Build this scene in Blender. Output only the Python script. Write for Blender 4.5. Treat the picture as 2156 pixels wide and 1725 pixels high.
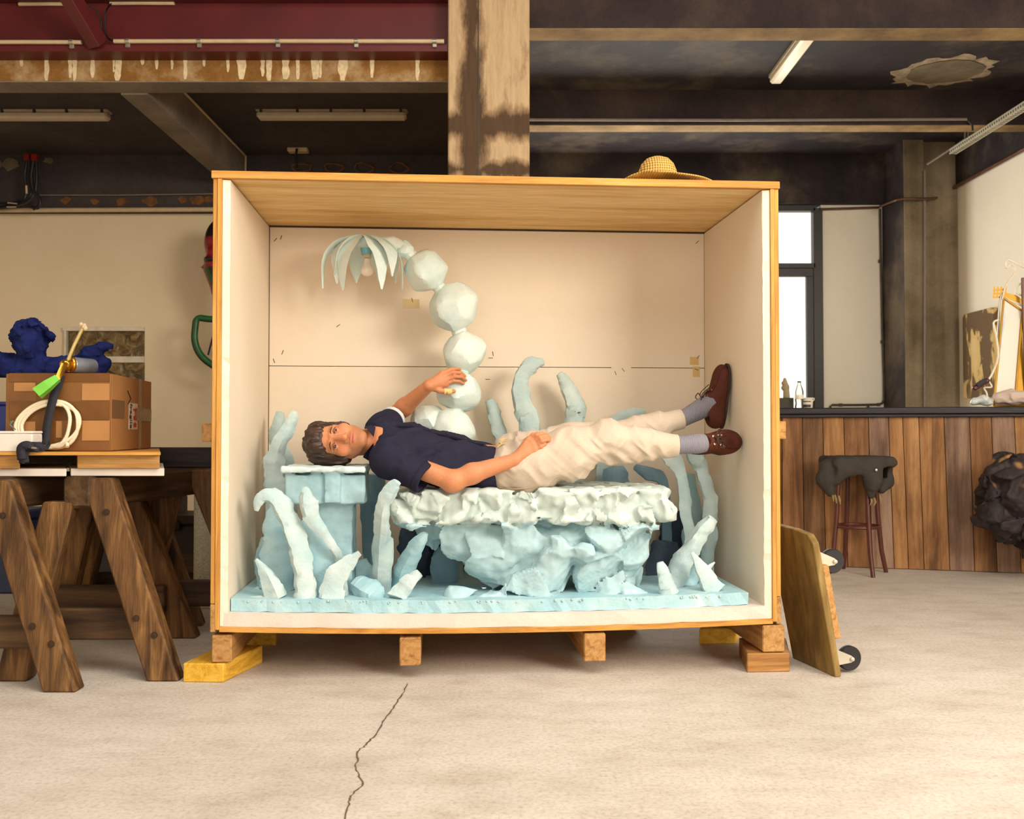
import bpy, bmesh, math, random
import numpy as np
from mathutils import Vector, Matrix, Euler
random.seed(7)
SC = bpy.context.scene
COL = SC.collection
for _o in list(bpy.data.objects):
    bpy.data.objects.remove(_o, do_unlink=True)

# ------------------------------------------------------------------ camera
F = 2050.0                                  # focal length in photo pixels (2156 x 1725 frame)
CX, CY = 1078.0, 862.5
CAM = Vector((0.0, 0.0, 0.98))
PITCH = math.atan(47.0 / F)
cam_data = bpy.data.cameras.new('camera')
cam = bpy.data.objects.new('camera', cam_data)
COL.objects.link(cam)
cam.location = CAM
cam.rotation_euler = (math.pi / 2 + PITCH, 0, 0)
cam_data.sensor_fit = 'HORIZONTAL'
cam_data.sensor_width = 36.0
cam_data.lens = F / 2156.0 * 36.0
cam_data.clip_start = 0.05
cam_data.dof.use_dof = True
cam_data.dof.focus_distance = 4.15
cam_data.dof.aperture_fstop = 5.0
SC.camera = cam

# ------------------------------------------------------------------ world and lights
world = bpy.data.worlds.new('daylight')
SC.world = world
world.use_nodes = True
bg = world.node_tree.nodes['Background']
bg.inputs['Color'].default_value = (1.0, 0.955, 0.86, 1)
bg.inputs['Strength'].default_value = 1.35

def area(name, loc, target, sx, sy, power, color):
    ld = bpy.data.lights.new(name, 'AREA')
    ld.shape = 'RECTANGLE'
    ld.size, ld.size_y = sx, sy
    ld.energy = power
    ld.color = color
    o = bpy.data.objects.new(name, ld)
    COL.objects.link(o)
    o.location = loc
    d = Vector(target) - Vector(loc)
    o.rotation_euler = d.to_track_quat('-Z', 'Y').to_euler()
    return o
# daylight lamps: assumed window in the right-hand wall, assumed tall opening behind the camera
area('assumed_window_daylight', (4.5, -0.6, 3.0), (-0.6, 6.0, 1.0), 2.4, 1.7, 365, (1.0, 0.90, 0.75))
area('assumed_gate_daylight', (-0.6, -4.9, 1.9), (0.0, 4.0, 1.0), 4.6, 3.2, 90, (1.0, 0.92, 0.80))
area('assumed_skylight_lamp', (0.9, 1.4, 4.62), (0.9, 1.6, 0.0), 6.4, 6.4, 450, (1.0, 0.935, 0.835))  # overhead lamp for an assumed skylight; the ceiling above has no opening
area('back_window_daylight', (1.6, 10.72, 2.3), (1.6, 6.0, 2.6), 3.0, 1.8, 130, (1.0, 0.95, 0.84))  # lamp added at the back window, whose hidden width is assumed

SC.view_settings.view_transform = 'Standard'
SC.view_settings.look = 'None'
SC.view_settings.gamma = 1.0
SC.view_settings.use_curve_mapping = False
SC.view_settings.exposure = 0.07
SC.cycles.use_denoising = True
SC.cycles.max_bounces = 8
SC.cycles.diffuse_bounces = 5
SC.cycles.sample_clamp_indirect = 6.0

# ------------------------------------------------------------------ photo pixel -> world
def ray(px, py):
    dx, dy = (px - CX) / F, (CY - py) / F
    c, s = math.cos(PITCH), math.sin(PITCH)
    return Vector((dx, c - dy * s, s + dy * c))
def at(px, py, Y):
    d = ray(px, py)
    return CAM + d * (Y / d.y)
def onfloor(px, py, z=0.0):
    d = ray(px, py)
    return CAM + d * ((z - CAM.z) / d.z)
def atx(px, py, X):
    d = ray(px, py)
    return CAM + d * (X / d.x)
CR_A = math.radians(4.3)
CR_O = Vector((-1.183, 3.83, 0.0))
CR_R = Vector((math.cos(CR_A), math.sin(CR_A), 0))
CR_N = Vector((-math.sin(CR_A), math.cos(CR_A), 0))
CR_W = 2.292
def cr(u, v, w):
    return CR_O + CR_R * u + CR_N * v + Vector((0, 0, w))
def pc(px, py, v):
    """point seen at a pixel, on the plane v metres behind the crate's open front"""
    d = ray(px, py)
    o = CR_O + CR_N * v
    t = (o - CAM).dot(CR_N) / d.dot(CR_N)
    return CAM + d * t

# ------------------------------------------------------------------ mesh helpers
def wm(o):
    m = o.matrix_basis.copy()
    if o.parent:
        m = wm(o.parent) @ o.matrix_parent_inverse @ m
    return m
def setp(o, parent):
    if parent is not None:
        o.parent = parent
        o.matrix_parent_inverse = wm(parent).inverted()
    return o
def tag(o, label=None, cat=None, group=None, kind=None):
    if label: o['label'] = label
    if cat: o['category'] = cat
    if group: o['group'] = group
    if kind: o['kind'] = kind
    return o
def empty(name, loc, rz=0.0):
    o = bpy.data.objects.new(name, None)
    COL.objects.link(o)
    o.location = loc
    o.rotation_euler = (0, 0, rz)
    o.empty_display_size = 0.1
    return o
def link(name, me, mat, parent=None, smooth=False):
    if mat is not None and not me.materials:
        me.materials.append(mat)
    if smooth:
        me.polygons.foreach_set('use_smooth', [True] * len(me.polygons))
    o = bpy.data.objects.new(name, me)
    COL.objects.link(o)
    return setp(o, parent)
def meshobj(name, verts, faces, mat, parent=None, smooth=False, angle=None):
    me = bpy.data.meshes.new(name)
    me.from_pydata([tuple(v) for v in verts], [], [tuple(f) for f in faces])
    me.update()
    if angle is not None:
        smooth = True
    if smooth:
        me.polygons.foreach_set('use_smooth', [True] * len(me.polygons))
        if angle is not None:
            me.set_sharp_from_angle(angle=math.radians(angle))
    return link(name, me, mat, parent)
_boxcache = {}
def box(name, size, loc, mat, parent=None, rot=(0, 0, 0), bev=0.003):
    key = (round(size[0], 4), round(size[1], 4), round(size[2], 4), bev, mat.name)
    me = _boxcache.get(key)
    if me is None:
        bm = bmesh.new()
        bmesh.ops.create_cube(bm, size=1.0)
        for v in bm.verts:
            v.co = Vector((v.co.x * size[0], v.co.y * size[1], v.co.z * size[2]))
        if bev:
            bmesh.ops.bevel(bm, geom=bm.edges[:], offset=min(bev, min(size) * 0.3), segments=1, affect='EDGES')
        me = bpy.data.meshes.new(name)
        bm.to_mesh(me); bm.free()
        me.materials.append(mat)
        _boxcache[key] = me
    o = bpy.data.objects.new(name, me)
    COL.objects.link(o)
    o.location = loc
    o.rotation_euler = rot
    return setp(o, parent)
def beam(name, a, b, w, h, mat, parent=None, up=(0, 0, 1), bev=0.004):
    """box from a to b: local X along, w across, h along 'up'"""
    a, b = Vector(a), Vector(b)
    x = (b - a); L = x.length; x.normalize()
    z = Vector(up); y = z.cross(x).normalized(); z = x.cross(y)
    o = box(name, (L, w, h), (0, 0, 0), mat, None, bev=bev)
    m = Matrix((x, y, z)).transposed().to_4x4()
    m.translation = (a + b) / 2
    o.matrix_basis = m
    return setp(o, parent)
def hexa(name, pts8, mat, parent=None, bev=0.003):
    """bottom 4 (ccw from above) + top 4"""
    bm = bmesh.new()
    vs = [bm.verts.new(p) for p in pts8]
    for f in ((3, 2, 1, 0), (4, 5, 6, 7), (0, 1, 5, 4), (1, 2, 6, 5), (2, 3, 7, 6), (3, 0, 4, 7)):
        bm.faces.new([vs[i] for i in f])
    bmesh.ops.recalc_face_normals(bm, faces=bm.faces[:])
    if bev:
        bmesh.ops.bevel(bm, geom=bm.edges[:], offset=bev, segments=1, affect='EDGES')
    me = bpy.data.meshes.new(name)
    bm.to_mesh(me); bm.free()
    return link(name, me, mat, parent)
def prism(name, outline, thick, mat, parent=None, bev=0.0, angle=None):
    """outline: 3-D points of one flat face, thick: vector to the other face"""
    n = len(outline)
    t = Vector(thick)
    vs = [Vector(p) for p in outline] + [Vector(p) + t for p in outline]
    bm = bmesh.new()
    bv = [bm.verts.new(v) for v in vs]
    bm.faces.new(bv[:n]); bm.faces.new(list(reversed(bv[n:])))
    for i in range(n):
        j = (i + 1) % n
        bm.faces.new((bv[j], bv[i], bv[i + n], bv[j + n]))
    bmesh.ops.recalc_face_normals(bm, faces=bm.faces[:])
    if bev:
        bmesh.ops.bevel(bm, geom=bm.edges[:], offset=bev, segments=1, affect='EDGES')
    me = bpy.data.meshes.new(name)
    bm.to_mesh(me); bm.free()
    o = link(name, me, mat, parent)
    if angle:
        me.polygons.foreach_set('use_smooth', [True] * len(me.polygons))
        me.set_sharp_from_angle(angle=math.radians(angle))
    return o
def spline(pts, n):
    """Catmull-Rom through points (any dimension), n samples per span"""
    P = [np.array(p, float) for p in pts]
    P = [2 * P[0] - P[1]] + P + [2 * P[-1] - P[-2]]
    out = []
    for i in range(1, len(P) - 2):
        for k in range(n):
            t = k / n
            out.append(0.5 * ((2 * P[i]) + (-P[i - 1] + P[i + 1]) * t + (2 * P[i - 1] - 5 * P[i] + 4 * P[i + 1] - P[i + 2]) * t * t
                              + (-P[i - 1] + 3 * P[i] - 3 * P[i + 1] + P[i + 2]) * t ** 3))
    out.append(P[-2])
    return out
def frames(pts):
    pts = [Vector(p) for p in pts]
    T = []
    for i in range(len(pts)):
        a, b = pts[max(i - 1, 0)], pts[min(i + 1, len(pts) - 1)]
        T.append((b - a).normalized())
    n = T[0].orthogonal().normalized()
    out = []
    for i, t in enumerate(T):
        n = (n - t * n.dot(t)).normalized()
        out.append((pts[i], n, t.cross(n)))
    return out
def tube(name, pts, r, mat, parent=None, sides=8, closed=False, smooth=True, cap=True, jitter=0.0, seed=1, flat=None):
    rnd = random.Random(seed)
    if closed:
        pts = list(pts) + [pts[0], pts[1]]
    fr = frames(pts)
    if closed:
        fr = fr[:-1]
    n = len(fr)
    rs = r if hasattr(r, '__len__') else [r] * n
    vs, fs = [], []
    for i, (p, a, b) in enumerate(fr):
        for k in range(sides):
            th = 2 * math.pi * k / sides
            q = rs[min(i, len(rs) - 1)] * (1 + rnd.uniform(-jitter, jitter))
            ca, sa = math.cos(th), math.sin(th)
            if flat: sa *= flat
            vs.append(p + (a * ca + b * sa) * q)
    for i in range(n - 1):
        for k in range(sides):
            k2 = (k + 1) % sides
            fs.append((i * sides + k, i * sides + k2, (i + 1) * sides + k2, (i + 1) * sides + k))
    if cap and not closed:
        fs.append(tuple(reversed(range(sides))))
        fs.append(tuple(range((n - 1) * sides, n * sides)))
    return meshobj(name, vs, fs, mat, parent, smooth=smooth, angle=50 if smooth else None)
def lathe(name, prof, loc, mat, parent=None, seg=24, axis=(0, 0, 1), angle=40):
    z = Vector(axis).normalized(); x = z.orthogonal().normalized(); y = z.cross(x)
    loc = Vector(loc)
    vs, fs = [], []
    for (r, h) in prof:
        for k in range(seg):
            th = 2 * math.pi * k / seg
            vs.append(loc + (x * math.cos(th) + y * math.sin(th)) * max(r, 1e-5) + z * h)
    m = len(prof)
    for i in range(m - 1):
        for k in range(seg):
            k2 = (k + 1) % seg
            fs.append((i * seg + k, i * seg + k2, (i + 1) * seg + k2, (i + 1) * seg + k))
    if prof[0][0] > 1e-4: fs.append(tuple(reversed(range(seg))))
    if prof[-1][0] > 1e-4: fs.append(tuple(range((m - 1) * seg, m * seg)))
    return meshobj(name, vs, fs, mat, parent, angle=angle)
def dup(root, label=None, group=None):
    r = root.copy(); COL.objects.link(r)
    if label: r['label'] = label
    if group: r['group'] = group
    def rec(src, dst):
        for ch in list(src.children):
            inv = ch.matrix_parent_inverse.copy()
            c = ch.copy(); COL.objects.link(c); c.parent = dst
            c.matrix_parent_inverse = inv
            rec(ch, c)
    rec(root, r)
    return r

# ------------------------------------------------------------------ noise and signed-distance solids
def vnoise(P, scale, seed=0):
    q = P * scale + seed * 17.31
    i = np.floor(q); f = q - i
    i = i.astype(np.int64)
    u = f * f * (3 - 2 * f)
    def h(a, b, c):
        n = (a * 73856093) ^ (b * 19349663) ^ (c * 83492791) ^ (seed * 2654435)
        n = (n ^ (n >> 13)) * 1274126177
        n = n & 0x7fffffff
        n = (n ^ (n >> 15)) & 0xffff
        return n / 32767.5 - 1.0
    r = 0.0
    for a in (0, 1):
        wa = u[..., 0] if a else 1 - u[..., 0]
        for b in (0, 1):
            wb = u[..., 1] if b else 1 - u[..., 1]
            for c in (0, 1):
                wc = u[..., 2] if c else 1 - u[..., 2]
                r = r + wa * wb * wc * h(i[..., 0] + a, i[..., 1] + b, i[..., 2] + c)
    return r
def fbm(P, scale, octv=3, seed=0):
    r, amp = 0.0, 1.0
    for o in range(octv):
        r = r + amp * vnoise(P, scale * 2 ** o, seed + o * 5)
        amp *= 0.5
    return r
def smin(a, b, k):
    if k <= 0: return np.minimum(a, b)
    h = np.clip(0.5 + 0.5 * (b - a) / k, 0, 1)
    return b * (1 - h) + a * h - k * h * (1 - h)
def facets(P, cell, g, lim, seed, d=None, reach=.06):
    """piecewise planar offsets: one tilted plane per Voronoi cell of a jittered grid"""
    out = np.zeros(len(P))
    m = np.ones(len(P), bool) if d is None else np.abs(d) < reach
    q = P[m] / np.asarray(cell, float)
    base = np.floor(q).astype(np.int64)
    best = np.full(len(q), 1e9); val = np.zeros(len(q))
    def hsh(c, k):
        n = (c[:, 0] * 73856093) ^ (c[:, 1] * 19349663) ^ (c[:, 2] * 83492791) ^ ((seed * 7 + k) * 2654435)
        n = ((n ^ (n >> 13)) * 1274126177) & 0x7fffffff
        return ((n ^ (n >> 15)) & 0xffff) / 65535.0
    for a in (-1, 0, 1):
        for b in (-1, 0, 1):
            for c in (-1, 0, 1):
                cc = base + np.array([a, b, c])
                s = cc + np.stack([hsh(cc, 1), hsh(cc, 2), hsh(cc, 3)], 1)
                e = q - s
                dd = (e * e).sum(1)
                w = dd < best
                if not w.any(): continue
                gr = (np.stack([hsh(cc[w], 4), hsh(cc[w], 5), hsh(cc[w], 6)], 1) - .5) * 3.4 * g
                best[w] = dd[w]
                val[w] = (e[w] * np.asarray(cell, float) * gr).sum(1)
    out[m] = np.clip(val, -lim, lim)
    return out
class SDF:
    def __init__(s, k=0.02):
        s.k = k; s.pr = []
    def _add(s, fn, c, R, k, sub):
        s.pr.append((fn, np.array(c, float), R, s.k if k is None else k, sub)); return s
    def cap(s, a, b, ra, rb=None, k=None, sub=False):
        rb = ra if rb is None else rb
        a = np.array(a, float); b = np.array(b, float)
        ab = b - a; L2 = max(float(ab @ ab), 1e-12)
        def fn(P):
            t = np.clip(((P - a) @ ab) / L2, 0, 1)
            d = P - a - t[:, None] * ab
            return np.sqrt((d * d).sum(1)) - (ra + (rb - ra) * t)
        return s._add(fn, (a + b) / 2, math.sqrt(L2) / 2 + max(ra, rb), k, sub)
    def chain(s, pts, rs, k=None):
        for i in range(len(pts) - 1):
            s.cap(pts[i], pts[i + 1], rs[i], rs[i + 1], k)
        return s
    def ell(s, c, rad, M=None, k=None, sub=False):
        c = np.array(c, float); rad = np.array(rad, float)
        M = np.eye(3) if M is None else np.array(M, float)      # columns = axes
        def fn(P):
            q = (P - c) @ M
            k0 = np.sqrt(((q / rad) ** 2).sum(1)); k1 = np.sqrt(((q / rad ** 2) ** 2).sum(1))
            return k0 * (k0 - 1.0) / np.maximum(k1, 1e-6)
        return s._add(fn, c, float(rad.max()), k, sub)
    def box(s, c, half, M=None, r=0.0, k=None, sub=False):
        c = np.array(c, float); half = np.array(half, float) - r
        M = np.eye(3) if M is None else np.array(M, float)
        def fn(P):
            q = np.abs((P - c) @ M) - half
            return np.sqrt((np.maximum(q, 0) ** 2).sum(1)) + np.minimum(q.max(1), 0) - r
        return s._add(fn, c, float(np.linalg.norm(half)) + r, k, sub)
    def plane(s, p, n, k=None):
        """cut away what lies on the side the normal points to"""
        p = np.array(p, float); n = np.array(n, float); n = n / np.linalg.norm(n)
        def fn(P): return -((P - p) @ n)
        return s._add(fn, p, 1e3, k, True)
    def ev(s, P, idx=None):
        d = np.full(len(P), 9.0)
        for i, (fn, c, R, k, sub) in enumerate(s.pr):
            if idx is not None and i not in idx: continue
            v = fn(P)
            d = -smin(-d, v, k) if sub else smin(d, v, k)
        return d
    def mesh(s, name, h, mat, parent=None, disp=None, pad=0.03, color=None, smooth=True, relax=1, B=16, angle=None):
        lo = np.min([c - R for (_, c, R, _, sub) in s.pr if not sub], 0) - pad
        hi = np.max([c + R for (_, c, R, _, sub) in s.pr if not sub], 0) + pad
        nb = np.ceil((hi - lo) / (h * B)).astype(int)
        N = nb * B + 1
        bw = h * B; half = bw * math.sqrt(3) / 2
        g = np.arange(B + 1)
        I, J, K = np.meshgrid(g, g, g, indexing='ij')
        base = np.stack([I.ravel(), J.ravel(), K.ravel()], 1)
        # candidate blocks: coarse distance at the centres
        bi = np.stack(np.meshgrid(*[np.arange(n) for n in nb], indexing='ij'), -1).reshape(-1, 3)
        cen = lo + (bi + 0.5) * bw
        dc = np.full(len(cen), 9.0)
        dc = s.ev(cen)
        keep = np.abs(dc) < half * 1.25 + pad
        keys, vpos, qa = [], [], []
        NY, NZ = N[1] + 2, N[2] + 2
        def key(c): return (c[..., 0] * NY + c[..., 1]) * NZ + c[..., 2]
        E = [(0, 1), (2, 3), (4, 5), (6, 7), (0, 2), (1, 3), (4, 6), (5, 7), (0, 4), (1, 5), (2, 6), (3, 7)]
        off = np.array([(a, b, c) for a in (0, 1) for b in (0, 1) for c in (0, 1)])
        for b0, cc in zip(bi[keep], cen[keep]):
            idx = {i for i, (fn, c, R, k, sub) in enumerate(s.pr) if np.linalg.norm(cc - c) - R < half + max(k, 0.0) + pad}
            if not idx: continue
            gi = base + b0 * B
            P = lo + gi * h
            d = s.ev(P, idx)
            if disp is not None:
                if np.abs(d).min() > h + pad: continue
                d = disp(P, d)
            V = d.reshape(B + 1, B + 1, B + 1)
            ins = V < 0
            if ins.all() or not ins.any(): continue
            cor = np.stack([V[a:a + B, b:b + B, c:c + B] for a in (0, 1) for b in (0, 1) for c in (0, 1)], -1).reshape(-1, 8)
            ci = cor < 0
            act = np.nonzero(ci.any(1) & ~ci.all(1))[0]
            if len(act):
                cv = cor[act]
                acc = np.zeros((len(act), 3)); cnt = np.zeros(len(act))
                for (p, q) in E:
                    m = (cv[:, p] < 0) != (cv[:, q] < 0)
                    t = np.where(m, cv[:, p] / np.where(m, cv[:, p] - cv[:, q], 1), 0)
                    acc += np.where(m[:, None], off[p] + t[:, None] * (off[q] - off[p]), 0); cnt += m
                cell = np.stack(np.unravel_index(act, (B, B, B)), 1) + b0 * B
                keys.append(key(cell)); vpos.append(lo + (cell + acc / cnt[:, None]) * h)
            for ax in range(3):
                sl0 = [slice(0, B)] * 3; sl1 = [slice(0, B)] * 3; sl1[ax] = slice(1, B + 1)
                A, C = ins[tuple(sl0)], ins[tuple(sl1)]
                w = np.argwhere(A != C)
                if not len(w): continue
                flip = A[tuple(w.T)]
                gp = w + b0 * B
                u, v = [(1, 2), (2, 0), (0, 1)][ax]
                q = []
                for (du, dv) in ((-1, -1), (0, -1), (0, 0), (-1, 0)):
                    c = gp.copy(); c[:, u] += du; c[:, v] += dv
                    q.append(key(c) if True else 0)
                q = np.stack(q, 1)
                q[~flip] = q[~flip][:, ::-1]
                qa.append(q)
        keys = np.concatenate(keys); vpos = np.concatenate(vpos); qa = np.concatenate(qa)
        o = np.argsort(keys); keys = keys[o]; vpos = vpos[o]
        ix = np.searchsorted(keys, qa); ix = np.clip(ix, 0, len(keys) - 1)
        ok = (keys[ix] == qa).all(1)
        Q = ix[ok]
        for _ in range(relax):
            acc = np.zeros_like(vpos); cnt = np.zeros(len(vpos))
            for a in range(4):
                i, j = Q[:, a], Q[:, (a + 1) % 4]
                np.add.at(acc, i, vpos[j]); np.add.at(cnt, i, 1)
                np.add.at(acc, j, vpos[i]); np.add.at(cnt, j, 1)
            vpos = np.where(cnt[:, None] > 0, 0.5 * vpos + 0.5 * acc / np.maximum(cnt, 1)[:, None], vpos)
        me = bpy.data.meshes.new(name)
        me.vertices.add(len(vpos)); me.vertices.foreach_set('co', vpos.astype(np.float32).ravel())
        me.loops.add(len(Q) * 4); me.loops.foreach_set('vertex_index', Q.astype(np.int32).ravel())
        me.polygons.add(len(Q)); me.polygons.foreach_set('loop_start', (np.arange(len(Q)) * 4).astype(np.int32))
        me.update(calc_edges=True); me.validate()
        if color is not None:
            at_ = me.color_attributes.new('Col', 'FLOAT_COLOR', 'POINT')
            c = np.ones((len(vpos), 4), np.float32); c[:, :3] = color(vpos)
            at_.data.foreach_set('color', c.ravel())
        ob = link(name, me, mat, parent, smooth=smooth)
        if angle: me.set_sharp_from_angle(angle=math.radians(angle))
        return ob

# ------------------------------------------------------------------ materials
def srgb(r, g, b):
    f = lambda c: (c / 255.0) / 12.92 if c <= 10 else (((c / 255.0) + 0.055) / 1.055) ** 2.4
    return (f(r), f(g), f(b), 1.0)
def newmat(name):
    m = bpy.data.materials.new(name); m.use_nodes = True
    nt = m.node_tree
    return m, nt, nt.nodes['Principled BSDF']
def N(nt, kind, **kw):
    n = nt.nodes.new(kind)
    for k, v in kw.items():
        if hasattr(n, k): setattr(n, k, v)
        else: n.inputs[k.replace('_', ' ')].default_value = v
    return n
def coords(nt, scale=(1, 1, 1), rand=True):
    tc = nt.nodes.new('ShaderNodeTexCoord')
    mp = nt.nodes.new('ShaderNodeMapping')
    mp.inputs['Scale'].default_value = scale
    if rand:
        oi = nt.nodes.new('ShaderNodeObjectInfo')
        vm = N(nt, 'ShaderNodeVectorMath', operation='MULTIPLY_ADD')
        vm.inputs[1].default_value = (13.1, 7.7, 19.3)
        nt.links.new(oi.outputs['Random'], vm.inputs[0])
        nt.links.new(tc.outputs['Object'], vm.inputs[2])
        nt.links.new(vm.outputs[0], mp.inputs['Vector'])
    else:
        nt.links.new(tc.outputs['Object'], mp.inputs['Vector'])
    return mp
def ramp(nt, src, stops):
    r = nt.nodes.new('ShaderNodeValToRGB')
    e = r.color_ramp.elements
    while len(e) < len(stops): e.new(0.5)
    for i, (p, c) in enumerate(stops):
        e[i].position = p; e[i].color = c
    nt.links.new(src, r.inputs['Fac'])
    return r
def mixc(nt, a, b, fac, mode='MIX'):
    m = nt.nodes.new('ShaderNodeMix'); m.data_type = 'RGBA'; m.blend_type = mode
    for s, x in ((m.inputs[6], a), (m.inputs[7], b), (m.inputs[0], fac)):
        if hasattr(x, 'links'): nt.links.new(x, s)
        else: s.default_value = x
    return m.outputs[2]
def bump(nt, h, bs, strength, dist=0.01):
    b = nt.nodes.new('ShaderNodeBump')
    b.inputs['Strength'].default_value = strength; b.inputs['Distance'].default_value = dist
    nt.links.new(h, b.inputs['Height']); nt.links.new(b.outputs[0], bs.inputs['Normal'])
def flat(name, c, rough=0.6, metal=0.0, var=0.12, scale=12.0, bmp=0.0, bscale=60.0, spec=None):
    """plain painted or plastic surface with faint mottling"""
    m, nt, bs = newmat(name)
    mp = coords(nt)
    n = N(nt, 'ShaderNodeTexNoise', Scale=scale, Detail=5.0)
    nt.links.new(mp.outputs[0], n.inputs['Vector'])
    d = tuple(x * (1 - var) for x in c[:3]) + (1,)
    l = tuple(min(1, x * (1 + var)) for x in c[:3]) + (1,)
    r = ramp(nt, n.outputs[0], [(0.3, d), (0.7, l)])
    nt.links.new(r.outputs[0], bs.inputs['Base Color'])
    bs.inputs['Roughness'].default_value = rough; bs.inputs['Metallic'].default_value = metal
    if spec is not None: bs.inputs['Specular IOR Level'].default_value = spec
    if bmp:
        n2 = N(nt, 'ShaderNodeTexNoise', Scale=bscale, Detail=4.0)
        nt.links.new(mp.outputs[0], n2.inputs['Vector'])
        bump(nt, n2.outputs[0], bs, bmp)
    return m
def wood(name, dark, base, light, axis=0, rough=0.65, grain=22.0, stretch=0.06, tint=0.25, knots=0.0, bmp=0.25, spec=0.3, stain=0.0):
    m, nt, bs = newmat(name)
    sc = [1.0, 1.0, 1.0]; sc[axis] = stretch
    mp = coords(nt, sc)
    n = N(nt, 'ShaderNodeTexNoise', Scale=grain, Detail=7.0, Distortion=0.9)
    nt.links.new(mp.outputs[0], n.inputs['Vector'])
    r = ramp(nt, n.outputs[0], [(0.28, dark), (0.5, base), (0.75, light)])
    n2 = N(nt, 'ShaderNodeTexNoise', Scale=grain * 7, Detail=3.0)
    nt.links.new(mp.outputs[0], n2.inputs['Vector'])
    r2 = ramp(nt, n2.outputs[0], [(0.35, (0.72, 0.72, 0.72, 1)), (0.6, (1, 1, 1, 1))])
    col = mixc(nt, r.outputs[0], r2.outputs[0], 0.6, 'MULTIPLY')
    oi = nt.nodes.new('ShaderNodeObjectInfo')
    rr = ramp(nt, oi.outputs['Random'], [(0.0, (1 - tint, 1 - tint * 1.15, 1 - tint * 1.3, 1)), (0.5, (1, 1, 1, 1)), (1.0, (1 - tint * .4, 1 - tint * .25, 1 - tint * .1, 1))])
    col = mixc(nt, col, rr.outputs[0], 1.0, 'MULTIPLY')
    if knots:
        sk = [1.0, 1.0, 1.0]; sk[axis] = 0.5
        mk = coords(nt, sk)
        v = N(nt, 'ShaderNodeTexVoronoi', Scale=knots)
        nt.links.new(mk.outputs[0], v.inputs['Vector'])
        rk = ramp(nt, v.outputs['Distance'], [(0.03, (0.28, 0.2, 0.14, 1)), (0.09, (0.75, 0.62, 0.5, 1)), (0.13, (1, 1, 1, 1))])
        col = mixc(nt, col, rk.outputs[0], 1.0, 'MULTIPLY')
    if stain:
        sk = [1.0, 1.0, 1.0]; sk[axis] = 0.35
        ms = coords(nt, sk)
        n4 = N(nt, 'ShaderNodeTexNoise', Scale=5.0, Detail=6.0, Roughness=0.65)
        nt.links.new(ms.outputs[0], n4.inputs['Vector'])
        r4 = ramp(nt, n4.outputs[0], [(0.38, (0.42, 0.38, 0.36, 1)), (0.52, (1, 1, 1, 1))])
        col = mixc(nt, col, r4.outputs[0], stain, 'MULTIPLY')
    nt.links.new(col, bs.inputs['Base Color'])
    bs.inputs['Roughness'].default_value = rough
    bs.inputs['Specular IOR Level'].default_value = spec
    bump(nt, n2.outputs[0], bs, bmp, 0.004)
    return m
def concrete(name, dark, base, light, scale=1.3, rough=0.85, streak=0.0, bmp=0.4, contrast=0.18, spec=0.2, fine=0.7):
    m, nt, bs = newmat(name)
    mp = coords(nt, rand=False)
    n = N(nt, 'ShaderNodeTexNoise', Scale=scale, Detail=9.0, Roughness=0.62)
    nt.links.new(mp.outputs[0], n.inputs['Vector'])
    r = ramp(nt, n.outputs[0], [(0.5 - contrast, dark), (0.5, base), (0.5 + contrast, light)])
    col = r.outputs[0]
    n2 = N(nt, 'ShaderNodeTexNoise', Scale=scale * 28, Detail=5.0, Roughness=0.7)
    nt.links.new(mp.outputs[0], n2.inputs['Vector'])
    r2 = ramp(nt, n2.outputs[0], [(0.3, (0.7, 0.7, 0.7, 1)), (0.55, (1, 1, 1, 1))])
    col = mixc(nt, col, r2.outputs[0], fine, 'MULTIPLY')
    if streak:
        ms = coords(nt, (1, 1, 0.05), rand=False)
        n3 = N(nt, 'ShaderNodeTexNoise', Scale=scale * 5, Detail=4.0)
        nt.links.new(ms.outputs[0], n3.inputs['Vector'])
        r3 = ramp(nt, n3.outputs[0], [(0.38, (0, 0, 0, 1)), (0.62, (1, 1, 1, 1))])
        col = mixc(nt, col, light, 0.0)
        mx = mixc(nt, dark, light, r3.outputs[0])
        col = mixc(nt, col, mx, streak)
    nt.links.new(col, bs.inputs['Base Color'])
    bs.inputs['Roughness'].default_value = rough
    bs.inputs['Specular IOR Level'].default_value = spec
    bump(nt, n2.outputs[0], bs, bmp, 0.008)
    return m
def attrmat(name, rough=0.6, bmp=0.0, bscale=200.0, sss=0.0, stretch=None, spec=0.4):
    m, nt, bs = newmat(name)
    a = nt.nodes.new('ShaderNodeAttribute'); a.attribute_name = 'Col'
    mp = coords(nt, stretch or (1, 1, 1), rand=False)
    n = N(nt, 'ShaderNodeTexNoise', Scale=bscale, Detail=4.0)
    nt.links.new(mp.outputs[0], n.inputs['Vector'])
    r = ramp(nt, n.outputs[0], [(0.3, (0.86, 0.86, 0.86, 1)), (0.7, (1.08, 1.08, 1.08, 1))])
    col = mixc(nt, a.outputs['Color'], r.outputs[0], 1.0, 'MULTIPLY')
    nt.links.new(col, bs.inputs['Base Color'])
    bs.inputs['Roughness'].default_value = rough
    bs.inputs['Specular IOR Level'].default_value = spec
    if sss:
        bs.inputs['Subsurface Weight'].default_value = sss
        bs.inputs['Subsurface Radius'].default_value = (0.01, 0.004, 0.002)
        bs.inputs['Subsurface Scale'].default_value = 0.6
    if bmp: bump(nt, n.outputs[0], bs, bmp, 0.003)
    return m

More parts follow.
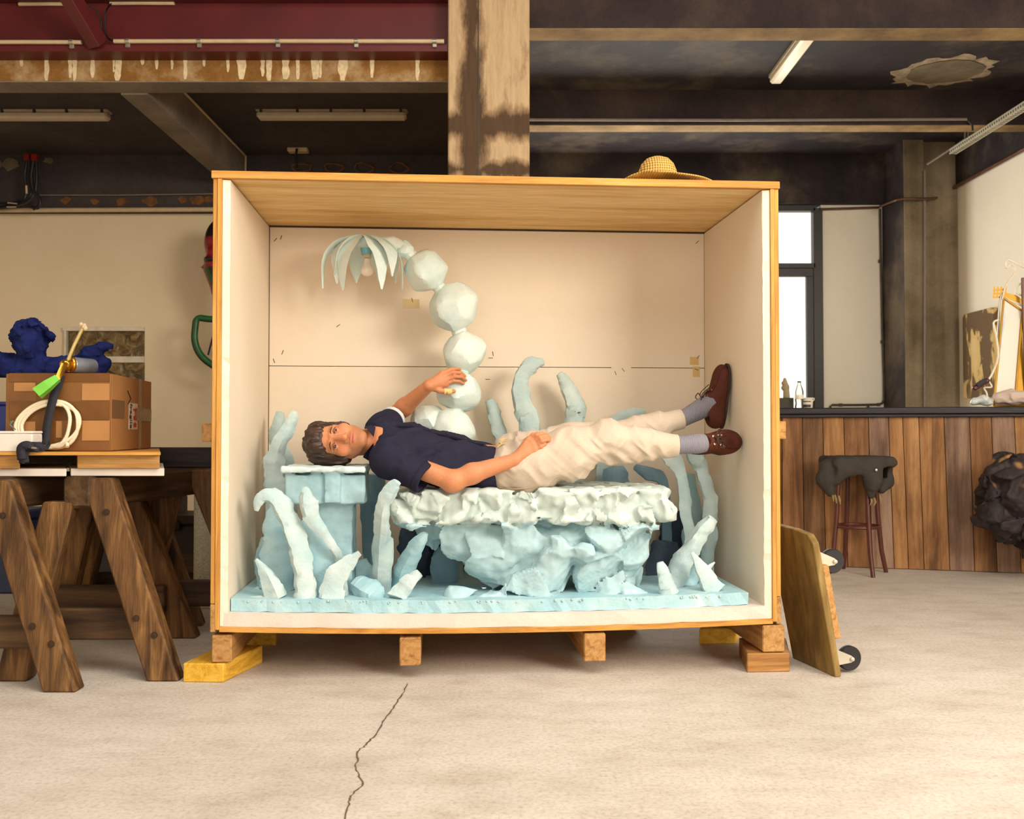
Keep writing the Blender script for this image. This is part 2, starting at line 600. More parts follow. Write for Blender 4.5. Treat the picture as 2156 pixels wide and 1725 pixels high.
# ================================================================== materials
M = {}
def floormat():
    m, nt, bs = newmat('floor_concrete')
    mp = coords(nt, rand=False); mw = coords(nt, (.6, 1, 1), rand=False)
    n1 = N(nt, 'ShaderNodeTexNoise', Scale=.8, Detail=8.0, Roughness=.6); nt.links.new(mp.outputs[0], n1.inputs['Vector'])
    n2 = N(nt, 'ShaderNodeTexNoise', Scale=7.0, Detail=9.0, Roughness=.72); nt.links.new(mw.outputs[0], n2.inputs['Vector'])
    n3 = N(nt, 'ShaderNodeTexNoise', Scale=70.0, Detail=6.0, Roughness=.75); nt.links.new(mp.outputs[0], n3.inputs['Vector'])
    r1 = ramp(nt, n1.outputs[0], [(.32, srgb(188, 178, 166)), (.5, srgb(204, 195, 184)), (.68, srgb(214, 206, 197))])
    r2 = ramp(nt, n2.outputs[0], [(.30, srgb(176, 158, 140)), (.42, srgb(226, 220, 214)), (.55, (1, 1, 1, 1))])
    r3 = ramp(nt, n3.outputs[0], [(.32, srgb(150, 132, 116)), (.44, srgb(228, 222, 216)), (.56, (1, 1, 1, 1))])
    c = mixc(nt, r1.outputs[0], r2.outputs[0], .38, 'MULTIPLY'); c = mixc(nt, c, r3.outputs[0], .5, 'MULTIPLY')
    nt.links.new(c, bs.inputs['Base Color']); bs.inputs['Roughness'].default_value = .75; bs.inputs['Specular IOR Level'].default_value = .2
    bump(nt, n3.outputs[0], bs, .4, .006)
    return m
M['floor'] = floormat()
M['bright_wall'] = concrete('bright_wall_paint', srgb(228, 222, 208), srgb(236, 230, 216), srgb(240, 236, 224), scale=0.7, bmp=0.12, contrast=0.25, fine=0.05)
M['warm_lit_wall'] = concrete('warm_lit_wall_paint', srgb(230, 210, 176), srgb(238, 220, 188), srgb(242, 228, 200), scale=0.7, bmp=0.12, contrast=0.25, fine=0.06)  # white wall, the cream tint carries the warm light of the left bay
M['dark_slab'] = concrete('sooty_ceiling', srgb(28, 24, 30), srgb(50, 43, 46), srgb(98, 86, 72), scale=1.3, contrast=0.2, rough=0.7)
M['grey_slab'] = concrete('grey_ceiling', srgb(56, 50, 52), srgb(72, 65, 66), srgb(92, 83, 80), scale=0.8, contrast=0.25)
M['brown_beam'] = concrete('brown_concrete', srgb(40, 33, 36), srgb(60, 50, 50), srgb(86, 72, 64), scale=1.8, contrast=0.25)
M['lit_tan_soffit'] = concrete('bare_tan_lit_soffit', srgb(96, 78, 56), srgb(142, 116, 80), srgb(176, 148, 106), scale=3.0, contrast=0.25)  # bare tan concrete, lightened for the window light on the beam undersides
M['streaky'] = concrete('lime_streaked_concrete', srgb(108, 72, 34), srgb(146, 104, 54), srgb(220, 198, 158), scale=2.6, streak=0.0, contrast=0.25)
M['grey_paint'] = concrete('grey_painted_concrete', srgb(112, 102, 94), srgb(138, 127, 114), srgb(160, 148, 132), scale=1.2)
def colmat():
    m, nt, bs = newmat('column_concrete')
    tc = nt.nodes.new('ShaderNodeTexCoord'); sp = nt.nodes.new('ShaderNodeSeparateXYZ')
    nt.links.new(tc.outputs['Object'], sp.inputs[0])
    mp = coords(nt, (1, 1, .35), rand=False); mq = coords(nt, (1, 1, .12), rand=False); mf = coords(nt, rand=False)
    n1 = N(nt, 'ShaderNodeTexNoise', Scale=4.0, Detail=9.0, Roughness=.68); nt.links.new(mp.outputs[0], n1.inputs['Vector'])
    n2 = N(nt, 'ShaderNodeTexNoise', Scale=40.0, Detail=5.0, Roughness=.7); nt.links.new(mq.outputs[0], n2.inputs['Vector'])
    n3 = N(nt, 'ShaderNodeTexNoise', Scale=60.0, Detail=4.0, Roughness=.7); nt.links.new(mf.outputs[0], n3.inputs['Vector'])
    def mth(op, a, b_=None, c=None):
        n = nt.nodes.new('ShaderNodeMath'); n.operation = op
        for i, x in enumerate((a, b_, c)):
            if x is None: continue
            if hasattr(x, 'links'): nt.links.new(x, n.inputs[i])
            else: n.inputs[i].default_value = x
        return n.outputs[0]
    def band(src, c, w):        # soft bump around c
        d = mth('ABSOLUTE', mth('SUBTRACT', src, c))
        return mth('SUBTRACT', 1.0, mth('MINIMUM', mth('DIVIDE', d, w), 1.0))
    x, z = sp.outputs[0], sp.outputs[2]
    stain = mth('MULTIPLY', band(x, -.265, .16), 1.1)                       # long damp stain
    for (zc, w, k) in ((3.02, .16, 1.0), (2.72, .10, .8), (2.50, .07, .7)):   # dark pour bands
        stain = mth('MAXIMUM', stain, mth('MULTIPLY', band(z, zc, w), k))
    f = mth('ADD', stain, mth('MULTIPLY', mth('SUBTRACT', n1.outputs[0], .5), 2.2))
    r = ramp(nt, f, [(0.30, srgb(204, 176, 138)), (0.50, srgb(168, 138, 104)), (0.78, srgb(88, 66, 46))])
    r2 = ramp(nt, n2.outputs[0], [(0.35, (.72, .70, .68, 1)), (0.6, (1, 1, 1, 1))])
    col = mixc(nt, r.outputs[0], r2.outputs[0], .7, 'MULTIPLY')
    nt.links.new(col, bs.inputs['Base Color']); bs.inputs['Roughness'].default_value = .88
    bump(nt, n3.outputs[0], bs, .5, .008)
    return m
M['column'] = colmat()
M['pillar'] = concrete('pillar_concrete', srgb(84, 74, 56), srgb(134, 120, 98), srgb(160, 146, 122), scale=1.5, streak=0.25, contrast=0.2)
M['red_steel'] = flat('red_oxide_steel', srgb(92, 27, 30), 0.45, var=0.2, scale=3.0)
M['conduit'] = flat('cream_conduit', srgb(206, 184, 150), 0.5, var=0.1)
M['grey_conduit'] = flat('grey_conduit', srgb(128, 116, 110), 0.5)
M['copper_pipe'] = flat('copper_pipe', srgb(96, 66, 50), 0.4, metal=0.4, var=0.3)
M['dark_pipe'] = flat('dark_pipe', srgb(56, 50, 46), 0.5, var=0.3)
M['black_frame'] = flat('black_window_frame', srgb(48, 47, 50), 0.4, var=0.1)
M['lamp_body'] = flat('lamp_housing', srgb(176, 160, 134), 0.5)
M['black'] = flat('black_rubber', srgb(26, 24, 27), 0.6, var=0.2)
M['red_plastic'] = flat('red_plastic', srgb(140, 26, 26), 0.4)
M['steel'] = flat('galvanised_steel', srgb(176, 172, 160), 0.35, metal=0.7)
M['plaster_patch'] = flat('patched_plaster', srgb(104, 92, 72), 0.85, var=0.25, scale=9)
M['rust'] = flat('rusty_marks', srgb(118, 78, 44), 0.9, var=0.4, scale=20)
def glassmat(name, tint=(1, 1, 1, 1), rough=0.02, mixf=0.25):
    m, nt, bs = newmat(name)
    out = nt.nodes['Material Output']
    tr = nt.nodes.new('ShaderNodeBsdfTransparent'); tr.inputs[0].default_value = tint
    gl = nt.nodes.new('ShaderNodeBsdfGlossy'); gl.inputs['Roughness'].default_value = rough
    fr = nt.nodes.new('ShaderNodeFresnel'); fr.inputs['IOR'].default_value = 1.45
    mx = nt.nodes.new('ShaderNodeMixShader')
    nt.links.new(fr.outputs[0], mx.inputs[0]); nt.links.new(tr.outputs[0], mx.inputs[1]); nt.links.new(gl.outputs[0], mx.inputs[2])
    nt.links.new(mx.outputs[0], out.inputs['Surface'])
    return m
M['glass'] = glassmat('window_glass', (0.97, 0.97, 0.95, 1))

# ================================================================== the room
def slab(name, lo, hi, mat, label, cat, parent=None, bev=0.0):
    lo, hi = Vector(lo), Vector(hi)
    c = (lo + hi) / 2; d = hi - lo
    vs = [(lo.x, lo.y, lo.z), (hi.x, lo.y, lo.z), (hi.x, hi.y, lo.z), (lo.x, hi.y, lo.z),
          (lo.x, lo.y, hi.z), (hi.x, lo.y, hi.z), (hi.x, hi.y, hi.z), (lo.x, hi.y, hi.z)]
    o = hexa(name, vs, mat, parent, bev=bev)
    if parent is None: tag(o, label, cat, kind='structure')
    return o
XL, XR, YB = -5.6, 4.73, -5.2
floor = slab('floor', (XL - .2, YB - 3, -0.2), (XR + .2, 11.0, 0.0), M['floor'], 'dusty cream concrete floor of the workshop', 'floor')
pts = []
for (px, py) in ((858, 1440), (848, 1462), (836, 1478), (826, 1496), (812, 1510), (803, 1530), (790, 1548), (778, 1560), (768, 1572), (756, 1580),
                 (752, 1600), (750, 1618), (756, 1636), (764, 1652), (748, 1668), (738, 1680), (734, 1694), (726, 1725), (715, 1760)):
    pts.append(onfloor(px, py))
pp = spline([(p.x, p.y) for p in pts], 4)
rc = random.Random(3)
vs, fs = [], []
for i, p in enumerate(pp):
    w = rc.uniform(0.0012, 0.0035); jx = rc.uniform(-.003, .003)
    vs += [(p[0] - w + jx, p[1], 0.0012), (p[0] + w + jx, p[1], 0.0012)]
    if i: fs.append((2 * i - 2, 2 * i - 1, 2 * i + 1, 2 * i))
crack = meshobj('crack', vs, fs, flat('crack_dark', srgb(96, 78, 62), 0.95), floor)  # thin dark strip along the crack in the floor

YL, ZBL, ZCL = 9.42, 3.10, 3.64            # left bay: back wall, underside of wall beam, ceiling
YRW, ZCR = 10.8, 4.06                       # right bay
slab('wall_back_left', (XL, YL, 0), (-0.2, YL + .2, ZBL), M['warm_lit_wall'], 'white plastered back wall behind the sawhorses and cardboard box', 'wall')
slab('wall_left', (XL - .2, YB, 0), (XL, YL + .2, 4.7), M['warm_lit_wall'], 'white side wall on the far left of the workshop', 'wall')
slab('trim_1', (XL, YL - .12, ZBL), (-0.2, YL + .2, ZCL), M['grey_slab'], 'dark grey concrete band above the white wall on the left', 'beam')
slab('ceiling_left', (XL, 6.7, ZCL), (-0.2, YL + .2, ZCL + .2), M['grey_slab'], 'dark grey ceiling slab over the left bay', 'ceiling')
slab('wall_partition', (-0.3, 6.7, 0), (-0.1, YRW, 4.7), M['warm_lit_wall'], 'partition wall standing behind the concrete column', 'wall')
slab('ceiling_right', (-0.2, 6.5, ZCR), (XR + .2, YRW + .2, ZCR + .2), M['dark_slab'], 'soot-dark ceiling slab over the bar', 'ceiling')
slab('ceiling_front', (XL - .2, YB, 4.7), (XR + .2, 6.9, 4.9), M['dark_slab'], 'dark high ceiling over the foreground', 'ceiling')
# upper walls between the slabs
for (x0_, x1_, z0_) in ((XL - .2, -3.1, 0), (1.9, XR + .2, 0), (-3.1, 1.9, 3.7)):  # unseen wall around an assumed gate opening
    slab('wall_front', (x0_, YB - .2, z0_), (x1_, YB, 4.9), M['warm_lit_wall'], 'white wall behind the camera around the assumed open gate', 'wall')
slab('wall_upper_left', (XL, 6.72, ZCL + .2), (-0.2, 6.9, 4.9), M['dark_slab'], 'dark wall above the red steel beam', 'wall')
slab('wall_upper_right', (-0.2, 6.62, ZCR + .1), (XR + .2, 6.8, 4.9), M['dark_slab'], 'dark wall above the front concrete beam on the right', 'wall')

# front concrete beam of the left bay and the steel beam on it
zb = at(500, 171, 6.6).z; zt = at(500, 109, 6.6).z
b = slab('ceiling_beam', (XL, 6.6, zb), (-0.36, 6.81, zt + .02), M['streaky'], 'lime-streaked concrete beam under the red steel beam', 'beam')
slab('beam_soffit', (XL, 6.602, zb - .006), (-0.36, 6.812, zb), M['grey_paint'], '', '', b)
M['lime_run'] = flat('pale_lime_runs', srgb(222, 202, 164), 0.9, var=0.18, scale=40)
rs_ = random.Random(31)
for (px, w, l_) in ((98, 5, 1), (148, 4, .9), (157, 4, 1), (195, 4, .9), (248, 7, 1), (240, 3, .7), (390, 4, .95), (362, 3, .6), (480, 3, .7), (508, 9, .95), (553, 4, .85), (566, 6, 1), (601, 8, .95), (627, 4, .95), (664, 9, .95), (674, 4, .9), (722, 9, 1), (783, 4, .9), (879, 4, 1), (45, 4, .5), (300, 4, .45), (330, 3, .6), (430, 3, .5)):
    top_, n_ = 110, 7
    L_, R_ = [], []
    for k in range(n_):
        y_ = top_ + (170 - top_) * l_ * k / (n_ - 1)
        tp = 1 if k < n_ - 2 else (.85 if k == n_ - 2 else .5)
        L_.append(at(px - 1.2 * w * tp * rs_.uniform(.6, 1.1), y_, 6.599)); R_.append(at(px + 1.2 * w * tp * rs_.uniform(.6, 1.1), y_, 6.599))
    prism('lime_run', L_ + R_[::-1], (0, -.002, 0), M['lime_run'], b)
rb = slab('steel_beam', (XL, 6.58, zt + .03), (-0.43, 6.6, at(500, -12, 6.58).z), M['red_steel'], 'dark red steel beam along the top left', 'beam')
slab('flange', (XL, 6.44, at(500, 108, 6.44).z), (-0.43, 6.7, at(500, 94, 6.44).z), M['red_steel'], '', '', rb)
slab('upper_flange', (XL, 6.44, at(500, -12, 6.44).z), (-0.43, 6.7, at(500, -26, 6.44).z), M['red_steel'], '', '', rb)
a0, a1 = at(128, -40, 6.15), at(207, 94, 6.43)
br = beam('steel_brace', a0, a1, 0.1, 0.1, M['red_steel'], bev=0.004)
tag(br, 'short red steel brace slanting down to the red beam', 'brace', kind='structure')
def runpipe(name, px0, px1, py, Y, r, mat, label, clips=()):
    p = [at(px0, py, Y), at((px0 + px1) / 2, py - 0.5, Y), at(px1, py, Y)]
    o = tube(name, p, r, mat, sides=10)
    tag(o, label, 'conduit')
    for c in clips:
        q = at(c, py, Y)
        tube('clip', [q + Vector((-.012, 0, 0)), q + Vector((.012, 0, 0))], r * 1.35, M['steel'], o, sides=8)
        box('clip_foot', (.03, .02, .03), q + Vector((0, .01, -r * 1.7)), M['steel'], o)
    return o
runpipe('conduit', -60, 172, 89, 6.42, .014, M['conduit'], 'cream conduit on the red beam left of the brace', (150,))
runpipe('conduit', 240, 935, 87, 6.42, .014, M['conduit'], 'long cream conduit clipped along the red beam', (268, 419, 585, 750, 915))
runpipe('conduit', 40, 176, 9, 6.565, .013, M['conduit'], 'short cream conduit high on the red beam by the brace')
runpipe('conduit', 232, 367, 7, 6.565, .013, M['conduit'], 'short cream conduit high on the red beam right of the brace')
cb = tube('cable', spline([at(172, 7, 6.45), at(200, 20, 6.5), at(212, 45, 6.52), at(210, 70, 6.52), at(196, 88, 6.45)], 5), .006, M['black'])
tag(cb, 'thin black cable looping beside the red brace', 'cable')
cb = tube('cable', spline([at(234, 8, 6.45), at(224, 22, 6.53), at(221, 50, 6.55), at(226, 78, 6.55), at(242, 88, 6.45)], 5), .006, M['black'])
tag(cb, 'thin black cable dropping between two cream conduits', 'cable')

# depth beam of the left bay
db = slab('ceiling_beam', (-2.76, 6.82, ZCL - .28), (-2.57, YL - .12, ZCL), M['grey_paint'], 'grey concrete ceiling beam running back to the left wall', 'beam')
pp = [Vector((-2.555, 6.9, ZCL - .015)), Vector((-2.555, 8.0, ZCL - .015)), Vector((-2.555, YL - .15, ZCL - .015)), Vector((-2.555, YL - .15, ZCL - .3))]
tag(tube('conduit', pp, .012, M['conduit'], sides=8), 'cream conduit along the grey depth beam', 'conduit')
# wall band details on the left
tag(tube('conduit', [at(-20, 443, YL - .15), at(230, 442, YL - .15), at(470, 441, YL - .15)], .022, M['conduit'], sides=10), 'thick cream conduit along the top of the left wall', 'conduit')
tag(tube('conduit', [at(80, 411, YL - .15), at(250, 411, YL - .15), at(470, 408, YL - .15)], .007, M['grey_conduit'], sides=6), 'thin conduit above the thick one on the left wall', 'conduit')
for i, (px, py, s) in enumerate(((200, 424, 10), (140, 422, 12), (258, 425, 14), (318, 424, 17), (385, 421, 12), (415, 423, 16), (440, 421, 12), (20, 345, 22), (-12, 345, 22), (102, 338, 12))):
    c = at(px, py, YL - .125)
    rr = random.Random(i); n = 11
    pts = [c + Vector((math.cos(t * 6.283 / n) * s * .0046 * rr.uniform(.6, 1.2), 0, math.sin(t * 6.283 / n) * s * .0030 * rr.uniform(.6, 1.2))) for t in range(n)]
    prism('plaster_patch', pts, (0, -.004, 0), M['rust'] if i < 7 else M['plaster_patch'], bpy.data.objects['trim_1'])

# column
zc = 4.7
col = slab('column', (at(943, 300, 6.42).x, 6.42, 0), (at(1115, 300, 6.42).x, 6.85, zc), M['column'], 'stained concrete column rising behind the crate', 'column', bev=0.008)
slab('joint', (at(1006, 300, 6.42).x, 6.417, 2.0), (at(1008, 300, 6.42).x, 6.425, zc), M['dark_pipe'], '', '', col)

# right bay beams
zb1 = at(1500, 59, 6.6).z
b1_ = slab('ceiling_beam', (at(1113, 50, 6.6).x, 6.6, zb1), (XR + .2, 6.8, 4.72), M['brown_beam'], 'dark brown concrete beam along the top right', 'beam')
zb2 = at(1500, 263, 8.7).z
slab('beam_soffit', (at(1113, 50, 6.6).x, 6.602, zb1 - .005), (XR - .03, 6.802, zb1), M['lit_tan_soffit'], '', '', b1_)
b2_ = slab('ceiling_beam', (-0.1, 8.7, zb2), (XR, 8.89, ZCR), M['brown_beam'], 'second dark concrete beam behind the ceiling lamp', 'beam')
slab('beam_soffit', (-0.08, 8.702, zb2 - .005), (XR - .03, 8.892, zb2), M['lit_tan_soffit'], '', '', b2_)
tag(tube('conduit', [at(1100, 252, 8.66), at(1560, 253, 8.66), at(2035, 251, 8.66)], .014, M['grey_conduit'], sides=8), 'long grey conduit across the second dark beam', 'conduit')
tag(tube('cable', spline([at(2035, 251, 8.66), at(2046, 262, 8.66), at(2048, 275, 8.66)], 5), .009, M['black']), 'black cable dropping from the end of the long grey conduit', 'cable')
# right wall: opening for the assumed window that lights the crate, dark downstand above
zrw = 3.60
for i, (y0, y1, z0, z1) in enumerate(((YB, -1.7, 0, 4.7), (-1.7, 0.5, 0, 1.2), (-1.7, 0.5, 3.4, 4.7), (0.5, YRW + .2, 0, zrw), (0.5, 6.6, zrw, 4.7))):
    slab('wall_right' if i == 3 else 'wall_right_front', (XR, y0, z0), (XR + .2, y1, z1), M['bright_wall'],
         'bright white wall on the far right behind the painting' if i == 3 else 'white wall to the right of the camera, around its assumed window', 'wall')
slab('trim_2', (XR - .02, 6.6, zrw), (XR + .2, YRW + .2, ZCR + .1), M['dark_slab'], 'dark band above the bright white wall on the right', 'beam')
tag(tube('pipe', [Vector((XR - .04, y, zrw - .03)) for y in (6.0, 8.5, 10.72)], .02, M['copper_pipe'], sides=8), 'reddish pipe along the top of the bright right wall', 'pipe')
# back wall of the right bay with its window opening
wx0, wx1 = at(1150, 600, YRW).x, at(1729, 600, YRW).x
wz1, wz0 = at(1690, 441, YRW).z, 0.85
zdk = at(1700, 432, YRW).z
wbr = slab('wall_back_right', (wx1, YRW, 0), (XR + .2, YRW + .2, zdk), M['bright_wall'], 'white wall panel between the window and the pillar', 'wall')
slab('wall_back_right', (-0.1, YRW, 0), (wx0, YRW + .2, zdk), M['bright_wall'], 'white back wall hidden behind the crate', 'wall')
slab('wall_back_right', (wx0, YRW, 0), (wx1, YRW + .2, wz0), M['bright_wall'], 'white wall under the window behind the bar', 'wall')
slab('trim_3', (-0.1, YRW - .1, zdk), (XR + .2, YRW + .2, ZCR + .1), M['dark_slab'], 'soot-dark concrete band above the window and white panel', 'beam')
win = empty('window_1', ((wx0 + wx1) / 2, YRW + .06, wz0))
tag(win, 'tall bright window with black frame behind the bar', 'window', kind='structure')
def wbar(name, px0, px1, py0, py1, d=.07, y=YRW + .03):
    a, b = at(px0, py1, y), at(px1, py0, y)
    return box(name, (b.x - a.x, d, b.z - a.z), ((a.x + b.x) / 2, y, (a.z + b.z) / 2), M['black_frame'], win)
zbt = 876
wbar('jamb', 1713, 1729, 440, 900, .1)
wbar('head', 1150, 1714, 434, 446, .1)
wbar('transom', 1150, 1714, 556, 566, .1)
wbar('sash_rail', 1150, 1714, 566, 583, .06)
wbar('sash_stile', 1699, 1714, 583, 900, .06)
wbar('mullion', 1440, 1456, 440, 900, .1)
a, b = at(1152, 556, YRW + .06), at(1713, 446, YRW + .06)
box('pane', (b.x - a.x, .006, b.z - a.z), ((a.x + b.x) / 2, YRW + .06, (a.z + b.z) / 2), M['glass'], win, bev=0)
a, b = at(1152, 898, YRW + .06), at(1700, 583, YRW + .06)
box('pane', (b.x - a.x, .006, b.z - a.z), ((a.x + b.x) / 2, YRW + .06, (a.z + b.z) / 2), M['glass'], win, bev=0)
# pillar in the right corner
xp0, xp1 = at(1905, 600, 10.2).x, at(1947, 600, 10.2).x
slab('pillar', (xp0, 10.2, 0), (xp1, YRW, ZCR), M['pillar'], 'stained concrete pillar in the corner right of the window', 'pillar')
pl0 = bpy.data.objects['pillar']
slab('dark_side', (xp0 - .004, 10.21, 0), (xp0 - .0005, YRW, ZCR), M['dark_slab'], '', '', pl0)  # thin slab giving the pillar a darker left face
slab('pillar_return', (xp1, 10.28, 0), (XR, YRW, ZCR), M['pillar'], 'darker return of the corner pillar beside the right wall', 'pillar')
tag(tube('conduit', [at(1947, y, 10.17) for y in (360, 600, 900)], .013, M['grey_conduit'], sides=8), 'vertical grey conduit on the corner pillar', 'conduit')
yw = YRW - .03
pp = spline([at(1727, 441, yw), at(1790, 439, yw), at(1850, 437, yw)], 3) + spline([at(1853, 435, yw - .03), at(1862, 431, 10.55), at(1880, 424, 10.22), at(1900, 419, 10.13), at(1948, 419, 10.12), at(1972, 417, 10.22)], 3)
p = tube('pipe', pp, .014, M['copper_pipe'], sides=8)
tag(p, 'thin copper pipe along the top of the white panel to the pillar', 'pipe')
pp = [at(1853, 440, yw), at(1855, 550, yw), at(1858, 700, yw), at(1861, 800, yw), at(1861, 842, yw), at(1858, 849, yw), at(1850, 852, yw), at(1800, 853, yw), at(1752, 853, yw), at(1748, 856, yw), at(1748, 880, yw)]
p = tube('pipe', pp, .013, M['dark_pipe'], sides=8)
tag(p, 'dark pipe running down the white panel and along the bar top', 'pipe')
for (px, py) in ((1853, 550), (1858, 720), (1770, 853), (1850, 852)):
    q = at(px, py, yw); box('clip', (.035, .03, .035), q, M['dark_pipe'], p)
tube('branch', [at(1828, 853, yw), at(1828, 880, yw)], .013, M['dark_pipe'], p, sides=8)

# fluorescent ceiling lamps
M['diffuser'] = flat('lamp_diffuser', srgb(214, 200, 178), 0.25, var=0.06)
M['white_lamp'] = flat('white_lamp_cover', srgb(244, 234, 208), 0.3, var=0.03)
def tube_lamp(px0, px1, py, Y, label):
    a, b = at(px0, py, Y), at(px1, py, Y)
    L = b.x - a.x; c = (a + b) / 2
    o = empty('ceiling_lamp', c + Vector((0, 0, -.06)))
    tag(o, label, 'lamp', 'long fluorescent lamps of the left bay')
    box('housing', (L, .11, .05), c + Vector((0, 0, .03)), M['lamp_body'], o, bev=.012)
    box('diffuser', (L * .985, .105, .06), c + Vector((0, 0, -.02)), M['diffuser'], o, bev=.02)
    for s in (-.46, -.22, 0, .22, .46):
        box('clip', (.02, .125, .03), c + Vector((L * s, 0, .008)), M['dark_pipe'], o)
    return o
tube_lamp(540, 858, 239, 8.02, 'fluorescent ceiling lamp with clear cover left of the column')
tube_lamp(-75, 232, 240, 8.02, 'fluorescent ceiling lamp cut by the left edge of the picture')
tag(tube('conduit', [at(428, 231, 8.06), at(535, 231, 8.06)], .01, M['conduit'], sides=8), 'short cream conduit feeding the fluorescent lamp', 'conduit')
lx = 2.27
o = empty('ceiling_lamp', (lx, 7.7, ZCR - .08))
tag(o, 'white ceiling lamp running front to back over the bar', 'lamp')
box('housing', (.12, 1.25, .035), (lx, 7.7, ZCR - .0175), M['lamp_body'], o, bev=.005)
box('diffuser', (.105, 1.24, .055), (lx, 7.7, ZCR - .06), M['white_lamp'], o, bev=.022)
# perforated cable tray on the right
M['tray'] = flat('perforated_tray', srgb(196, 190, 172), 0.45, metal=0.3)
t = empty('cable_tray', (4.3, 8.4, 3.68))
tag(t, 'perforated grey cable tray hanging along the right wall', 'cable tray')
y0, y1, zt = 7.6, 9.45, 3.69
vs, fs = [], []
def quad(a, b, c, d):
    i = len(vs); vs.extend([a, b, c, d]); fs.append((i, i + 1, i + 2, i + 3))
n = 46; xw = .06
xs = [4.27, 4.285, 4.325, 4.34]
for k in range(n):
    ya, yb = y0 + (y1 - y0) * k / n, y0 + (y1 - y0) * (k + 1) / n
    ym = ya + (yb - ya) * .55
    for (x0_, x1_) in ((4.27, 4.282), (4.328, 4.34)):
        quad((x0_, ya, zt), (x1_, ya, zt), (x1_, yb, zt), (x0_, yb, zt))
    quad((4.282, ya, zt), (4.328, ya, zt), (4.328, ym, zt), (4.282, ym, zt))
    # left flange with slots
    quad((4.27, ya, zt), (4.27, yb, zt), (4.27, yb, zt + .014), (4.27, ya, zt + .014))
    quad((4.27, ya, zt + .034), (4.27, yb, zt + .034), (4.27, yb, zt + .05), (4.27, ya, zt + .05))
    quad((4.27, ya, zt + .014), (4.27, ym, zt + .014), (4.27, ym, zt + .034), (4.27, ya, zt + .034))
tr_ = meshobj('perforated_channel', vs, fs, M['tray'], t)
box('backing', (.055, y1 - y0, .02), (4.306, (y0 + y1) / 2, zt + .045), M['dark_pipe'], t)
tube('hanger', [Vector((4.3, 9.1, zt + .05)), Vector((4.3, 9.1, ZCR))], .012, M['grey_conduit'], t, sides=8)
tag(tube('conduit', [at(1953, 346, 10.1), at(2032, 294, 9.6), at(2033, 278, 9.6), Vector((at(2033, 278, 9.6).x, 9.6, ZCR))], .012, M['grey_conduit'], sides=8), 'slanting grey conduit below the cable tray', 'conduit')
# round patch in the sooty ceiling
c = at(2038, 160, 8.0); c = Vector((3.68, 8.25, ZCR))
cl = bpy.data.objects['ceiling_right']
rr = random.Random(5)
def blob(cx, cy, rx, ry, z, n, jit):
    return [(cx + math.cos(t * 6.2832 / n) * rx * rr.uniform(1 - jit, 1 + jit), cy + math.sin(t * 6.2832 / n) * ry * rr.uniform(1 - jit, 1 + jit), z) for t in range(n)]
M['limescale'] = flat('lime_stain', srgb(150, 134, 112), 0.9, var=0.4, scale=14)
o = prism('lime_ring', blob(c.x, c.y, .40, .36, ZCR - .001, 40, .16), (0, 0, -.003), M['limescale'], cl)
o = prism('ceiling_patch', blob(c.x + .02, c.y, .31, .27, ZCR - .004, 30, .05), (0, 0, -.006), M['plaster_patch'], cl)

# junction box, hanging hook and cable bundle in the left bay
M['dark_wire'] = flat('dark_cable', srgb(30, 26, 32), 0.5, var=0.2)
c = at(628, 315, 9.1)
o = empty('junction_box', c); tag(o, 'small cream junction box hanging over the crate', 'junction box')
box('box', (.19, .1, .055), c, M['conduit'], o, bev=.008)
tube('wire', [c + Vector((0, -.06, -.01)), c + Vector((-.01, -.06, -.09)), c + Vector((.0, -.06, -.19))], .012, M['dark_wire'], o)
for i, px in enumerate((636, 703, 765, 840)):
    c = at(px, 354, YL - .13)
    pp = [c + Vector((math.cos(t) * .09 * (1 + .15 * math.sin(3 * t + i)), -.004, math.sin(t) * .045 * (1 + .2 * math.cos(2 * t + i)))) for t in [k * 6.2832 / 14 for k in range(14)]]
    tube('plaster_scar', pp, .011, M['rust'], bpy.data.objects['trim_1'], closed=True, sides=6, jitter=.4)
o = empty('cable_bundle', at(60, 430, 9.1)); tag(o, 'bundle of dark cables hanging from two red sockets', 'cables')
for (px, w) in ((57, 11), (73, 13)):
    q = at(px, 332, 9.15); box('red_socket', (w * .0044, .05, .065), q, M['red_plastic'], o, bev=.006)
for k, pl in enumerate((((57, 338), (52, 370), (55, 400), (48, 422), (12, 428), (-30, 430)), ((60, 338), (62, 380), (66, 408), (50, 424), (10, 434), (-30, 437)),
                       ((72, 340), (72, 375), (72, 405), (58, 424), (20, 436), (-30, 440)), ((76, 340), (77, 380), (75, 408), (82, 420), (80, 438), (66, 436)),
                       ((70, 340), (66, 372), (70, 400), (80, 412), (84, 430), (70, 441)))):
    tube('cable', spline([at(px, py, 9.12 - k * .012) for (px, py) in pl], 5), .014, M['dark_wire'], o, sides=7)
q0, q1 = at(55.5, 391, 9.05), at(56, 408, 9.05)
tube('cable_tag', [q0, q1], .01, M['conduit'], o, sides=8)
tube('clamp', [at(16, 427, 9.0), at(36, 429, 9.0)], .006, M['lamp_body'], o, sides=6)
tube('clamp', [at(14, 436, 9.0), at(34, 436, 9.0)], .006, M['lamp_body'], o, sides=6)
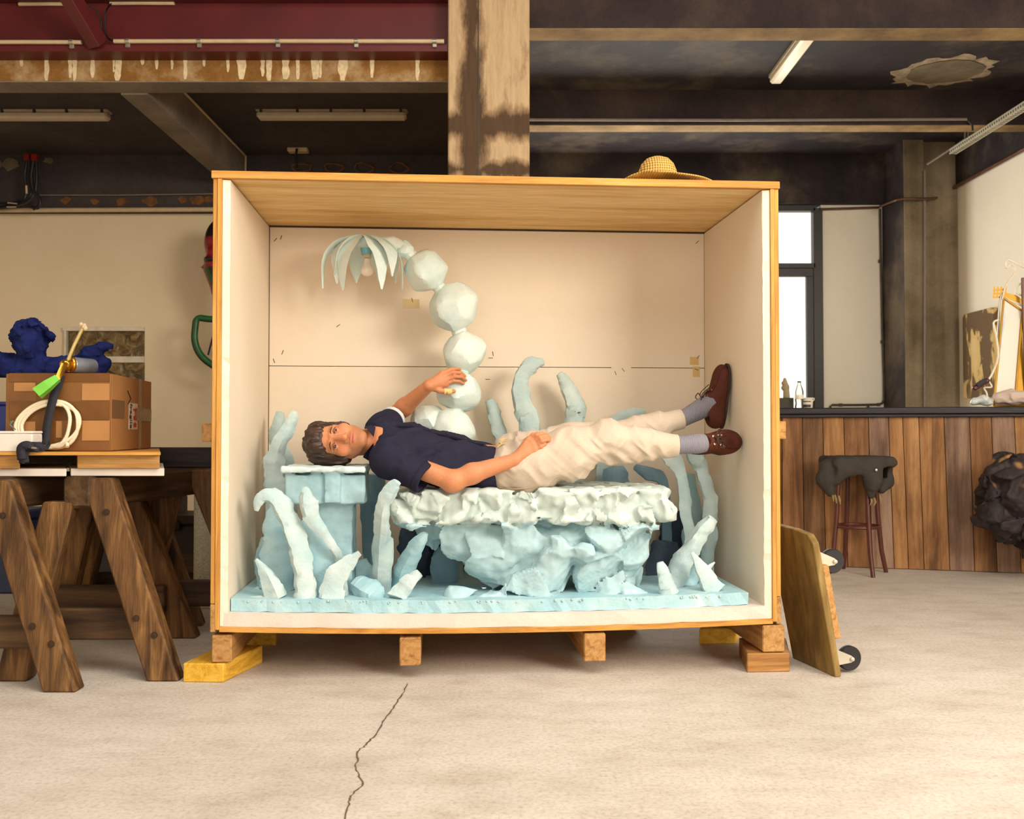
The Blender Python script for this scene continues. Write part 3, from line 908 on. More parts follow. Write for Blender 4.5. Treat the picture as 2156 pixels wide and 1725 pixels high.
# small hatch window in the left wall
M['plastic_film'] = None
m, nt, bs = newmat('crinkled_plastic_film')
mp = coords(nt); n1 = N(nt, 'ShaderNodeTexNoise', Scale=9.0, Detail=5.0, Distortion=1.5)
nt.links.new(mp.outputs[0], n1.inputs['Vector'])
r_ = ramp(nt, n1.outputs[0], [(0.3, srgb(62, 48, 30)), (0.5, srgb(112, 90, 54)), (0.72, srgb(168, 146, 100))])
nt.links.new(r_.outputs[0], bs.inputs['Base Color']); bs.inputs['Roughness'].default_value = 0.15
bump(nt, n1.outputs[0], bs, 1.0, 0.05)
M['plastic_film'] = m
w2 = empty('window_2', at(220, 980, YL)); tag(w2, 'small hatch window covered with crinkled plastic in the left wall', 'window', kind='structure')
M['white_frame'] = flat('white_frame', srgb(226, 216, 196), 0.5)
def lbar(name, px0, px1, py0, py1, d, mat, y0=YL):
    a, b = at(px0, py1, y0), at(px1, py0, y0)
    return box(name, (b.x - a.x, d, b.z - a.z), ((a.x + b.x) / 2, y0 - d / 2 + .001, (a.z + b.z) / 2), mat, w2)
lbar('pane', 144, 305, 698, 752, .008, M['plastic_film'])
lbar('pane', 144, 305, 764, 985, .008, M['plastic_film'])
lbar('meeting_rail', 144, 305, 751, 764, .03, M['white_frame'])
lbar('frame_head', 136, 306, 690, 698, .05, M['white_frame'])
lbar('frame_jamb', 136, 144, 698, 990, .05, M['white_frame'])

# ================================================================== the packing crate
ply = dict(dark=srgb(216, 168, 98), base=srgb(238, 200, 138), light=srgb(246, 216, 160))
M['ply'] = wood('plywood', axis=0, knots=1.6, grain=9.0, stretch=0.10, tint=0.1, **ply)
M['ply_edge'] = wood('plywood_edge', srgb(170, 112, 48), srgb(208, 150, 72), srgb(224, 172, 96), axis=0, grain=30, tint=0.12)
M['ply_edge_z'] = wood('plywood_edge_upright', srgb(170, 112, 48), srgb(208, 150, 72), srgb(224, 172, 96), axis=2, grain=30, tint=0.12)
M['softwood_y'] = wood('softwood_block', srgb(146, 100, 52), srgb(186, 138, 80), srgb(204, 160, 102), axis=1, grain=40, tint=0.2)
M['softwood_x'] = wood('softwood_batten', srgb(160, 112, 58), srgb(196, 146, 84), srgb(216, 172, 110), axis=0, grain=34, tint=0.2)
M['foam_white'] = concrete('white_foam_board', srgb(220, 203, 180), srgb(228, 213, 193), srgb(234, 221, 203), scale=0.9, bmp=0.1, contrast=0.3, rough=0.7, fine=0.05)
M['foam_floor'] = concrete('white_foam_floor', srgb(206, 192, 182), srgb(218, 205, 195), srgb(226, 214, 205), scale=3.0, bmp=0.3, contrast=0.3, rough=0.8, fine=0.15)
M['joint'] = flat('dark_joint', srgb(70, 50, 36), 0.9)
M['tape'] = flat('yellowed_tape', srgb(206, 176, 118), 0.25, var=0.1)
crate = empty('packing_crate', cr(CR_W / 2, 0.5, 0.1)); crate.rotation_euler = (0, 0, CR_A)
tag(crate, 'large open plywood packing crate lined with white foam, a man lying inside', 'crate')
ZB, ZT = 0.205, 2.010
DV = 0.90                                   # inner depth
SAG = 0.022
def cslab(name, u0, u1, v0, v1, w0, w1, mat, parent=None, bev=.002):
    c = cr((u0 + u1) / 2, (v0 + v1) / 2, (w0 + w1) / 2)
    return box(name, (u1 - u0, v1 - v0, w1 - w0), c, mat, parent or crate, rot=(0, 0, CR_A), bev=bev)
def sagslab(name, u0, u1, v0, v1, w0, w1, mat, parent=None, n=24, rough=0.0, sag=SAG, vfun=None):
    vs, fs = [], []
    rr = random.Random(11)
    for i in range(n + 1):
        u = u0 + (u1 - u0) * i / n
        t = (u - CR_W / 2) / (CR_W / 2)
        s = -sag * max(0.0, 1 - t * t)
        for (v, w) in ((v0, w0), (v1, w0), (v1, w1), (v0, w1)):
            j = rr.uniform(-rough, rough)
            vs.append(cr(u, v + (j if v == v0 else 0), w + s + j * .4))
    for i in range(n):
        for k in range(4):
            k2 = (k + 1) % 4
            fs.append((i * 4 + k, i * 4 + k2, (i + 1) * 4 + k2, (i + 1) * 4 + k))
    fs.append((3, 2, 1, 0)); fs.append(tuple(range(n * 4, n * 4 + 4)))
    return meshobj(name, vs, fs, mat, parent or crate)
cslab('top_panel', 0, CR_W, 0.02, DV + .06, ZT - .022, ZT - .002, M['ply'])
cslab('top_trim', -.006, CR_W + .004, -.004, .024, ZT - .026, ZT + .004, M['ply_edge'])
cslab('top_trim', 0, CR_W, DV + .03, DV + .06, ZT - .05, ZT - .022, M['ply_edge'])
for (u0, u1, nm) in ((0.0, .018, 'side_batten'), (.018, .036, 'side_panel'), (CR_W - .018, CR_W, 'side_batten'), (CR_W - .036, CR_W - .018, 'side_panel')):
    cslab(nm, u0, u1, 0.0 if nm == 'side_panel' else 0.004, (DV + .06) if nm == 'side_panel' else .09, ZB - .002 if nm == 'side_panel' else ZB + .1, ZT - .026, M['ply_edge_z'])
cslab('corner_block', 0, .02, .002, .09, ZB - .01, ZB + .098, M['softwood_y'])
cslab('corner_block', CR_W - .02, CR_W, .002, .09, ZB - .01, ZB + .098, M['softwood_y'])
cslab('back_panel', 0.036, CR_W - .036, DV + .04, DV + .058, ZB, ZT - .022, M['ply'])
sagslab('bottom_panel', .036, CR_W - .036, 0.0, DV + .04, ZB - .008, ZB + .012, M['ply_edge'])
FT = ZB + .012                               # foam floor
sagslab('floor_foam', .04, CR_W - .04, .012, DV + .03, FT, FT + .052, M['foam_floor'], rough=.003)
# foam lining: back in two boards with a hair joint, sides with worn edges
ZJ = pc(1024, 773, DV).z
cslab('back_foam', .064, CR_W - .064, DV, DV + .038, ZJ + .0015, ZT - .03, M['foam_white'], bev=.001)
cslab('back_foam', .064, CR_W - .064, DV, DV + .038, FT + .01, ZJ - .0015, M['foam_white'], bev=.001)
cslab('joint', .064, CR_W - .064, DV + .008, DV + .037, ZJ - .002, ZJ + .002, M['joint'], bev=0)
for side in (0, 1):
    rr = random.Random(20 + side)
    u0, u1 = (.037, .066) if side == 0 else (CR_W - .037, CR_W - .066)
    vs, fs = [], []
    n = 60
    for i in range(n + 1):
        w = FT + (ZT - .03 - FT) * i / n
        j = rr.uniform(0, .006) + (.012 * rr.random() if rr.random() < .06 else 0)
        b0 = .012 + j
        for (u, v) in ((u0, .008), (u0, DV), (u1, DV), (u1 - (u1 - u0) * 0.02, b0)):
            vs.append(cr(u, v, w))
    for i in range(n):
        for k in range(4):
            k2 = (k + 1) % 4
            fs.append((i * 4 + k, i * 4 + k2, (i + 1) * 4 + k2, (i + 1) * 4 + k))
    fs.append((3, 2, 1, 0)); fs.append(tuple(range(n * 4, n * 4 + 4)))
    o = meshobj('side_foam', vs, fs, M['foam_white'], crate)
    bm = bmesh.new(); bm.from_mesh(o.data); bmesh.ops.recalc_face_normals(bm, faces=bm.faces[:]); bm.to_mesh(o.data); bm.free()
# dark ragged line where lining meets lid
cslab('joint', .066, CR_W - .066, DV - .004, DV + .03, ZT - .031, ZT - .022, M['joint'], bev=0)
cslab('joint', .0655, .069, DV - .0035, DV + .001, FT + .06, ZT - .03, M['joint'], bev=0)
cslab('joint', CR_W - .067, CR_W - .0655, DV - .002, DV + .001, FT + .06, ZT - .03, M['joint'], bev=0)
# tape and staples on the back lining
for (px, py, sx, sy) in ((1308, 782, .10, .05), (1466, 783, .036, .052), (866, 640, .08, .045), (1462, 760, .045, .04)):
    c = pc(px, py, DV - .0005); box('tape_patch', (sx, .0015, sy), c, M['tape'] if px != 1308 else M['foam_white'], crate, rot=(0, 0, CR_A), bev=0)
for (px, py, a) in ((1033, 754, 0), (1027, 799, 0), (1296, 786, 1.2), (1466, 778, .4), (1312, 779, .9), (580, 505, 2.3), (592, 500, 1.9), (712, 686, 2.5), (1470, 752, 2.2), (595, 742, 1.9), (1468, 510, 2.4), (1038, 745, 1.4), (577, 760, 1.2), (868, 632, 1.3)):
    c = pc(px, py, DV - .001)
    box('staple', (.022, .0025, .0025), c, M['dark_pipe'], crate, rot=(0, a, CR_A), bev=0)
# runners under the floor, side grips
for (px0, px1, py0, py1) in ((445, 488, 1338, 1396), (841, 886, 1343, 1403), (1230, 1275, 1334, 1394), (1606, 1652, 1317, 1374)):
    a, b = pc(px0, py1, .0), pc(px1, py0, .0)
    w = (b - a).dot(CR_R); h = b.z - a.z
    c = (a + b) / 2 + CR_N * (.46)
    box('runner', (w, .92, h), c, M['softwood_y'], crate, rot=(0, 0, CR_A), bev=.004)
cslab('rear_shade_board', .35, CR_W - .42, DV - .06, DV + .02, .012, ZB - .035, M['softwood_x'])  # board added to keep light from behind out from under the crate
for (px, py, u) in ((439, 911, -.03), (1652, 906, CR_W + .03)):
    z = pc(px, py, .1).z
    box('side_grip', (.062, .30, .075), cr(u, .25, z), M['softwood_y'], crate, rot=(0, 0, CR_A), bev=.003)

# loose blocks under the runners
M['yellow_block'] = wood('yellow_block', srgb(190, 136, 30), srgb(222, 172, 56), srgb(236, 192, 84), axis=1, grain=30, tint=0.05)
M['old_block'] = wood('old_block', srgb(110, 72, 34), srgb(158, 110, 58), srgb(190, 142, 84), axis=0, grain=20, tint=0.05, knots=4)
zr = pc(460, 1396, 0).z
def quadblock(name, pts, z0, z1, mat, label):
    P = [onfloor(*p) for p in pts]
    v = [Vector((p.x, p.y, z0)) for p in P] + [Vector((p.x, p.y, z1)) for p in P]
    o = hexa(name, v, mat, bev=.004)
    return tag(o, label, 'block')
quadblock('wood_block', ((385, 1437), (470, 1438), (553, 1396), (470, 1392)), 0.0, zr - .002, M['yellow_block'], 'yellow wood block under the left front corner of the crate')
zr2 = pc(1630, 1374, 0).z
quadblock('wood_block', ((1573, 1417), (1663, 1415), (1655, 1380), (1556, 1380)), 0.0, zr2 - .002, M['old_block'], 'knotty brown wood block under the right front corner of the crate')
zr3 = pc(1630, 1317, 0).z
quadblock('wood_block', ((1472, 1357), (1549, 1356), (1560, 1335), (1490, 1335)), 0.0, .072, M['yellow_block'], 'yellow wood block under the back right of the crate')
quadblock('wood_block', ((520, 1360), (582, 1360), (590, 1338), (540, 1338)), 0.0, .072, M['yellow_block'], 'pale wood block in the shade under the back left of the crate')

# ================================================================== carved foam scenery in the crate
def foammat(name, lo, mid, hi, bmp=0.5):
    m, nt, bs = newmat(name)
    mp = coords(nt)
    n = N(nt, 'ShaderNodeTexNoise', Scale=6.0, Detail=6.0, Roughness=0.6)
    nt.links.new(mp.outputs[0], n.inputs['Vector'])
    r = ramp(nt, n.outputs[0], [(0.3, lo), (0.5, mid), (0.68, hi)])
    nt.links.new(r.outputs[0], bs.inputs['Base Color'])
    bs.inputs['Roughness'].default_value = 0.55
    bs.inputs['Specular IOR Level'].default_value = 0.25
    n2 = N(nt, 'ShaderNodeTexNoise', Scale=24.0, Detail=6.0, Roughness=0.65)
    nt.links.new(mp.outputs[0], n2.inputs['Vector'])
    bump(nt, n2.outputs[0], bs, bmp, 0.012)
    return m
C_PALE, C_BLUE, C_DEEP = srgb(196, 213, 213), srgb(168, 199, 206), srgb(140, 178, 190)
M['foam_pale'] = foammat('pale_carved_foam', srgb(166, 194, 199), srgb(184, 203, 204), srgb(200, 213, 210))
M['foam_blue'] = foammat('blue_carved_foam', srgb(146, 188, 202), srgb(164, 200, 209), srgb(184, 210, 214))
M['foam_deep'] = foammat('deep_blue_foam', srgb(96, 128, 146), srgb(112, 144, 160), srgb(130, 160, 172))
M['foam_shadow'] = foammat('shadow_toned_foam', srgb(46, 58, 72), srgb(58, 70, 86), srgb(72, 86, 100))  # slate tone stands in for the deep shade behind the bench
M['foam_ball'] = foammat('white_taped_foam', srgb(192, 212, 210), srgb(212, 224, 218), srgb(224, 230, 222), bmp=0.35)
M['foam_back'] = foammat('shaded_back_foam', srgb(158, 180, 180), srgb(172, 190, 188), srgb(186, 200, 194))  # pale foam, the shade and warm bounce at the back put into its colour
foam_attr = attrmat('carved_bench_foam', 0.55, bmp=0.5, bscale=22.0, spec=0.25)
def mpp(v): return (3.92 + v) / F          # metres per photo pixel inside the crate
slabU0 = (pc(487, 1290, .06) - CR_O).dot(CR_R); slabU1 = (pc(1574, 1275, .06) - CR_O).dot(CR_R)
SB = FT + .052                              # underside of the blue slab (before sag)
base = sagslab('foam_slab', slabU0, slabU1, .05, DV - .01, SB + .001, SB + .052, M['foam_blue'], rough=.004, n=60, parent=crate)
base.parent = None; base.matrix_parent_inverse = Matrix()
tag(base, 'pale blue foam slab covering the crate floor', 'foam slab')
SLT = SB + .052
rr = random.Random(4)
vs, fs = [], []
for i in range(70):                         # drops of glue along the slab edge
    u = rr.uniform(slabU0 + .03, slabU1 - .03); t = (u - CR_W / 2) / (CR_W / 2)
    c = cr(u, .048 + rr.uniform(-.001, .002), SLT - SAG * (1 - t * t) - rr.uniform(.003, .012)); r = rr.uniform(.003, .0065)
    k0 = len(vs)
    for d in ((1, 0, 0), (-1, 0, 0), (0, 1, 0), (0, -1, 0), (0, 0, 1), (0, 0, -1)): vs.append(c + Vector(d) * r)
    for f in ((0, 2, 4), (2, 1, 4), (1, 3, 4), (3, 0, 4), (2, 0, 5), (1, 2, 5), (3, 1, 5), (0, 3, 5)): fs.append([k0 + q for q in f])
o = meshobj('glue_drops', vs, fs, M['foam_pale'], base, smooth=True); o['kind'] = 'stuff'
def slabtop(p):
    u = (Vector(p) - CR_O).dot(CR_R); t = (u - CR_W / 2) / (CR_W / 2)
    return SLT - SAG * max(0, 1 - t * t)

def frond(path, label, mat='foam_pale', seed=1, sides=7, flatk=0.8, name='foam_frond', cat='foam frond', ground=True, jit=.16, spurs=(), dk=.8):
    """path: (px, py, v, radius px) from the base to the tip"""
    P = [pc(x, y, v) for (x, y, v, r) in path]
    R = [r * mpp(v) for (x, y, v, r) in path]
    if ground:                               # run the base down to the slab
        z = slabtop(P[0])
        if P[0].z > z + .01:
            P.insert(0, Vector((P[0].x, P[0].y, z - .004))); R.insert(0, R[0] * 1.06)
        else:
            P[0].z = z - .004
    S = spline([(p.x, p.y, p.z, r * 1.3) for p, r in zip(P, R)], 9)
    sides = sides + 5
    rnd = random.Random(seed)
    fr = frames([q[:3] for q in S])
    ph = rnd.uniform(0, 6.28)
    n = len(fr)
    # carved facets: cutting planes that change along the blade
    def cut():
        return [(rnd.uniform(0, 6.28), rnd.uniform(.62, .92)) for _ in range(5)]
    prof = cut()
    vs, fs = [], []
    tilt = [0.0] * 5
    for i, (p, a, b) in enumerate(fr):
        if i % 7 == 0:
            k_ = rnd.randrange(5); prof[k_] = (prof[k_][0] + rnd.uniform(-.6, .6), rnd.uniform(.60, .92))
            k_ = rnd.randrange(5); prof[k_] = (prof[k_][0], rnd.uniform(.60, .95))
        for k in range(sides):
            th = 2 * math.pi * k / sides + ph
            q = 1.0
            for (pa, pd_) in prof:
                c_ = math.cos(th - pa)
                if c_ > .05: q = min(q, pd_ / c_)
            vs.append(p + (a * math.cos(th) + b * math.sin(th) * flatk) * (max(S[i][3], .004) * q))
    arr = np.array([tuple(v) for v in vs])
    nz = .30 * vnoise(arr, 17, seed) + .16 * vnoise(arr, 46, seed + 1) + .10 * np.abs(vnoise(arr, 95, seed + 2))
    for i in range(n):
        c_ = fr[i][0]
        for k in range(sides):
            j = i * sides + k
            q_ = (vs[j] - c_) * (1 + float(nz[j]) * .85)
            vs[j] = c_ + q_ - CR_N * (q_.dot(CR_N) * (1 - dk))
    for i in range(n - 1):
        for k in range(sides):
            k2 = (k + 1) % sides
            fs.append((i * sides + k, i * sides + k2, (i + 1) * sides + k2, (i + 1) * sides + k))
    fs.append(tuple(reversed(range(sides))))
    tip = fr[-1][0] + (fr[-1][0] - fr[-2][0]) * .5
    vs.append(tip); ti = len(vs) - 1
    for k in range(sides): fs.append(((n - 1) * sides + k, (n - 1) * sides + (k + 1) % sides, ti))
    o = meshobj(name, vs, fs, M[mat], None, angle=38)
    tag(o, label, cat, 'carved foam pieces in the crate')
    for (path2, r0, r1) in spurs:
        Q = [pc(*q) for q in path2]
        S2 = spline([tuple(q) for q in Q], 3)
        tube('spur', S2, [r0 + (r1 - r0) * i / (len(S2) - 1) for i in range(len(S2))], M[mat], o, sides=6, smooth=True, jitter=.15, seed=seed + 3)
    return o
FR = [
 ([(583, 1279, .10, 21), (577, 1243, .10, 18), (560, 1207, .11, 11), (540, 1178, .11, 4)], 'short pointed tooth at the left front corner of the foam slab', 'foam_pale'),
 ([(641, 1277, 0.1, 19), (640, 1225, 0.1, 19), (630, 1163, 0.1, 18), (612, 1108, 0.1, 18), (597, 1072, 0.1, 17), (577, 1048, 0.1, 16), (556, 1047, 0.1, 13), (544, 1060, 0.1, 9), (540, 1076, 0.1, 4)], 'tall hooked frond curling over at the left front', 'foam_pale', 0.7),
 ([(592, 1275, 0.3, 33), (588, 1185, 0.3, 31), (584, 1125, 0.3, 25), (580, 1075, 0.3, 15), (578, 1055, 0.3, 8)], 'broad blue blade behind the hooked frond', 'foam_blue', 0.55),
 ([(562, 1240, 0.41, 17), (556, 1180, 0.41, 15), (560, 1132, 0.41, 8)], 'rounded blue stub beside the left foam lining', 'foam_blue', 0.4),
 ([(590, 1215, 0.53, 20), (584, 1065, 0.53, 19), (578, 1012, 0.53, 19), (578, 972, 0.53, 17), (589, 935, 0.53, 14), (606, 903, 0.53, 12), (617, 880, 0.53, 9), (621, 866, 0.53, 5)], 'tallest frond left of the head, bent to the right', 'foam_pale', 0.7),
 ([(604, 1200, 0.7, 18), (604, 1090, 0.7, 17), (600, 980, 0.7, 17), (582, 935, 0.7, 13), (584, 900, 0.7, 12), (591, 868, 0.7, 7)], 'thin upright prong behind the tallest left frond', 'foam_back', 0.6),
 ([(655, 1285, 0.165, 34), (662, 1190, 0.165, 37), (652, 1125, 0.165, 24), (640, 1095, 0.165, 8)], 'wide blue wedge in front of the headrest post', 'foam_blue', 0.28),
 ([(724, 1240, 0.18, 8), (714, 1180, 0.155, 8), (700, 1153, 0.11, 9), (681, 1124, 0.1, 10), (658, 1094, 0.085, 15), (646, 1062, 0.075, 17), (643, 1036, 0.07, 11), (641, 1026, 0.07, 5)], 'slanting frond with a spoon-shaped tip before the headrest', 'foam_pale', 0.7),
 ([(697, 1272, 0.1, 26), (703, 1229, 0.1, 25), (723, 1197, 0.1, 19), (744, 1174, 0.1, 11), (757, 1164, 0.1, 6)], 'thick front frond leaning right toward the fallen foam log', 'foam_pale', 0.45),
 ([(799, 1250, 0.27, 20), (803, 1160, 0.18, 21), (807, 1095, 0.09, 18), (812, 1060, 0.05, 15), (825, 1032, 0.03, 15), (838, 1016, 0.02, 9)], 'tall frond touching the sleeve of the man', 'foam_pale', 0.5),
 ([(840, 1240, 0.33, 16), (852, 1192, 0.27, 18), (868, 1162, 0.23, 16), (884, 1138, 0.2, 12), (897, 1122, 0.19, 5)], 'jointed blue frond leaning toward the bench', 'foam_blue', 0.7),
 ([(838, 1272, .10, 20), (845, 1247, .11, 18), (866, 1224, .11, 14), (885, 1208, .11, 8)], 'stubby broken frond in front of the jointed frond', 'foam_pale'),
 ([(1405, 1274, .10, 20), (1401, 1232, .10, 18), (1393, 1201, .10, 14), (1389, 1184, .10, 7)], 'blunt tooth at the right front of the foam slab', 'foam_pale'),
 ([(1410, 1264, .26, 18), (1434, 1192, .26, 24), (1460, 1146, .25, 20), (1484, 1112, .24, 17), (1502, 1091, .23, 10)], 'thick frond leaning right beside the bench', 'foam_pale'),
 ([(1508, 1268, .13, 21), (1496, 1231, .13, 19), (1483, 1205, .13, 13), (1470, 1184, .13, 8), (1457, 1163, .13, 4)], 'forked frond at the right front of the foam slab', 'foam_pale'),
 ([(1436, 1262, .32, 24), (1448, 1220, .32, 20), (1466, 1196, .32, 11)], 'pale stub between the leaning and forked fronds on the right', 'foam_blue'),
 ([(1488, 1240, .56, 14), (1493, 1160, .56, 13), (1497, 1100, .56, 14), (1496, 1048, .56, 14), (1480, 990, .59, 17), (1465, 960, .58, 17), (1456, 945, .58, 12)], 'tall bent frond by the right foam lining under the shoe', 'foam_pale'),
 ([(1444, 1240, .46, 16), (1455, 1140, .46, 12), (1447, 1082, .46, 14), (1441, 1032, .46, 12), (1432, 992, .45, 12), (1418, 962, .44, 19), (1404, 950, .43, 14)], 'thin frond with a flared top under the trouser hem', 'foam_pale'),
 ([(1462, 1220, 0.76, 22), (1460, 1080, 0.76, 20), (1448, 1000, 0.76, 14)], 'dim blue frond behind the right end of the bench', 'foam_blue', 0.4),
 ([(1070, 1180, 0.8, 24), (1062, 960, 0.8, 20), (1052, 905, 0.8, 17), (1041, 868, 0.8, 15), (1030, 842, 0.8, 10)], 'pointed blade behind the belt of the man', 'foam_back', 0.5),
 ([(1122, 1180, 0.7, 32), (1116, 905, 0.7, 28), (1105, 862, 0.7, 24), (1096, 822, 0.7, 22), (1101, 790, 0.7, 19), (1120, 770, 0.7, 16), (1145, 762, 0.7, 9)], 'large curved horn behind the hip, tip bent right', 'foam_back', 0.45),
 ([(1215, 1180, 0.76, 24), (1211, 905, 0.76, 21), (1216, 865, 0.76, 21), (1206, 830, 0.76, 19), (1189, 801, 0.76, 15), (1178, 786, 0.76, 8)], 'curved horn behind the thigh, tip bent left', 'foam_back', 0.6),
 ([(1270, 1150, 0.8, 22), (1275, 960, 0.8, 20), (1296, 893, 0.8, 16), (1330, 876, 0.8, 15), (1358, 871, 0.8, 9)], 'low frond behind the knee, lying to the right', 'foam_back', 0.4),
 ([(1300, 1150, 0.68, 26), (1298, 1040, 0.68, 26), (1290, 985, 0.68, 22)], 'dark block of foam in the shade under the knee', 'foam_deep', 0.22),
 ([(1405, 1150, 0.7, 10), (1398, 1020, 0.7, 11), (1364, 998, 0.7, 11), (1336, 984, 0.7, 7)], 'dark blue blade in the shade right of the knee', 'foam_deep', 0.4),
 ([(545, 1262, .30, 7), (541, 1248, .30, 8), (546, 1236, .30, 4)], 'tiny foam peg beside the left foam lining', 'foam_blue'),
 ([(1527, 1256, .20, 11), (1530, 1246, .20, 7), (1523, 1240, .20, 4)], 'tiny foam peg at the right end of the slab', 'foam_pale'),
 ([(868, 1245, 0.67, 30), (872, 1150, 0.67, 32), (862, 1085, 0.67, 20)], 'upright slab toned as shade behind the leaning jointed frond', 'foam_shadow', 0.22),
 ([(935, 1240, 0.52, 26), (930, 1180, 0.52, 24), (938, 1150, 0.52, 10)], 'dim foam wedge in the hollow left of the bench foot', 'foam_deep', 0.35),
 ([(905, 1230, 0.75, 30), (900, 1130, 0.75, 34), (890, 1060, 0.75, 22)], 'foam panel toned as shade deep behind the bench on the left', 'foam_shadow', 0.2),
 ([(1392, 1245, 0.6, 32), (1392, 1185, 0.6, 34), (1396, 1140, 0.6, 26)], 'added foam panel toned as shade in the hollow right of the bench foot', 'foam_shadow', 0.18),  # panel added as darkness for the hollow
 ([(1424, 1235, 0.85, 34), (1420, 1150, 0.85, 36), (1412, 1080, 0.85, 24)], 'added foam panel toned as shade against the lining behind the right bench end', 'foam_shadow', 0.18),
 ([(950, 1235, 0.85, 34), (944, 1150, 0.85, 36), (930, 1090, 0.85, 26)], 'added foam panel toned as shade against the lining left of the bench foot', 'foam_shadow', 0.18),
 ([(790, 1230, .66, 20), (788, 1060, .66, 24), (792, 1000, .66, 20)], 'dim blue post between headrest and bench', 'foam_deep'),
]
fobj = []
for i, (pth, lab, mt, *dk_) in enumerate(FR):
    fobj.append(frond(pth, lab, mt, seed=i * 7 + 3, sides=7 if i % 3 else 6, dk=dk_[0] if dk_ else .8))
for i, f in enumerate(fobj):
    if f['label'].startswith('forked'):
        Q = [pc(1484, 1204, .13), pc(1496, 1192, .13), pc(1505, 1184, .13)]
        tube('spur', Q, [.016, .010, .003], M['foam_pale'], f, sides=6, jitter=.1)
frond([(750, 1228, .19, 15), (762, 1235, .17, 18), (778, 1244, .14, 19), (790, 1251, .12, 16), (800, 1256, .10, 10)], 'rough foam log lying on the slab at the left front', 'foam_blue', seed=91, sides=9, ground=False, name='foam_log', cat='foam log', jit=.2)
frond([(757, 1240, .52, 28), (757, 1205, .52, 28), (752, 1180, .52, 14)], 'rounded blue lump behind the fallen foam log', 'foam_blue', seed=95, sides=9, name='foam_lump', cat='foam lump')
frond([(540, 1284, .075, 20), (540, 1275, .08, 14), (538, 1264, .085, 4)], 'low white foam pyramid on the left front corner', 'foam_pale', seed=97, sides=6, name='foam_chunk', cat='foam chunk')
frond([(748, 1283, .075, 11), (748, 1277, .075, 12), (748, 1273, .075, 8)], 'flat foam offcut lying before the fallen log', 'foam_pale', seed=98, sides=9, name='foam_chunk', cat='foam chunk', flatk=1)

# ---- bench
AX = np.array([CR_R, CR_N, (0, 0, 1)]).T     # columns are the crate axes
S = SDF(k=.05)
def half(a, b): return abs(a - b) / 2
cT = pc(1128, 1068, .36); hw = 292 * mpp(.12)
ztop = pc(1130, 1029, .12).z; zbot = pc(1130, 1104, .12).z
BENCH_TOP = ztop
cT = Vector((cT.x, cT.y, (ztop + zbot) / 2))
S.box(cT, (hw * .96, .25, (ztop - zbot) / 2), AX, r=.025, k=.02)
S.box(pc(868, 1062, .36), (.07, .22, .055), AX, r=.03, k=.04)
S.cap(pc(900, 1112, .34), pc(1330, 1118, .34), .05, .06, k=.08)
S.ell(pc(1120, 1140, .34), (.40, .20, .09), AX, k=.07)
S.cap(pc(1000, 1130, .30), pc(1090, 1235, .30), .10, .13, k=.07)
S.cap(pc(1110, 1150, .30), pc(1130, 1250, .30), .15, .15, k=.06)
S.cap(pc(1170, 1150, .24), pc(1130, 1250, .20), .10, .10, k=.05)
S.box(pc(1275, 1195, .33), (.135, .15, .17), AX, r=.03, k=.05)
S.cap(pc(1075, 1238, .20), pc(965, 1262, .16), .062, .040, k=.03)
S.cap(pc(1060, 1190, .20), pc(1160, 1140, .16), .045, .06, k=.03)
S.cap(pc(1230, 1150, .14), pc(1340, 1128, .16), .035, .03, k=.03)
S.cap(pc(1225, 1262, .15), pc(1345, 1264, .15), .03, .034, k=.03)
S.cap(pc(1040, 1170, .10), pc(1000, 1150, .10), .0, .0, k=.03)
S.cap(pc(1213, 1215, .10), pc(1216, 1245, .10), .022, .02, k=.015, sub=True)
S.cap(pc(1250, 1205, .14), pc(1240, 1245, .14), .012, .014, k=.015, sub=True)
S.ell(pc(960, 1160, .12), (.10, .08, .06), AX, k=.03, sub=True)
S.plane((0, 0, slabtop(pc(1100, 1250, .3)) - .006), (0, 0, -1), k=.004)
zcr = zbot
def bdisp(P, d):
    up = 1 / (1 + np.exp(-(P[:, 2] - zcr - .012 * vnoise(P, 14, 9) - .010 * vnoise(P, 40, 10)) / .004))
    w = P * np.array([1, 1, .55])
    rough = facets(P, (.075, .075, .11), .42, .022, 3, d) + .014 * np.abs(vnoise(w, 22, 2)) + .010 * vnoise(P, 34, 3) - .004
    q = P.copy(); q[:, 2] *= .45
    wj = P + .02 * np.stack([vnoise(P, 12, 31), vnoise(P, 12, 32), vnoise(P, 12, 33)], 1)
    stri = .0022 * np.sin((P[:, 0] * .55 + P[:, 2] * 1.3 + P[:, 1] * .4) * 420) * np.clip(vnoise(P, 7, 44) * 2, 0, 1)
    calm = facets(wj, (.16, .16, .15), .32, .034, 5, d) + .014 * np.abs(vnoise(q, 10, 5)) + .006 * np.abs(vnoise(P, 30, 8)) + stri
    top = np.clip((P[:, 2] - ztop + .02) / .012, 0, 1)
    return d + (up * rough * (1 - .75 * top) + (1 - up) * calm)
def bcol(P):
    e = zcr + .012 * vnoise(P, 14, 9) + .012 * vnoise(P, 40, 10)
    t = np.clip((P[:, 2] - e + .004) / .008, 0, 1)[:, None]
    n = (.5 + .5 * fbm(P, 7, 2, 12))[:, None]
    blue = np.array(C_BLUE[:3]) * (1 - .25 * n) + np.array(C_PALE[:3]) * .25 * n
    pale = np.array(srgb(194, 207, 202)[:3])
    return blue * (1 - t) + pale * t
BENCH = S
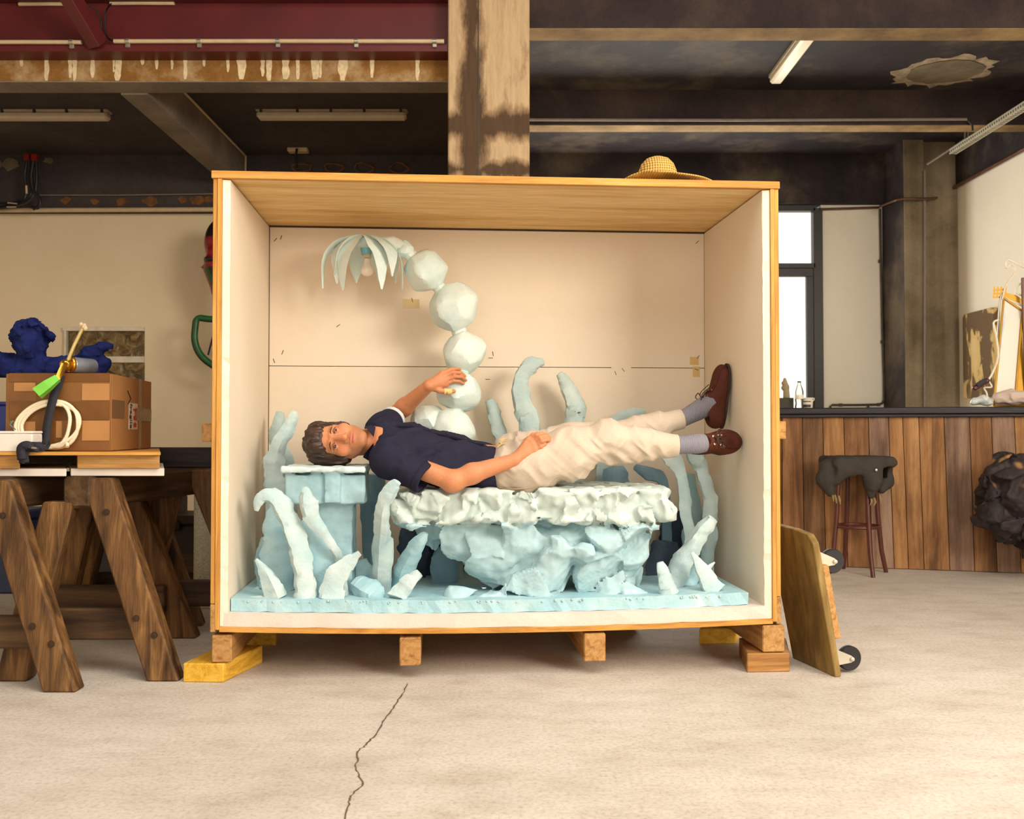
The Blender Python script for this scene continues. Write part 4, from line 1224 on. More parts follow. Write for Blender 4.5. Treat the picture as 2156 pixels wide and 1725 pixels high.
# ---- headrest pedestal
S = SDF(k=.01)
HEAD_Z = pc(690, 983, .14).z
c0 = pc(690, 990, .30); c0.z = HEAD_Z - .012
S.box(c0, (86 * mpp(.15), .17, .014), AX, r=.006, k=.004)
S.box(pc(692, 1027, .30), (82 * mpp(.2), .13, 31 * mpp(.2)), AX, r=.008)
S.box(pc(705, 1150, .32), (41 * mpp(.25), .10, .24), AX, r=.008)
S.box(pc(700, 1025, .17), (17 * mpp(.17), .02, 34 * mpp(.17)), AX, r=.004)
S.plane((0, 0, slabtop(pc(705, 1250, .3)) - .004), (0, 0, -1), k=.002)
def hcol(P):
    t = np.clip((P[:, 2] - HEAD_Z + .03) / .004, 0, 1)[:, None]
    n = (.5 + .5 * fbm(P, 6, 2, 22))[:, None]
    return (np.array(C_BLUE[:3]) * (1 - n) + np.array(C_DEEP[:3]) * n) * (1 - t) + np.array(C_PALE[:3]) * t
HREST = S
# ---- ball-stem lamp
lamp = empty('foam_lamp', pc(955, 1255, .66)); tag(lamp, 'curved lamp of stacked white foam balls with a palm-leaf shade', 'lamp')
def ball(name, c, r, seed, parent, sq=1.0, sub=4):
    bm = bmesh.new()
    bmesh.ops.create_icosphere(bm, subdivisions=sub, radius=1.0)
    rnd = random.Random(seed)
    pl = [(Vector((rnd.gauss(0, 1), rnd.gauss(0, 1), rnd.gauss(0, 1))).normalized(), rnd.uniform(.86, .98)) for _ in range(44)]
    co = np.array([v.co for v in bm.verts])
    nz = 1.06 + .05 * vnoise(co, 2.2, seed) + .05 * np.abs(vnoise(co, 4, seed + 3)) + .03 * np.abs(vnoise(co, 9, seed + 5))
    for v, s in zip(bm.verts, nz):
        p = v.co * float(s)
        for (n, d) in pl:
            e = p.dot(n) - d
            if e > 0: p = p - n * e * .8
        v.co = Vector((p.x, p.y, p.z * sq)) * r + Vector(c)
    me = bpy.data.meshes.new(name); bm.to_mesh(me); bm.free()
    me.polygons.foreach_set('use_smooth', [True] * len(me.polygons)); me.set_sharp_from_angle(angle=math.radians(20))
    return link(name, me, M['foam_ball'], parent)
balls = ((902, 888, .64, 38), (952, 912, .60, 50), (966, 823, .62, 47), (977, 743, .64, 47), (955, 649, .64, 53), (897, 570, .62, 46), (852, 526, .60, 20))
LB = []
for i, (x, y, v, r) in enumerate(balls):
    c = pc(x, y, v); LB.append(c)
    ball('ball', c, r * mpp(v), 40 + i, lamp, sq=.97)
for a, b_ in ((1, 2), (2, 3), (3, 4), (4, 5), (5, 6)):
    a_, c_ = LB[a], LB[b_]
    tube('neck', [a_, (a_ + c_) / 2, c_], [.03, .034, .03], M['foam_ball'], lamp, sides=9, jitter=.12, seed=a)
q = pc(880, 920, .64)
tube('stem', [LB[1], pc(945, 985, .73), pc(955, 1150, .745), Vector((LB[1].x, LB[1].y + .145, slabtop(LB[1]) - .002))], [.06, .045, .045, .05], M['foam_ball'], lamp, sides=9, jitter=.1)
# shade
shc = pc(768, 505, .60)
sh = empty('shade', shc); setp(sh, lamp)
tube('arm', [LB[6], pc(826, 512, .60), pc(790, 510, .60)], [.038, .034, .02], M['foam_ball'], lamp, sides=9, jitter=.1)
k60 = mpp(.60)
petals = ((3.10, 88, 112), (3.55, 66, 88), (3.98, 62, 122), (5.36, 64, 120), (5.65, 74, 92), (6.2, 80, 112), (0.5, 72, 95), (1.2, 70, 85), (1.9, 72, 90), (2.5, 78, 95))
for i, (phi, R_, drop) in enumerate(petals):
    rnd = random.Random(60 + i)
    n = 10
    vs, fs = [], []
    dx, dy = math.cos(phi), math.sin(phi)
    for j in range(n + 1):
        t = j / n
        rad = R_ * math.sin(min(t * 1.25, 1) * math.pi / 2) * k60
        z = (-drop * (t ** 1.9)) * k60
        c = shc + CR_R * (dx * rad) + CR_N * (dy * rad) + Vector((0, 0, z + .02))
        side = CR_R * (-dy) + CR_N * dx
        w = (27 * min(1, .35 + t * 1.8) if t < .40 else 27 * (1 - ((t - .40) / .60)) ** .8 + 1.6) * k60 * rnd.uniform(.9, 1.1)
        inn = (CR_R * dx + CR_N * dy) * (-.012) * (1 - .5 * t) + Vector((0, 0, -.012 * (1 - t)))
        vs += [c - side * w, c + side * w, c + side * w * .6 + inn, c - side * w * .6 + inn]
    for j in range(n):
        for k in range(4):
            k2 = (k + 1) % 4
            fs.append((j * 4 + k, j * 4 + k2, (j + 1) * 4 + k2, (j + 1) * 4 + k))
    fs.append((3, 2, 1, 0)); fs.append(tuple(range(n * 4, n * 4 + 4)))
    meshobj('petal', vs, fs, M['foam_ball'], sh, angle=40)
ball('crown', pc(776, 512, .60), .078, 77, sh, sq=.40, sub=4)
M['bulb_white'] = flat('bulb_glass', srgb(246, 228, 214), 0.25, var=0.02)
M['socket_blue'] = flat('blue_socket', srgb(120, 176, 186), 0.4)
bc = pc(773, 546, .585)
tube('socket_stem', [pc(770, 512, .585), pc(772, 536, .585)], [.028, .024], M['socket_blue'], lamp, sides=12)
lathe('socket', [(.017, .012), (.019, .008), (.019, -.004), (.016, -.006)], pc(773, 541, .585), M['conduit'], lamp)
bulb = lathe('bulb', [(.013, 0), (.0135, -.006), (.020, -.03), (.028, -.042), (.030, -.055), (.026, -.069), (.015, -.078), (0.0, -.081)], pc(773, 545, .585), M['bulb_white'], lamp)

# ================================================================== the man lying in the crate
def fcone(S, a, b, ra, rb, k=None, flat_a=False):
    """cone with a flat cut at b (hem or cuff)"""
    a = np.array(a, float); b = np.array(b, float); ab = b - a; L = np.linalg.norm(ab); n = ab / L
    def fn(P):
        t = (P - a) @ n
        tt = np.clip(t / L, 0 if not flat_a else -1, 1)
        d = P - a - (tt * L)[:, None] * n
        rad = np.sqrt((d * d).sum(1)) - (ra + (rb - ra) * np.clip(tt, 0, 1))
        r = np.maximum(rad, t - L)
        if flat_a: r = np.maximum(r, -t)
        return r
    S._add(fn, (a + b) / 2, L / 2 + max(ra, rb), k, False)
NZ = Vector((0, 0, 1))
man = empty('person', pc(1090, 1040, .3)); tag(man, 'man in navy shirt and cream trousers lying on his back, looking at the camera', 'person')
# ---- head frame: l = his left, f = face forward, u = crown
HY = math.radians(10)
hU = (-CR_R + NZ * 0.02).normalized()
hF = (-CR_N * math.cos(HY) + NZ * math.sin(HY)); hF = (hF - hU * hF.dot(hU)).normalized()
hL = hU.cross(hF)
EYE = pc(706, 923, .185)
HO = EYE - hF * .088                          # between the ears, at eye height
HS = 1.04
def H(l, f, u): return HO + (hL * l + hF * f + hU * u) * HS
HM = np.array([hL, hF, hU]).T
def He(l, f, u, r, S, k=None, sub=False): S.ell(H(l, f, u), np.array(r) * HS, HM, k=k, sub=sub)
def Hc(a, b, ra, rb, S, k=None, sub=False): S.cap(H(*a), H(*b), ra * HS, (ra if rb is None else rb) * HS, k=k, sub=sub)
B = SDF(k=.012)
He(0, -.012, .040, (.074, .098, .086), B)
He(0, .024, -.035, (.060, .068, .082), B, k=.03)
Hc((.046, .005, -.058), (.014, .072, -.104), .024, .020, B, k=.02)
Hc((-.046, .005, -.058), (-.014, .072, -.104), .024, .020, B, k=.02)
He(0, .082, -.104, (.022, .014, .015), B, k=.014)
He(0, .070, -.075, (.034, .022, .034), B, k=.02)
for s in (1, -1):
    He(s * .044, .056, -.030, (.024, .024, .024), B, k=.02)
    Hc((s * .014, .084, .018), (s * .046, .070, .014), .010, .008, B, k=.012)
    He(s * .078, -.012, -.006, (.008, .018, .030), B, k=.008)
for s in (1, -1):
    He(s * .032, .099, -.001, (.0165, .0165, .0088), B, k=.008, sub=True)
Hc((0, .088, .012), (0, .113, -.039), .0085, .0140, B, k=.012)
for s in (1, -1): He(s * .0135, .099, -.0445, (.0085, .011, .0078), B, k=.006)
He(0, .0885, -.0625, (.024, .009, .0065), B, k=.005)
He(0, .0875, -.0735, (.020, .010, .0078), B, k=.005)
Hc((-.023, .0905, -.0672), (0, .0985, -.068), .0022, .0026, B, k=.003, sub=True)
Hc((.023, .0905, -.0672), (0, .0985, -.068), .0022, .0026, B, k=.003, sub=True)
for s in (1, -1):                              # lids
    up = [(s * .017, .0850, -.002), (s * .026, .0925, .0048), (s * .036, .0915, .0050), (s * .047, .0800, -.001)]
    lo = [(s * .017, .0850, -.002), (s * .026, .0905, -.0064), (s * .037, .0890, -.0064), (s * .047, .0800, -.001)]
    for c_, r in ((up, .0036), (lo, .0030)):
        for i in range(3): Hc(c_[i], c_[i + 1], r, r, B, k=.003)
# neck and torso core
NB = pc(800, 930, .32); SHR = pc(824, 966, .17); SHL = pc(806, 903, .47)
B.cap(H(0, -.025, -.045), NB, .054, .060, k=.03)
CH, BE, PE = pc(865, 955, .32), pc(965, 972, .31), pc(1090, 982, .31)
B.cap(NB, CH, .06, .085, k=.03); B.cap(CH, BE, .085, .08); B.cap(BE, PE, .08, .085)
B.cap(NB, SHR, .05, .046, k=.03); B.cap(NB, SHL, .05, .05, k=.03)
# near arm
EL = pc(955, 1013, .10); WR = pc(1083, 969, .118)
B.cap(SHR, EL, .043, .042, k=.02)
mid = EL.lerp(WR, .3) + NZ * .004
B.chain([EL, mid, WR], [.041, .0415, .0275], k=.02)
B.cap(EL + Vector((0, 0, -.006)), EL + Vector((-.01, 0, -.01)), .036, .036, k=.02)
def hand(wr, kn, fingers, thumb, S, pr=.0125):
    for q in kn: S.cap(wr, q, .020, pr, k=.012)
    for i in range(len(kn) - 1): S.cap(kn[i], kn[i + 1], pr * .95, pr * .95, k=.008)
    for f, r in fingers: S.chain(f, [r, r * .98, r * .9, r * .78][:len(f)] if len(f) <= 4 else [r] * len(f), k=.0035)
    if thumb: S.chain(thumb[0], thumb[1], k=.006)
def dirs(a, b, t): return a.lerp(b, t)
kP, kR, kM, kI = pc(1127, 949, .117), pc(1125, 940, .122), pc(1121, 932, .130), pc(1114, 925, .142)
hand(WR, [kP, kR, kM, kI], [
    ([kP, pc(1139, 941, .110), pc(1147, 936, .116), pc(1151, 936, .128)], .0085),
    ([kR, pc(1141, 929, .108), pc(1153, 926, .116), pc(1160, 930, .130)], .0093),
    ([kM, pc(1137, 921, .114), pc(1150, 918, .122), pc(1159, 923, .136)], .0096),
    ([kI, pc(1130, 916, .126), pc(1143, 913, .134), pc(1153, 917, .148)], .0092)],
    ([pc(1093, 955, .128), pc(1108, 930, .150), pc(1122, 917, .160), pc(1131, 914, .166)], [.016, .013, .0105, .009]), B)
# far arm
ELF = pc(826, 880, .66); WRF = pc(903, 812, .475)
B.cap(SHL, ELF, .047, .042, k=.02)
midf = ELF.lerp(WRF, .35)
B.chain([ELF, midf, WRF], [.042, .040, .027], k=.02)
k1, k2, k3, k4 = pc(931, 786, .500), pc(935, 793, .497), pc(938, 801, .498), pc(939, 809, .502)
hand(WRF, [k1, k2, k3, k4], [
    ([k1, pc(946, 779, .506), pc(958, 777, .516), pc(968, 778, .530)], .0090),
    ([k2, pc(953, 784, .498), pc(969, 785, .510), pc(979, 792, .528)], .0095),
    ([k3, pc(957, 793, .497), pc(972, 794, .508), pc(981, 801, .524)], .0092),
    ([k4, pc(955, 802, .502), pc(967, 803, .511), pc(976, 808, .522)], .0082)],
    ([pc(913, 816, .485), pc(924, 822, .487), pc(940, 825, .495), pc(956, 824, .508)], [.018, .013, .0112, .0092]), B)
# legs inside the trousers
KN, KF = pc(1272, 925, .21), pc(1270, 922, .45)
AN, AF = pc(1437, 938, .20), pc(1452, 876, .47)
HPR, HPL = pc(1112, 985, .23), pc(1112, 966, .41)
B.cap(PE, HPR, .08, .08); B.cap(PE, HPL, .08, .08)
B.chain([HPR, KN, AN], [.075, .055, .034], k=.02)
B.chain([HPL, KF, AF], [.075, .055, .034], k=.02)
SKIN = np.array(srgb(198, 130, 90)[:3])
HOn = np.array(HO)
def skincol(P):
    q = (P - HOn) @ HM / HS
    l, f, u = q[:, 0], q[:, 1], q[:, 2]
    c = np.tile(SKIN, (len(P), 1)) * (1 + .06 * fbm(P, 30, 2, 3))[:, None]
    hd = (np.abs(q).max(1) < .16) & (u > -.125)
    def blend(c, w, col): return c * (1 - w[:, None]) + np.array(srgb(*col)[:3]) * w[:, None]
    lip = np.exp(-((l / .021) ** 4 + ((u + .068) / .0105) ** 4)) * (f > .078) * hd
    c = blend(c, .75 * lip, (186, 96, 84))
    line = np.exp(-((l / .024) ** 4 + ((u + .0678) / .0018) ** 2)) * (f > .080) * hd
    c = blend(c, .6 * line, (110, 50, 44))
    cheek = np.exp(-(((np.abs(l) - .042) / .02) ** 2 + ((u + .03) / .02) ** 2)) * (f > .03) * hd
    c = blend(c, .30 * cheek, (206, 118, 84))
    nose = np.exp(-((l / .014) ** 2 + ((u + .040) / .012) ** 2)) * (f > .09) * hd
    c = blend(c, .25 * nose, (204, 116, 84))
    jaw = np.clip((-u - .048) / .02, 0, 1) * np.clip((f + .0) / .03, 0, 1) * (1 - lip) * hd
    c = blend(c, .48 * jaw * (.7 + .3 * vnoise(P, 500, 2)), (118, 84, 60))
    must = np.exp(-((l / .03) ** 4 + ((u + .056) / .006) ** 2)) * (f > .07) * hd
    c = blend(c, .42 * must, (110, 76, 56))
    soc = np.exp(-(((np.abs(l) - .032) / .018) ** 4 + ((u) / .011) ** 4)) * (f > .06) * hd
    c = blend(c, .30 * soc, (150, 90, 66))
    lash = np.exp(-(((np.abs(l) - .032) / .0165) ** 6 + ((u - .0045) / .0022) ** 2)) * (f > .082) * hd
    c = blend(c, .8 * lash, (48, 30, 24))
    return np.clip(c, 0, 1)
skinmat = attrmat('skin', 0.48, bmp=0.12, bscale=260, sss=0.05, spec=0.35)
body = B.mesh('body', .0032, skinmat, man, color=skincol, pad=.012, relax=1)
# eyes
M['eye_white'] = flat('eye_white', srgb(186, 168, 156), 0.15, var=0.02)
M['iris'] = flat('brown_iris', srgb(46, 28, 18), 0.1, var=0.1)
for s in (1, -1):
    c = H(s * .0322, .0790, -.0006)
    bm = bmesh.new(); bmesh.ops.create_uvsphere(bm, u_segments=20, v_segments=14, radius=.0122 * HS)
    me = bpy.data.meshes.new('eye'); bm.to_mesh(me); bm.free()
    e = link('eye', me, M['eye_white'], None, smooth=True); e.location = c; setp(e, man)
    look = ((CAM - c).normalized() - hU * .13).normalized()
    lathe('iris', [(.0070, -.001), (.0068, .0006), (.004, .0016), (0.0, .002)], c + look * (.0112 * HS), M['iris'], e, seg=16, axis=look)
    lid = [H(s * .0175, .0885, -.0018), H(s * .026, .0965, .0036), H(s * .036, .0955, .0038), H(s * .0475, .0830, -.0015)]
    tube('eyelash', spline([tuple(p) for p in lid], 4), .0011, M['iris'], man, sides=5)
# hair
Hs = SDF(k=.02)
He(0, -.024, .048, (.087, .102, .094), Hs)
He(0, .045, .085, (.066, .050, .034), Hs, k=.03)
He(.020, .066, .070, (.040, .028, .026), Hs, k=.015)
He(-.034, .056, .066, (.030, .028, .024), Hs, k=.015)
for s in (1, -1): He(s * .074, -.006, -.006, (.012, .024, .040), Hs, k=.015)
He(0, -.075, -.02, (.066, .035, .06), Hs, k=.03)
He(-.062, -.03, .03, (.038, .075, .085), Hs, k=.03)
He(0, .105, -.022, (.078, .082, .074), Hs, k=.01, sub=True)
He(-.03, .130, .04, (.030, .045, .03), Hs, k=.012, sub=True)
def hdisp(P, d):
    q = (P - HOn) @ HM / HS
    w = q.copy(); w[:, 0] += .25 * q[:, 2] * .3
    w = w * np.array([1, 1, .14])
    return d + .0065 * vnoise(w, 85, 4) + .007 * vnoise(w, 34, 5) + .005 * np.abs(vnoise(w, 160, 6))
HAIRC = np.array(srgb(56, 36, 27)[:3])
def haircol(P):
    q = (P - HOn) @ HM / HS
    w = q * np.array([1, 1, .12])
    return np.clip(HAIRC * (1 + .55 * vnoise(w, 120, 7) + .2 * vnoise(w, 40, 9))[:, None], 0, 1)
hair = Hs.mesh('hair', .003, attrmat('brown_hair', 0.42, bmp=0.3, bscale=120, stretch=(.2, 1, 1)), man, disp=hdisp, color=haircol, pad=.02)
# locks falling on the forehead
M['hair_lock'] = flat('hair_lock', srgb(52, 33, 25), 0.45, var=0.3, scale=80)
rr = random.Random(9)
for i in range(26):
    l0 = -.062 + .124 * i / 25 + rr.uniform(-.002, .002)
    end = .066 - .014 * math.exp(-((l0 - .016) / .022) ** 2) - .008 * math.exp(-((l0 + .03) / .012) ** 2) + rr.uniform(-.0025, .0025) - (.020 if l0 > .046 else 0) - (.022 if l0 < -.048 else 0)
    sw = -.010 + rr.uniform(-.003, .003)
    pts = [H(l0 * .75 - sw, .060 - abs(l0) * .3, .106), H(l0 * .9 - sw * .5, .0850 - l0 * l0 * 9, .090), H(l0 + sw * .5, .0855 - l0 * l0 * 9.5, end)]
    S3 = spline([tuple(p) for p in pts], 4)
    tube('hair_lock', S3, [.0125 * (1 - .5 * (j / (len(S3) - 1)) ** 3) for j in range(len(S3))], M['hair_lock'], hair, sides=6, flat=.3)
for s in (1, -1):
    pts = [H(s * .0150, .0935, .0165), H(s * .030, .0915, .0200), H(s * .0520, .0745, .0140)]
    S3 = spline([tuple(p) for p in pts], 4)
    tube('eyebrow', S3, [.0010, .0018, .0022, .0024, .0024, .0023, .002, .0016, .0008], M['hair_lock'], man, sides=6)

# ---- shirt
T = SDF(k=.035)
bd = (PE - NB).normalized()                      # along the body
wd = (SHL - SHR); wd = (wd - bd * wd.dot(bd)).normalized()
td = bd.cross(wd); td = td if td.z > 0 else -td
TM = np.array([bd, wd, td]).T
T.ell(pc(862, 952, .32), (.150, .190, .112), TM)
T.ell(pc(940, 968, .31), (.165, .180, .104), TM)
T.ell(pc(1015, 983, .31), (.130, .175, .102), TM)
T.cap(SHR, SHR + Vector((.02, 0, 0)), .074, .074); T.cap(SHL, SHL + Vector((.02, 0, 0)), .066, .066)
T.cap(NB + Vector((.03, 0, 0)), SHR, .068, .072); T.cap(NB + Vector((.03, 0, 0)), SHL, .066, .066)
CUF = pc(896, 1009, .115)
fcone(T, SHR, CUF, .074, .066, k=.03)
CUFF = SHL.lerp(pc(829, 880, .56), 1.0)
fcone(T, SHL, CUFF, .064, .058, k=.03)
T.cap(H(0, -.03, -.100), NB, .0, .0)
# neck hole
T.cap(H(0, 0, -.03), H(0, -.012, -.118), .064, .060, k=.012, sub=True)
T.cap(CUF.lerp(SHR, .12), CUF + (CUF - SHR) * .4, .048, .052, k=.004, sub=True)
T.cap(CUFF.lerp(SHL, .2), CUFF + (CUFF - SHL) * .6, .047, .049, k=.004, sub=True)
HEMP = pc(1064, 980, .31)
T.plane(HEMP, bd + NZ * .15, k=.006)
Tb, Tw, Tt = np.array(bd), np.array(wd), np.array(td)
def sdisp(P, d):
    a = P @ Tb; b = P @ Tw; c = P @ Tt
    q = np.stack([a * 5 + b * 4, b * 17 - a * 14 + c * 6, c * 6], 1)
    q2 = np.stack([a * 9 - b * 8, b * 30 + a * 22, c * 10], 1)
    calm = np.clip(np.minimum(np.linalg.norm(P - np.array(CUF), axis=1), np.linalg.norm(P - np.array(CUFF), axis=1)) / .06 - 1, .0, 1)
    return d + calm * (.020 * (np.abs(vnoise(q, 1.0, 3)) - .35) + .008 * (np.abs(vnoise(q2, 1.0, 4)) - .35))
NAVY = np.array(srgb(38, 37, 55)[:3]); PALE = np.array(srgb(206, 214, 216)[:3])
cfn = np.array((CUFF - SHL).normalized()); cfp = np.array(CUFF)
crn = np.array((CUF - SHR).normalized()); crp = np.array(CUF)
def shirtcol(P):
    t = ((P - cfp) @ cfn)
    near = np.linalg.norm(P - cfp, axis=1) < .12
    w = (np.clip((t + .030) / .004, 0, 1) * near)[:, None]
    t2 = ((P - crp) @ crn); n2 = np.linalg.norm(P - crp, axis=1) < .11
    hem = (np.abs(t2 + .028) < .0025) & n2
    c = np.tile(NAVY, (len(P), 1)) * (1 + .12 * fbm(P, 25, 2, 8))[:, None]
    c[hem] *= .6
    return c * (1 - w) + PALE * w
shirt = T.mesh('shirt', .0045, attrmat('navy_cotton', 0.85, bmp=0.25, bscale=420, spec=0.15), man, disp=sdisp, color=shirtcol, pad=.025)
M['navy'] = flat('navy_placket', srgb(36, 35, 52), 0.85, var=0.15, spec=0.15)
M['button'] = flat('dark_button', srgb(24, 22, 30), 0.3)
def onshirt(t, side):
    """point on the front of the shirt, t along the body, side towards his left"""
    o = NB + bd * t + wd * side + td * .25
    for _ in range(60):
        dd = T.ev(np.array([o]))[0]
        if dd < .001: break
        o = o - td * min(dd, .02) * .8
    return o
pts = [onshirt(t, .005 + .012 * math.sin(t * 9)) + td * .001 for t in np.linspace(.07, .44, 16)]
vs, fs = [], []
for i, p in enumerate(pts):
    for s in (-1, 1):
        vs.append(p + wd * .014 * s + td * .004); vs.append(p + wd * .014 * s - td * .006)
    if i:
        k = 4 * i
        fs += [(k - 4, k - 2, k + 2, k), (k - 3, k - 4, k, k + 1), (k - 2, k - 1, k + 3, k + 2)]
pk = meshobj('placket', vs, fs, M['navy'], shirt)
for t in (.12, .20, .28, .36):
    lathe('button', [(.0055, 0), (.0055, .002), (.004, .003), (0, .003)], onshirt(t, .005 + .012 * math.sin(t * 9)) + td * .005, M['button'], shirt, seg=12, axis=td)
for s in (1, -1):                                # collar leaves
    a0 = H(s * .062, .000, -.105); a1 = H(s * .052, .052, -.118); a2 = H(s * .012, .062, -.150); a3 = H(s * .06, .03, -.155); a4 = H(s * .075, -.01, -.130)
    prism('collar', [a0, a1, a2, a3, a4], hF * -.006, M['navy'], shirt, bev=.002)
# pale turned lining of the far sleeve
u1 = Vector(cfn).orthogonal().normalized(); u2 = Vector(cfn).cross(u1)

# ---- trousers
Q = SDF(k=.04)
Q.ell(pc(1092, 981, .31), (.135, .178, .112), TM)
Q.ell(pc(1060, 979, .31), (.08, .172, .106), TM)
Q.chain([pc(1105, 984, .21), pc(1200, 955, .205), KN], [.112, .104, .078], k=.05)
Q.cap(KN, pc(1345, 936, .205), .082, .068, k=.04)
HEM = pc(1428, 939, .20)
fcone(Q, pc(1335, 936, .205), HEM, .068, .048, k=.02)
Q.cap(pc(1285, 955, .205), pc(1350, 955, .205), .03, .026, k=.04)
Q.chain([pc(1105, 960, .42), pc(1200, 940, .44), KF], [.105, .092, .072], k=.05)
HEMF = pc(1437, 882, .47)
fcone(Q, KF, HEMF, .070, .046, k=.03)
Q.plane(pc(1036, 978, .31), -bd, k=.01)
Q.cap(HEM.lerp(KN, .1), HEM + (HEM - KN) * .1, .041, .042, k=.003, sub=True)
Q.cap(HEMF.lerp(KF, .08), HEMF + (HEMF - KF) * .1, .038, .040, k=.003, sub=True)
leg1 = np.array((KN - HPR).normalized())
KNn = np.array(KN)
def tdisp(P, d):
    a = P @ Tb; b = P @ Tw; c = P @ Tt
    kn = np.exp(-((np.linalg.norm(P - KNn, axis=1)) / .13) ** 2)
    low = np.clip((KNn[2] - P[:, 2] + .03) / .06, 0, 1)
    crotch = np.exp(-((np.linalg.norm(P - np.array(pc(1070, 940, .25)), axis=1)) / .12) ** 2)
    # folds fanning across the thigh and from the knee pit
    q = np.stack([a * 13 + c * 12, b * 3.5, c * 5 - a * 5], 1)
    q2 = np.stack([a * 30 - c * 16, b * 5, c * 9 + a * 9], 1)
    q3 = np.stack([a * 20 + c * 34, b * 4, c * 8 - a * 4], 1)
    r = np.abs(vnoise(q, 1.0, 13)) - .35
    r2 = np.abs(vnoise(q2, 1.0, 14)) - .35
    r3 = np.abs(vnoise(q3, 1.0, 17)) - .35
    hm = np.minimum(np.linalg.norm(P - np.array(HEM), axis=1), np.linalg.norm(P - np.array(HEMF), axis=1))
    calm = np.clip((hm - .05) / .06, .08, 1)
    return d + calm * (.022 * r + (.007 + .016 * crotch) * r2 + (.004 + .026 * kn * low) * r3)
CREAM = np.array(srgb(198, 182, 164)[:3])
def trcol(P):
    return np.clip(np.tile(CREAM, (len(P), 1)) * (1 + .05 * fbm(P, 18, 2, 9))[:, None], 0, 1)
tr = Q.mesh('trousers', .0048, attrmat('cream_cotton', 0.85, bmp=0.2, bscale=420, spec=0.15), man, disp=tdisp, color=trcol, pad=.03)
M['cord'] = flat('cream_cord', srgb(190, 160, 112), 0.8)
M['seam'] = flat('trouser_seam', srgb(178, 150, 118), 0.9)
def surf(S, px, py, v0, disp=None):
    """first hit of the photo ray with a solid"""
    d = ray(px, py).normalized()
    p = pc(px, py, v0)
    for _ in range(80):
        dd = float(S.ev(np.array([p]))[0])
        if dd < .0008: break
        p = p + d * max(dd * .7, .0006)
    return p - d * .003
sp = [surf(Q, x, y, -.05) for (x, y) in ((1050, 1028), (1090, 1030), (1130, 1024), (1170, 1008), (1205, 990), (1235, 968))]
tube('side_seam', spline([tuple(p) for p in sp], 4), .0022, M['seam'], tr, sides=5)
for (a, b) in (((1046, 930), (1068, 918)), ((1042, 938), (1064, 928))):
    p, q = surf(Q, a[0] + 6, a[1] + 4, -.05), surf(Q, b[0], b[1] + 6, -.05)
    tube('drawstring', [p, p.lerp(q, .5) + NZ * .006, q], .0045, M['cord'], tr, sides=6)
# ---- socks
M['sock'] = None
m, nt, bs = newmat('ribbed_grey_sock')
mp = coords(nt); w_ = N(nt, 'ShaderNodeTexWave', Scale=55.0, Distortion=0.6); w_.bands_direction = 'X'
n_ = N(nt, 'ShaderNodeTexNoise', Scale=18.0, Detail=3.0)
nt.links.new(mp.outputs[0], w_.inputs['Vector']); nt.links.new(mp.outputs[0], n_.inputs['Vector'])
r1 = ramp(nt, w_.outputs['Color'], [(0.1, srgb(116, 114, 126)), (0.9, srgb(150, 147, 158))])
nt.links.new(r1.outputs[0], bs.inputs['Base Color']); bs.inputs['Roughness'].default_value = 0.9
bump(nt, w_.outputs['Color'], bs, 0.6, 0.004)
M['sock'] = m
s1 = spline([tuple(q) + (r,) for q, r in ((pc(1412, 938, .20), .040), (pc(1440, 937, .20), .039), (pc(1465, 935, .20), .043), (pc(1482, 933, .21), .040))], 4)
tube('sock', [q[:3] for q in s1], [q[3] for q in s1], M['sock'], man, sides=20)
s2 = spline([tuple(q) + (r,) for q, r in ((pc(1428, 886, .47), .038), (pc(1450, 875, .47), .040), (pc(1474, 862, .47), .046), (pc(1500, 845, .47), .045))], 4)
tube('sock', [q[:3] for q in s2], [q[3] for q in s2], M['sock'], man, sides=20)
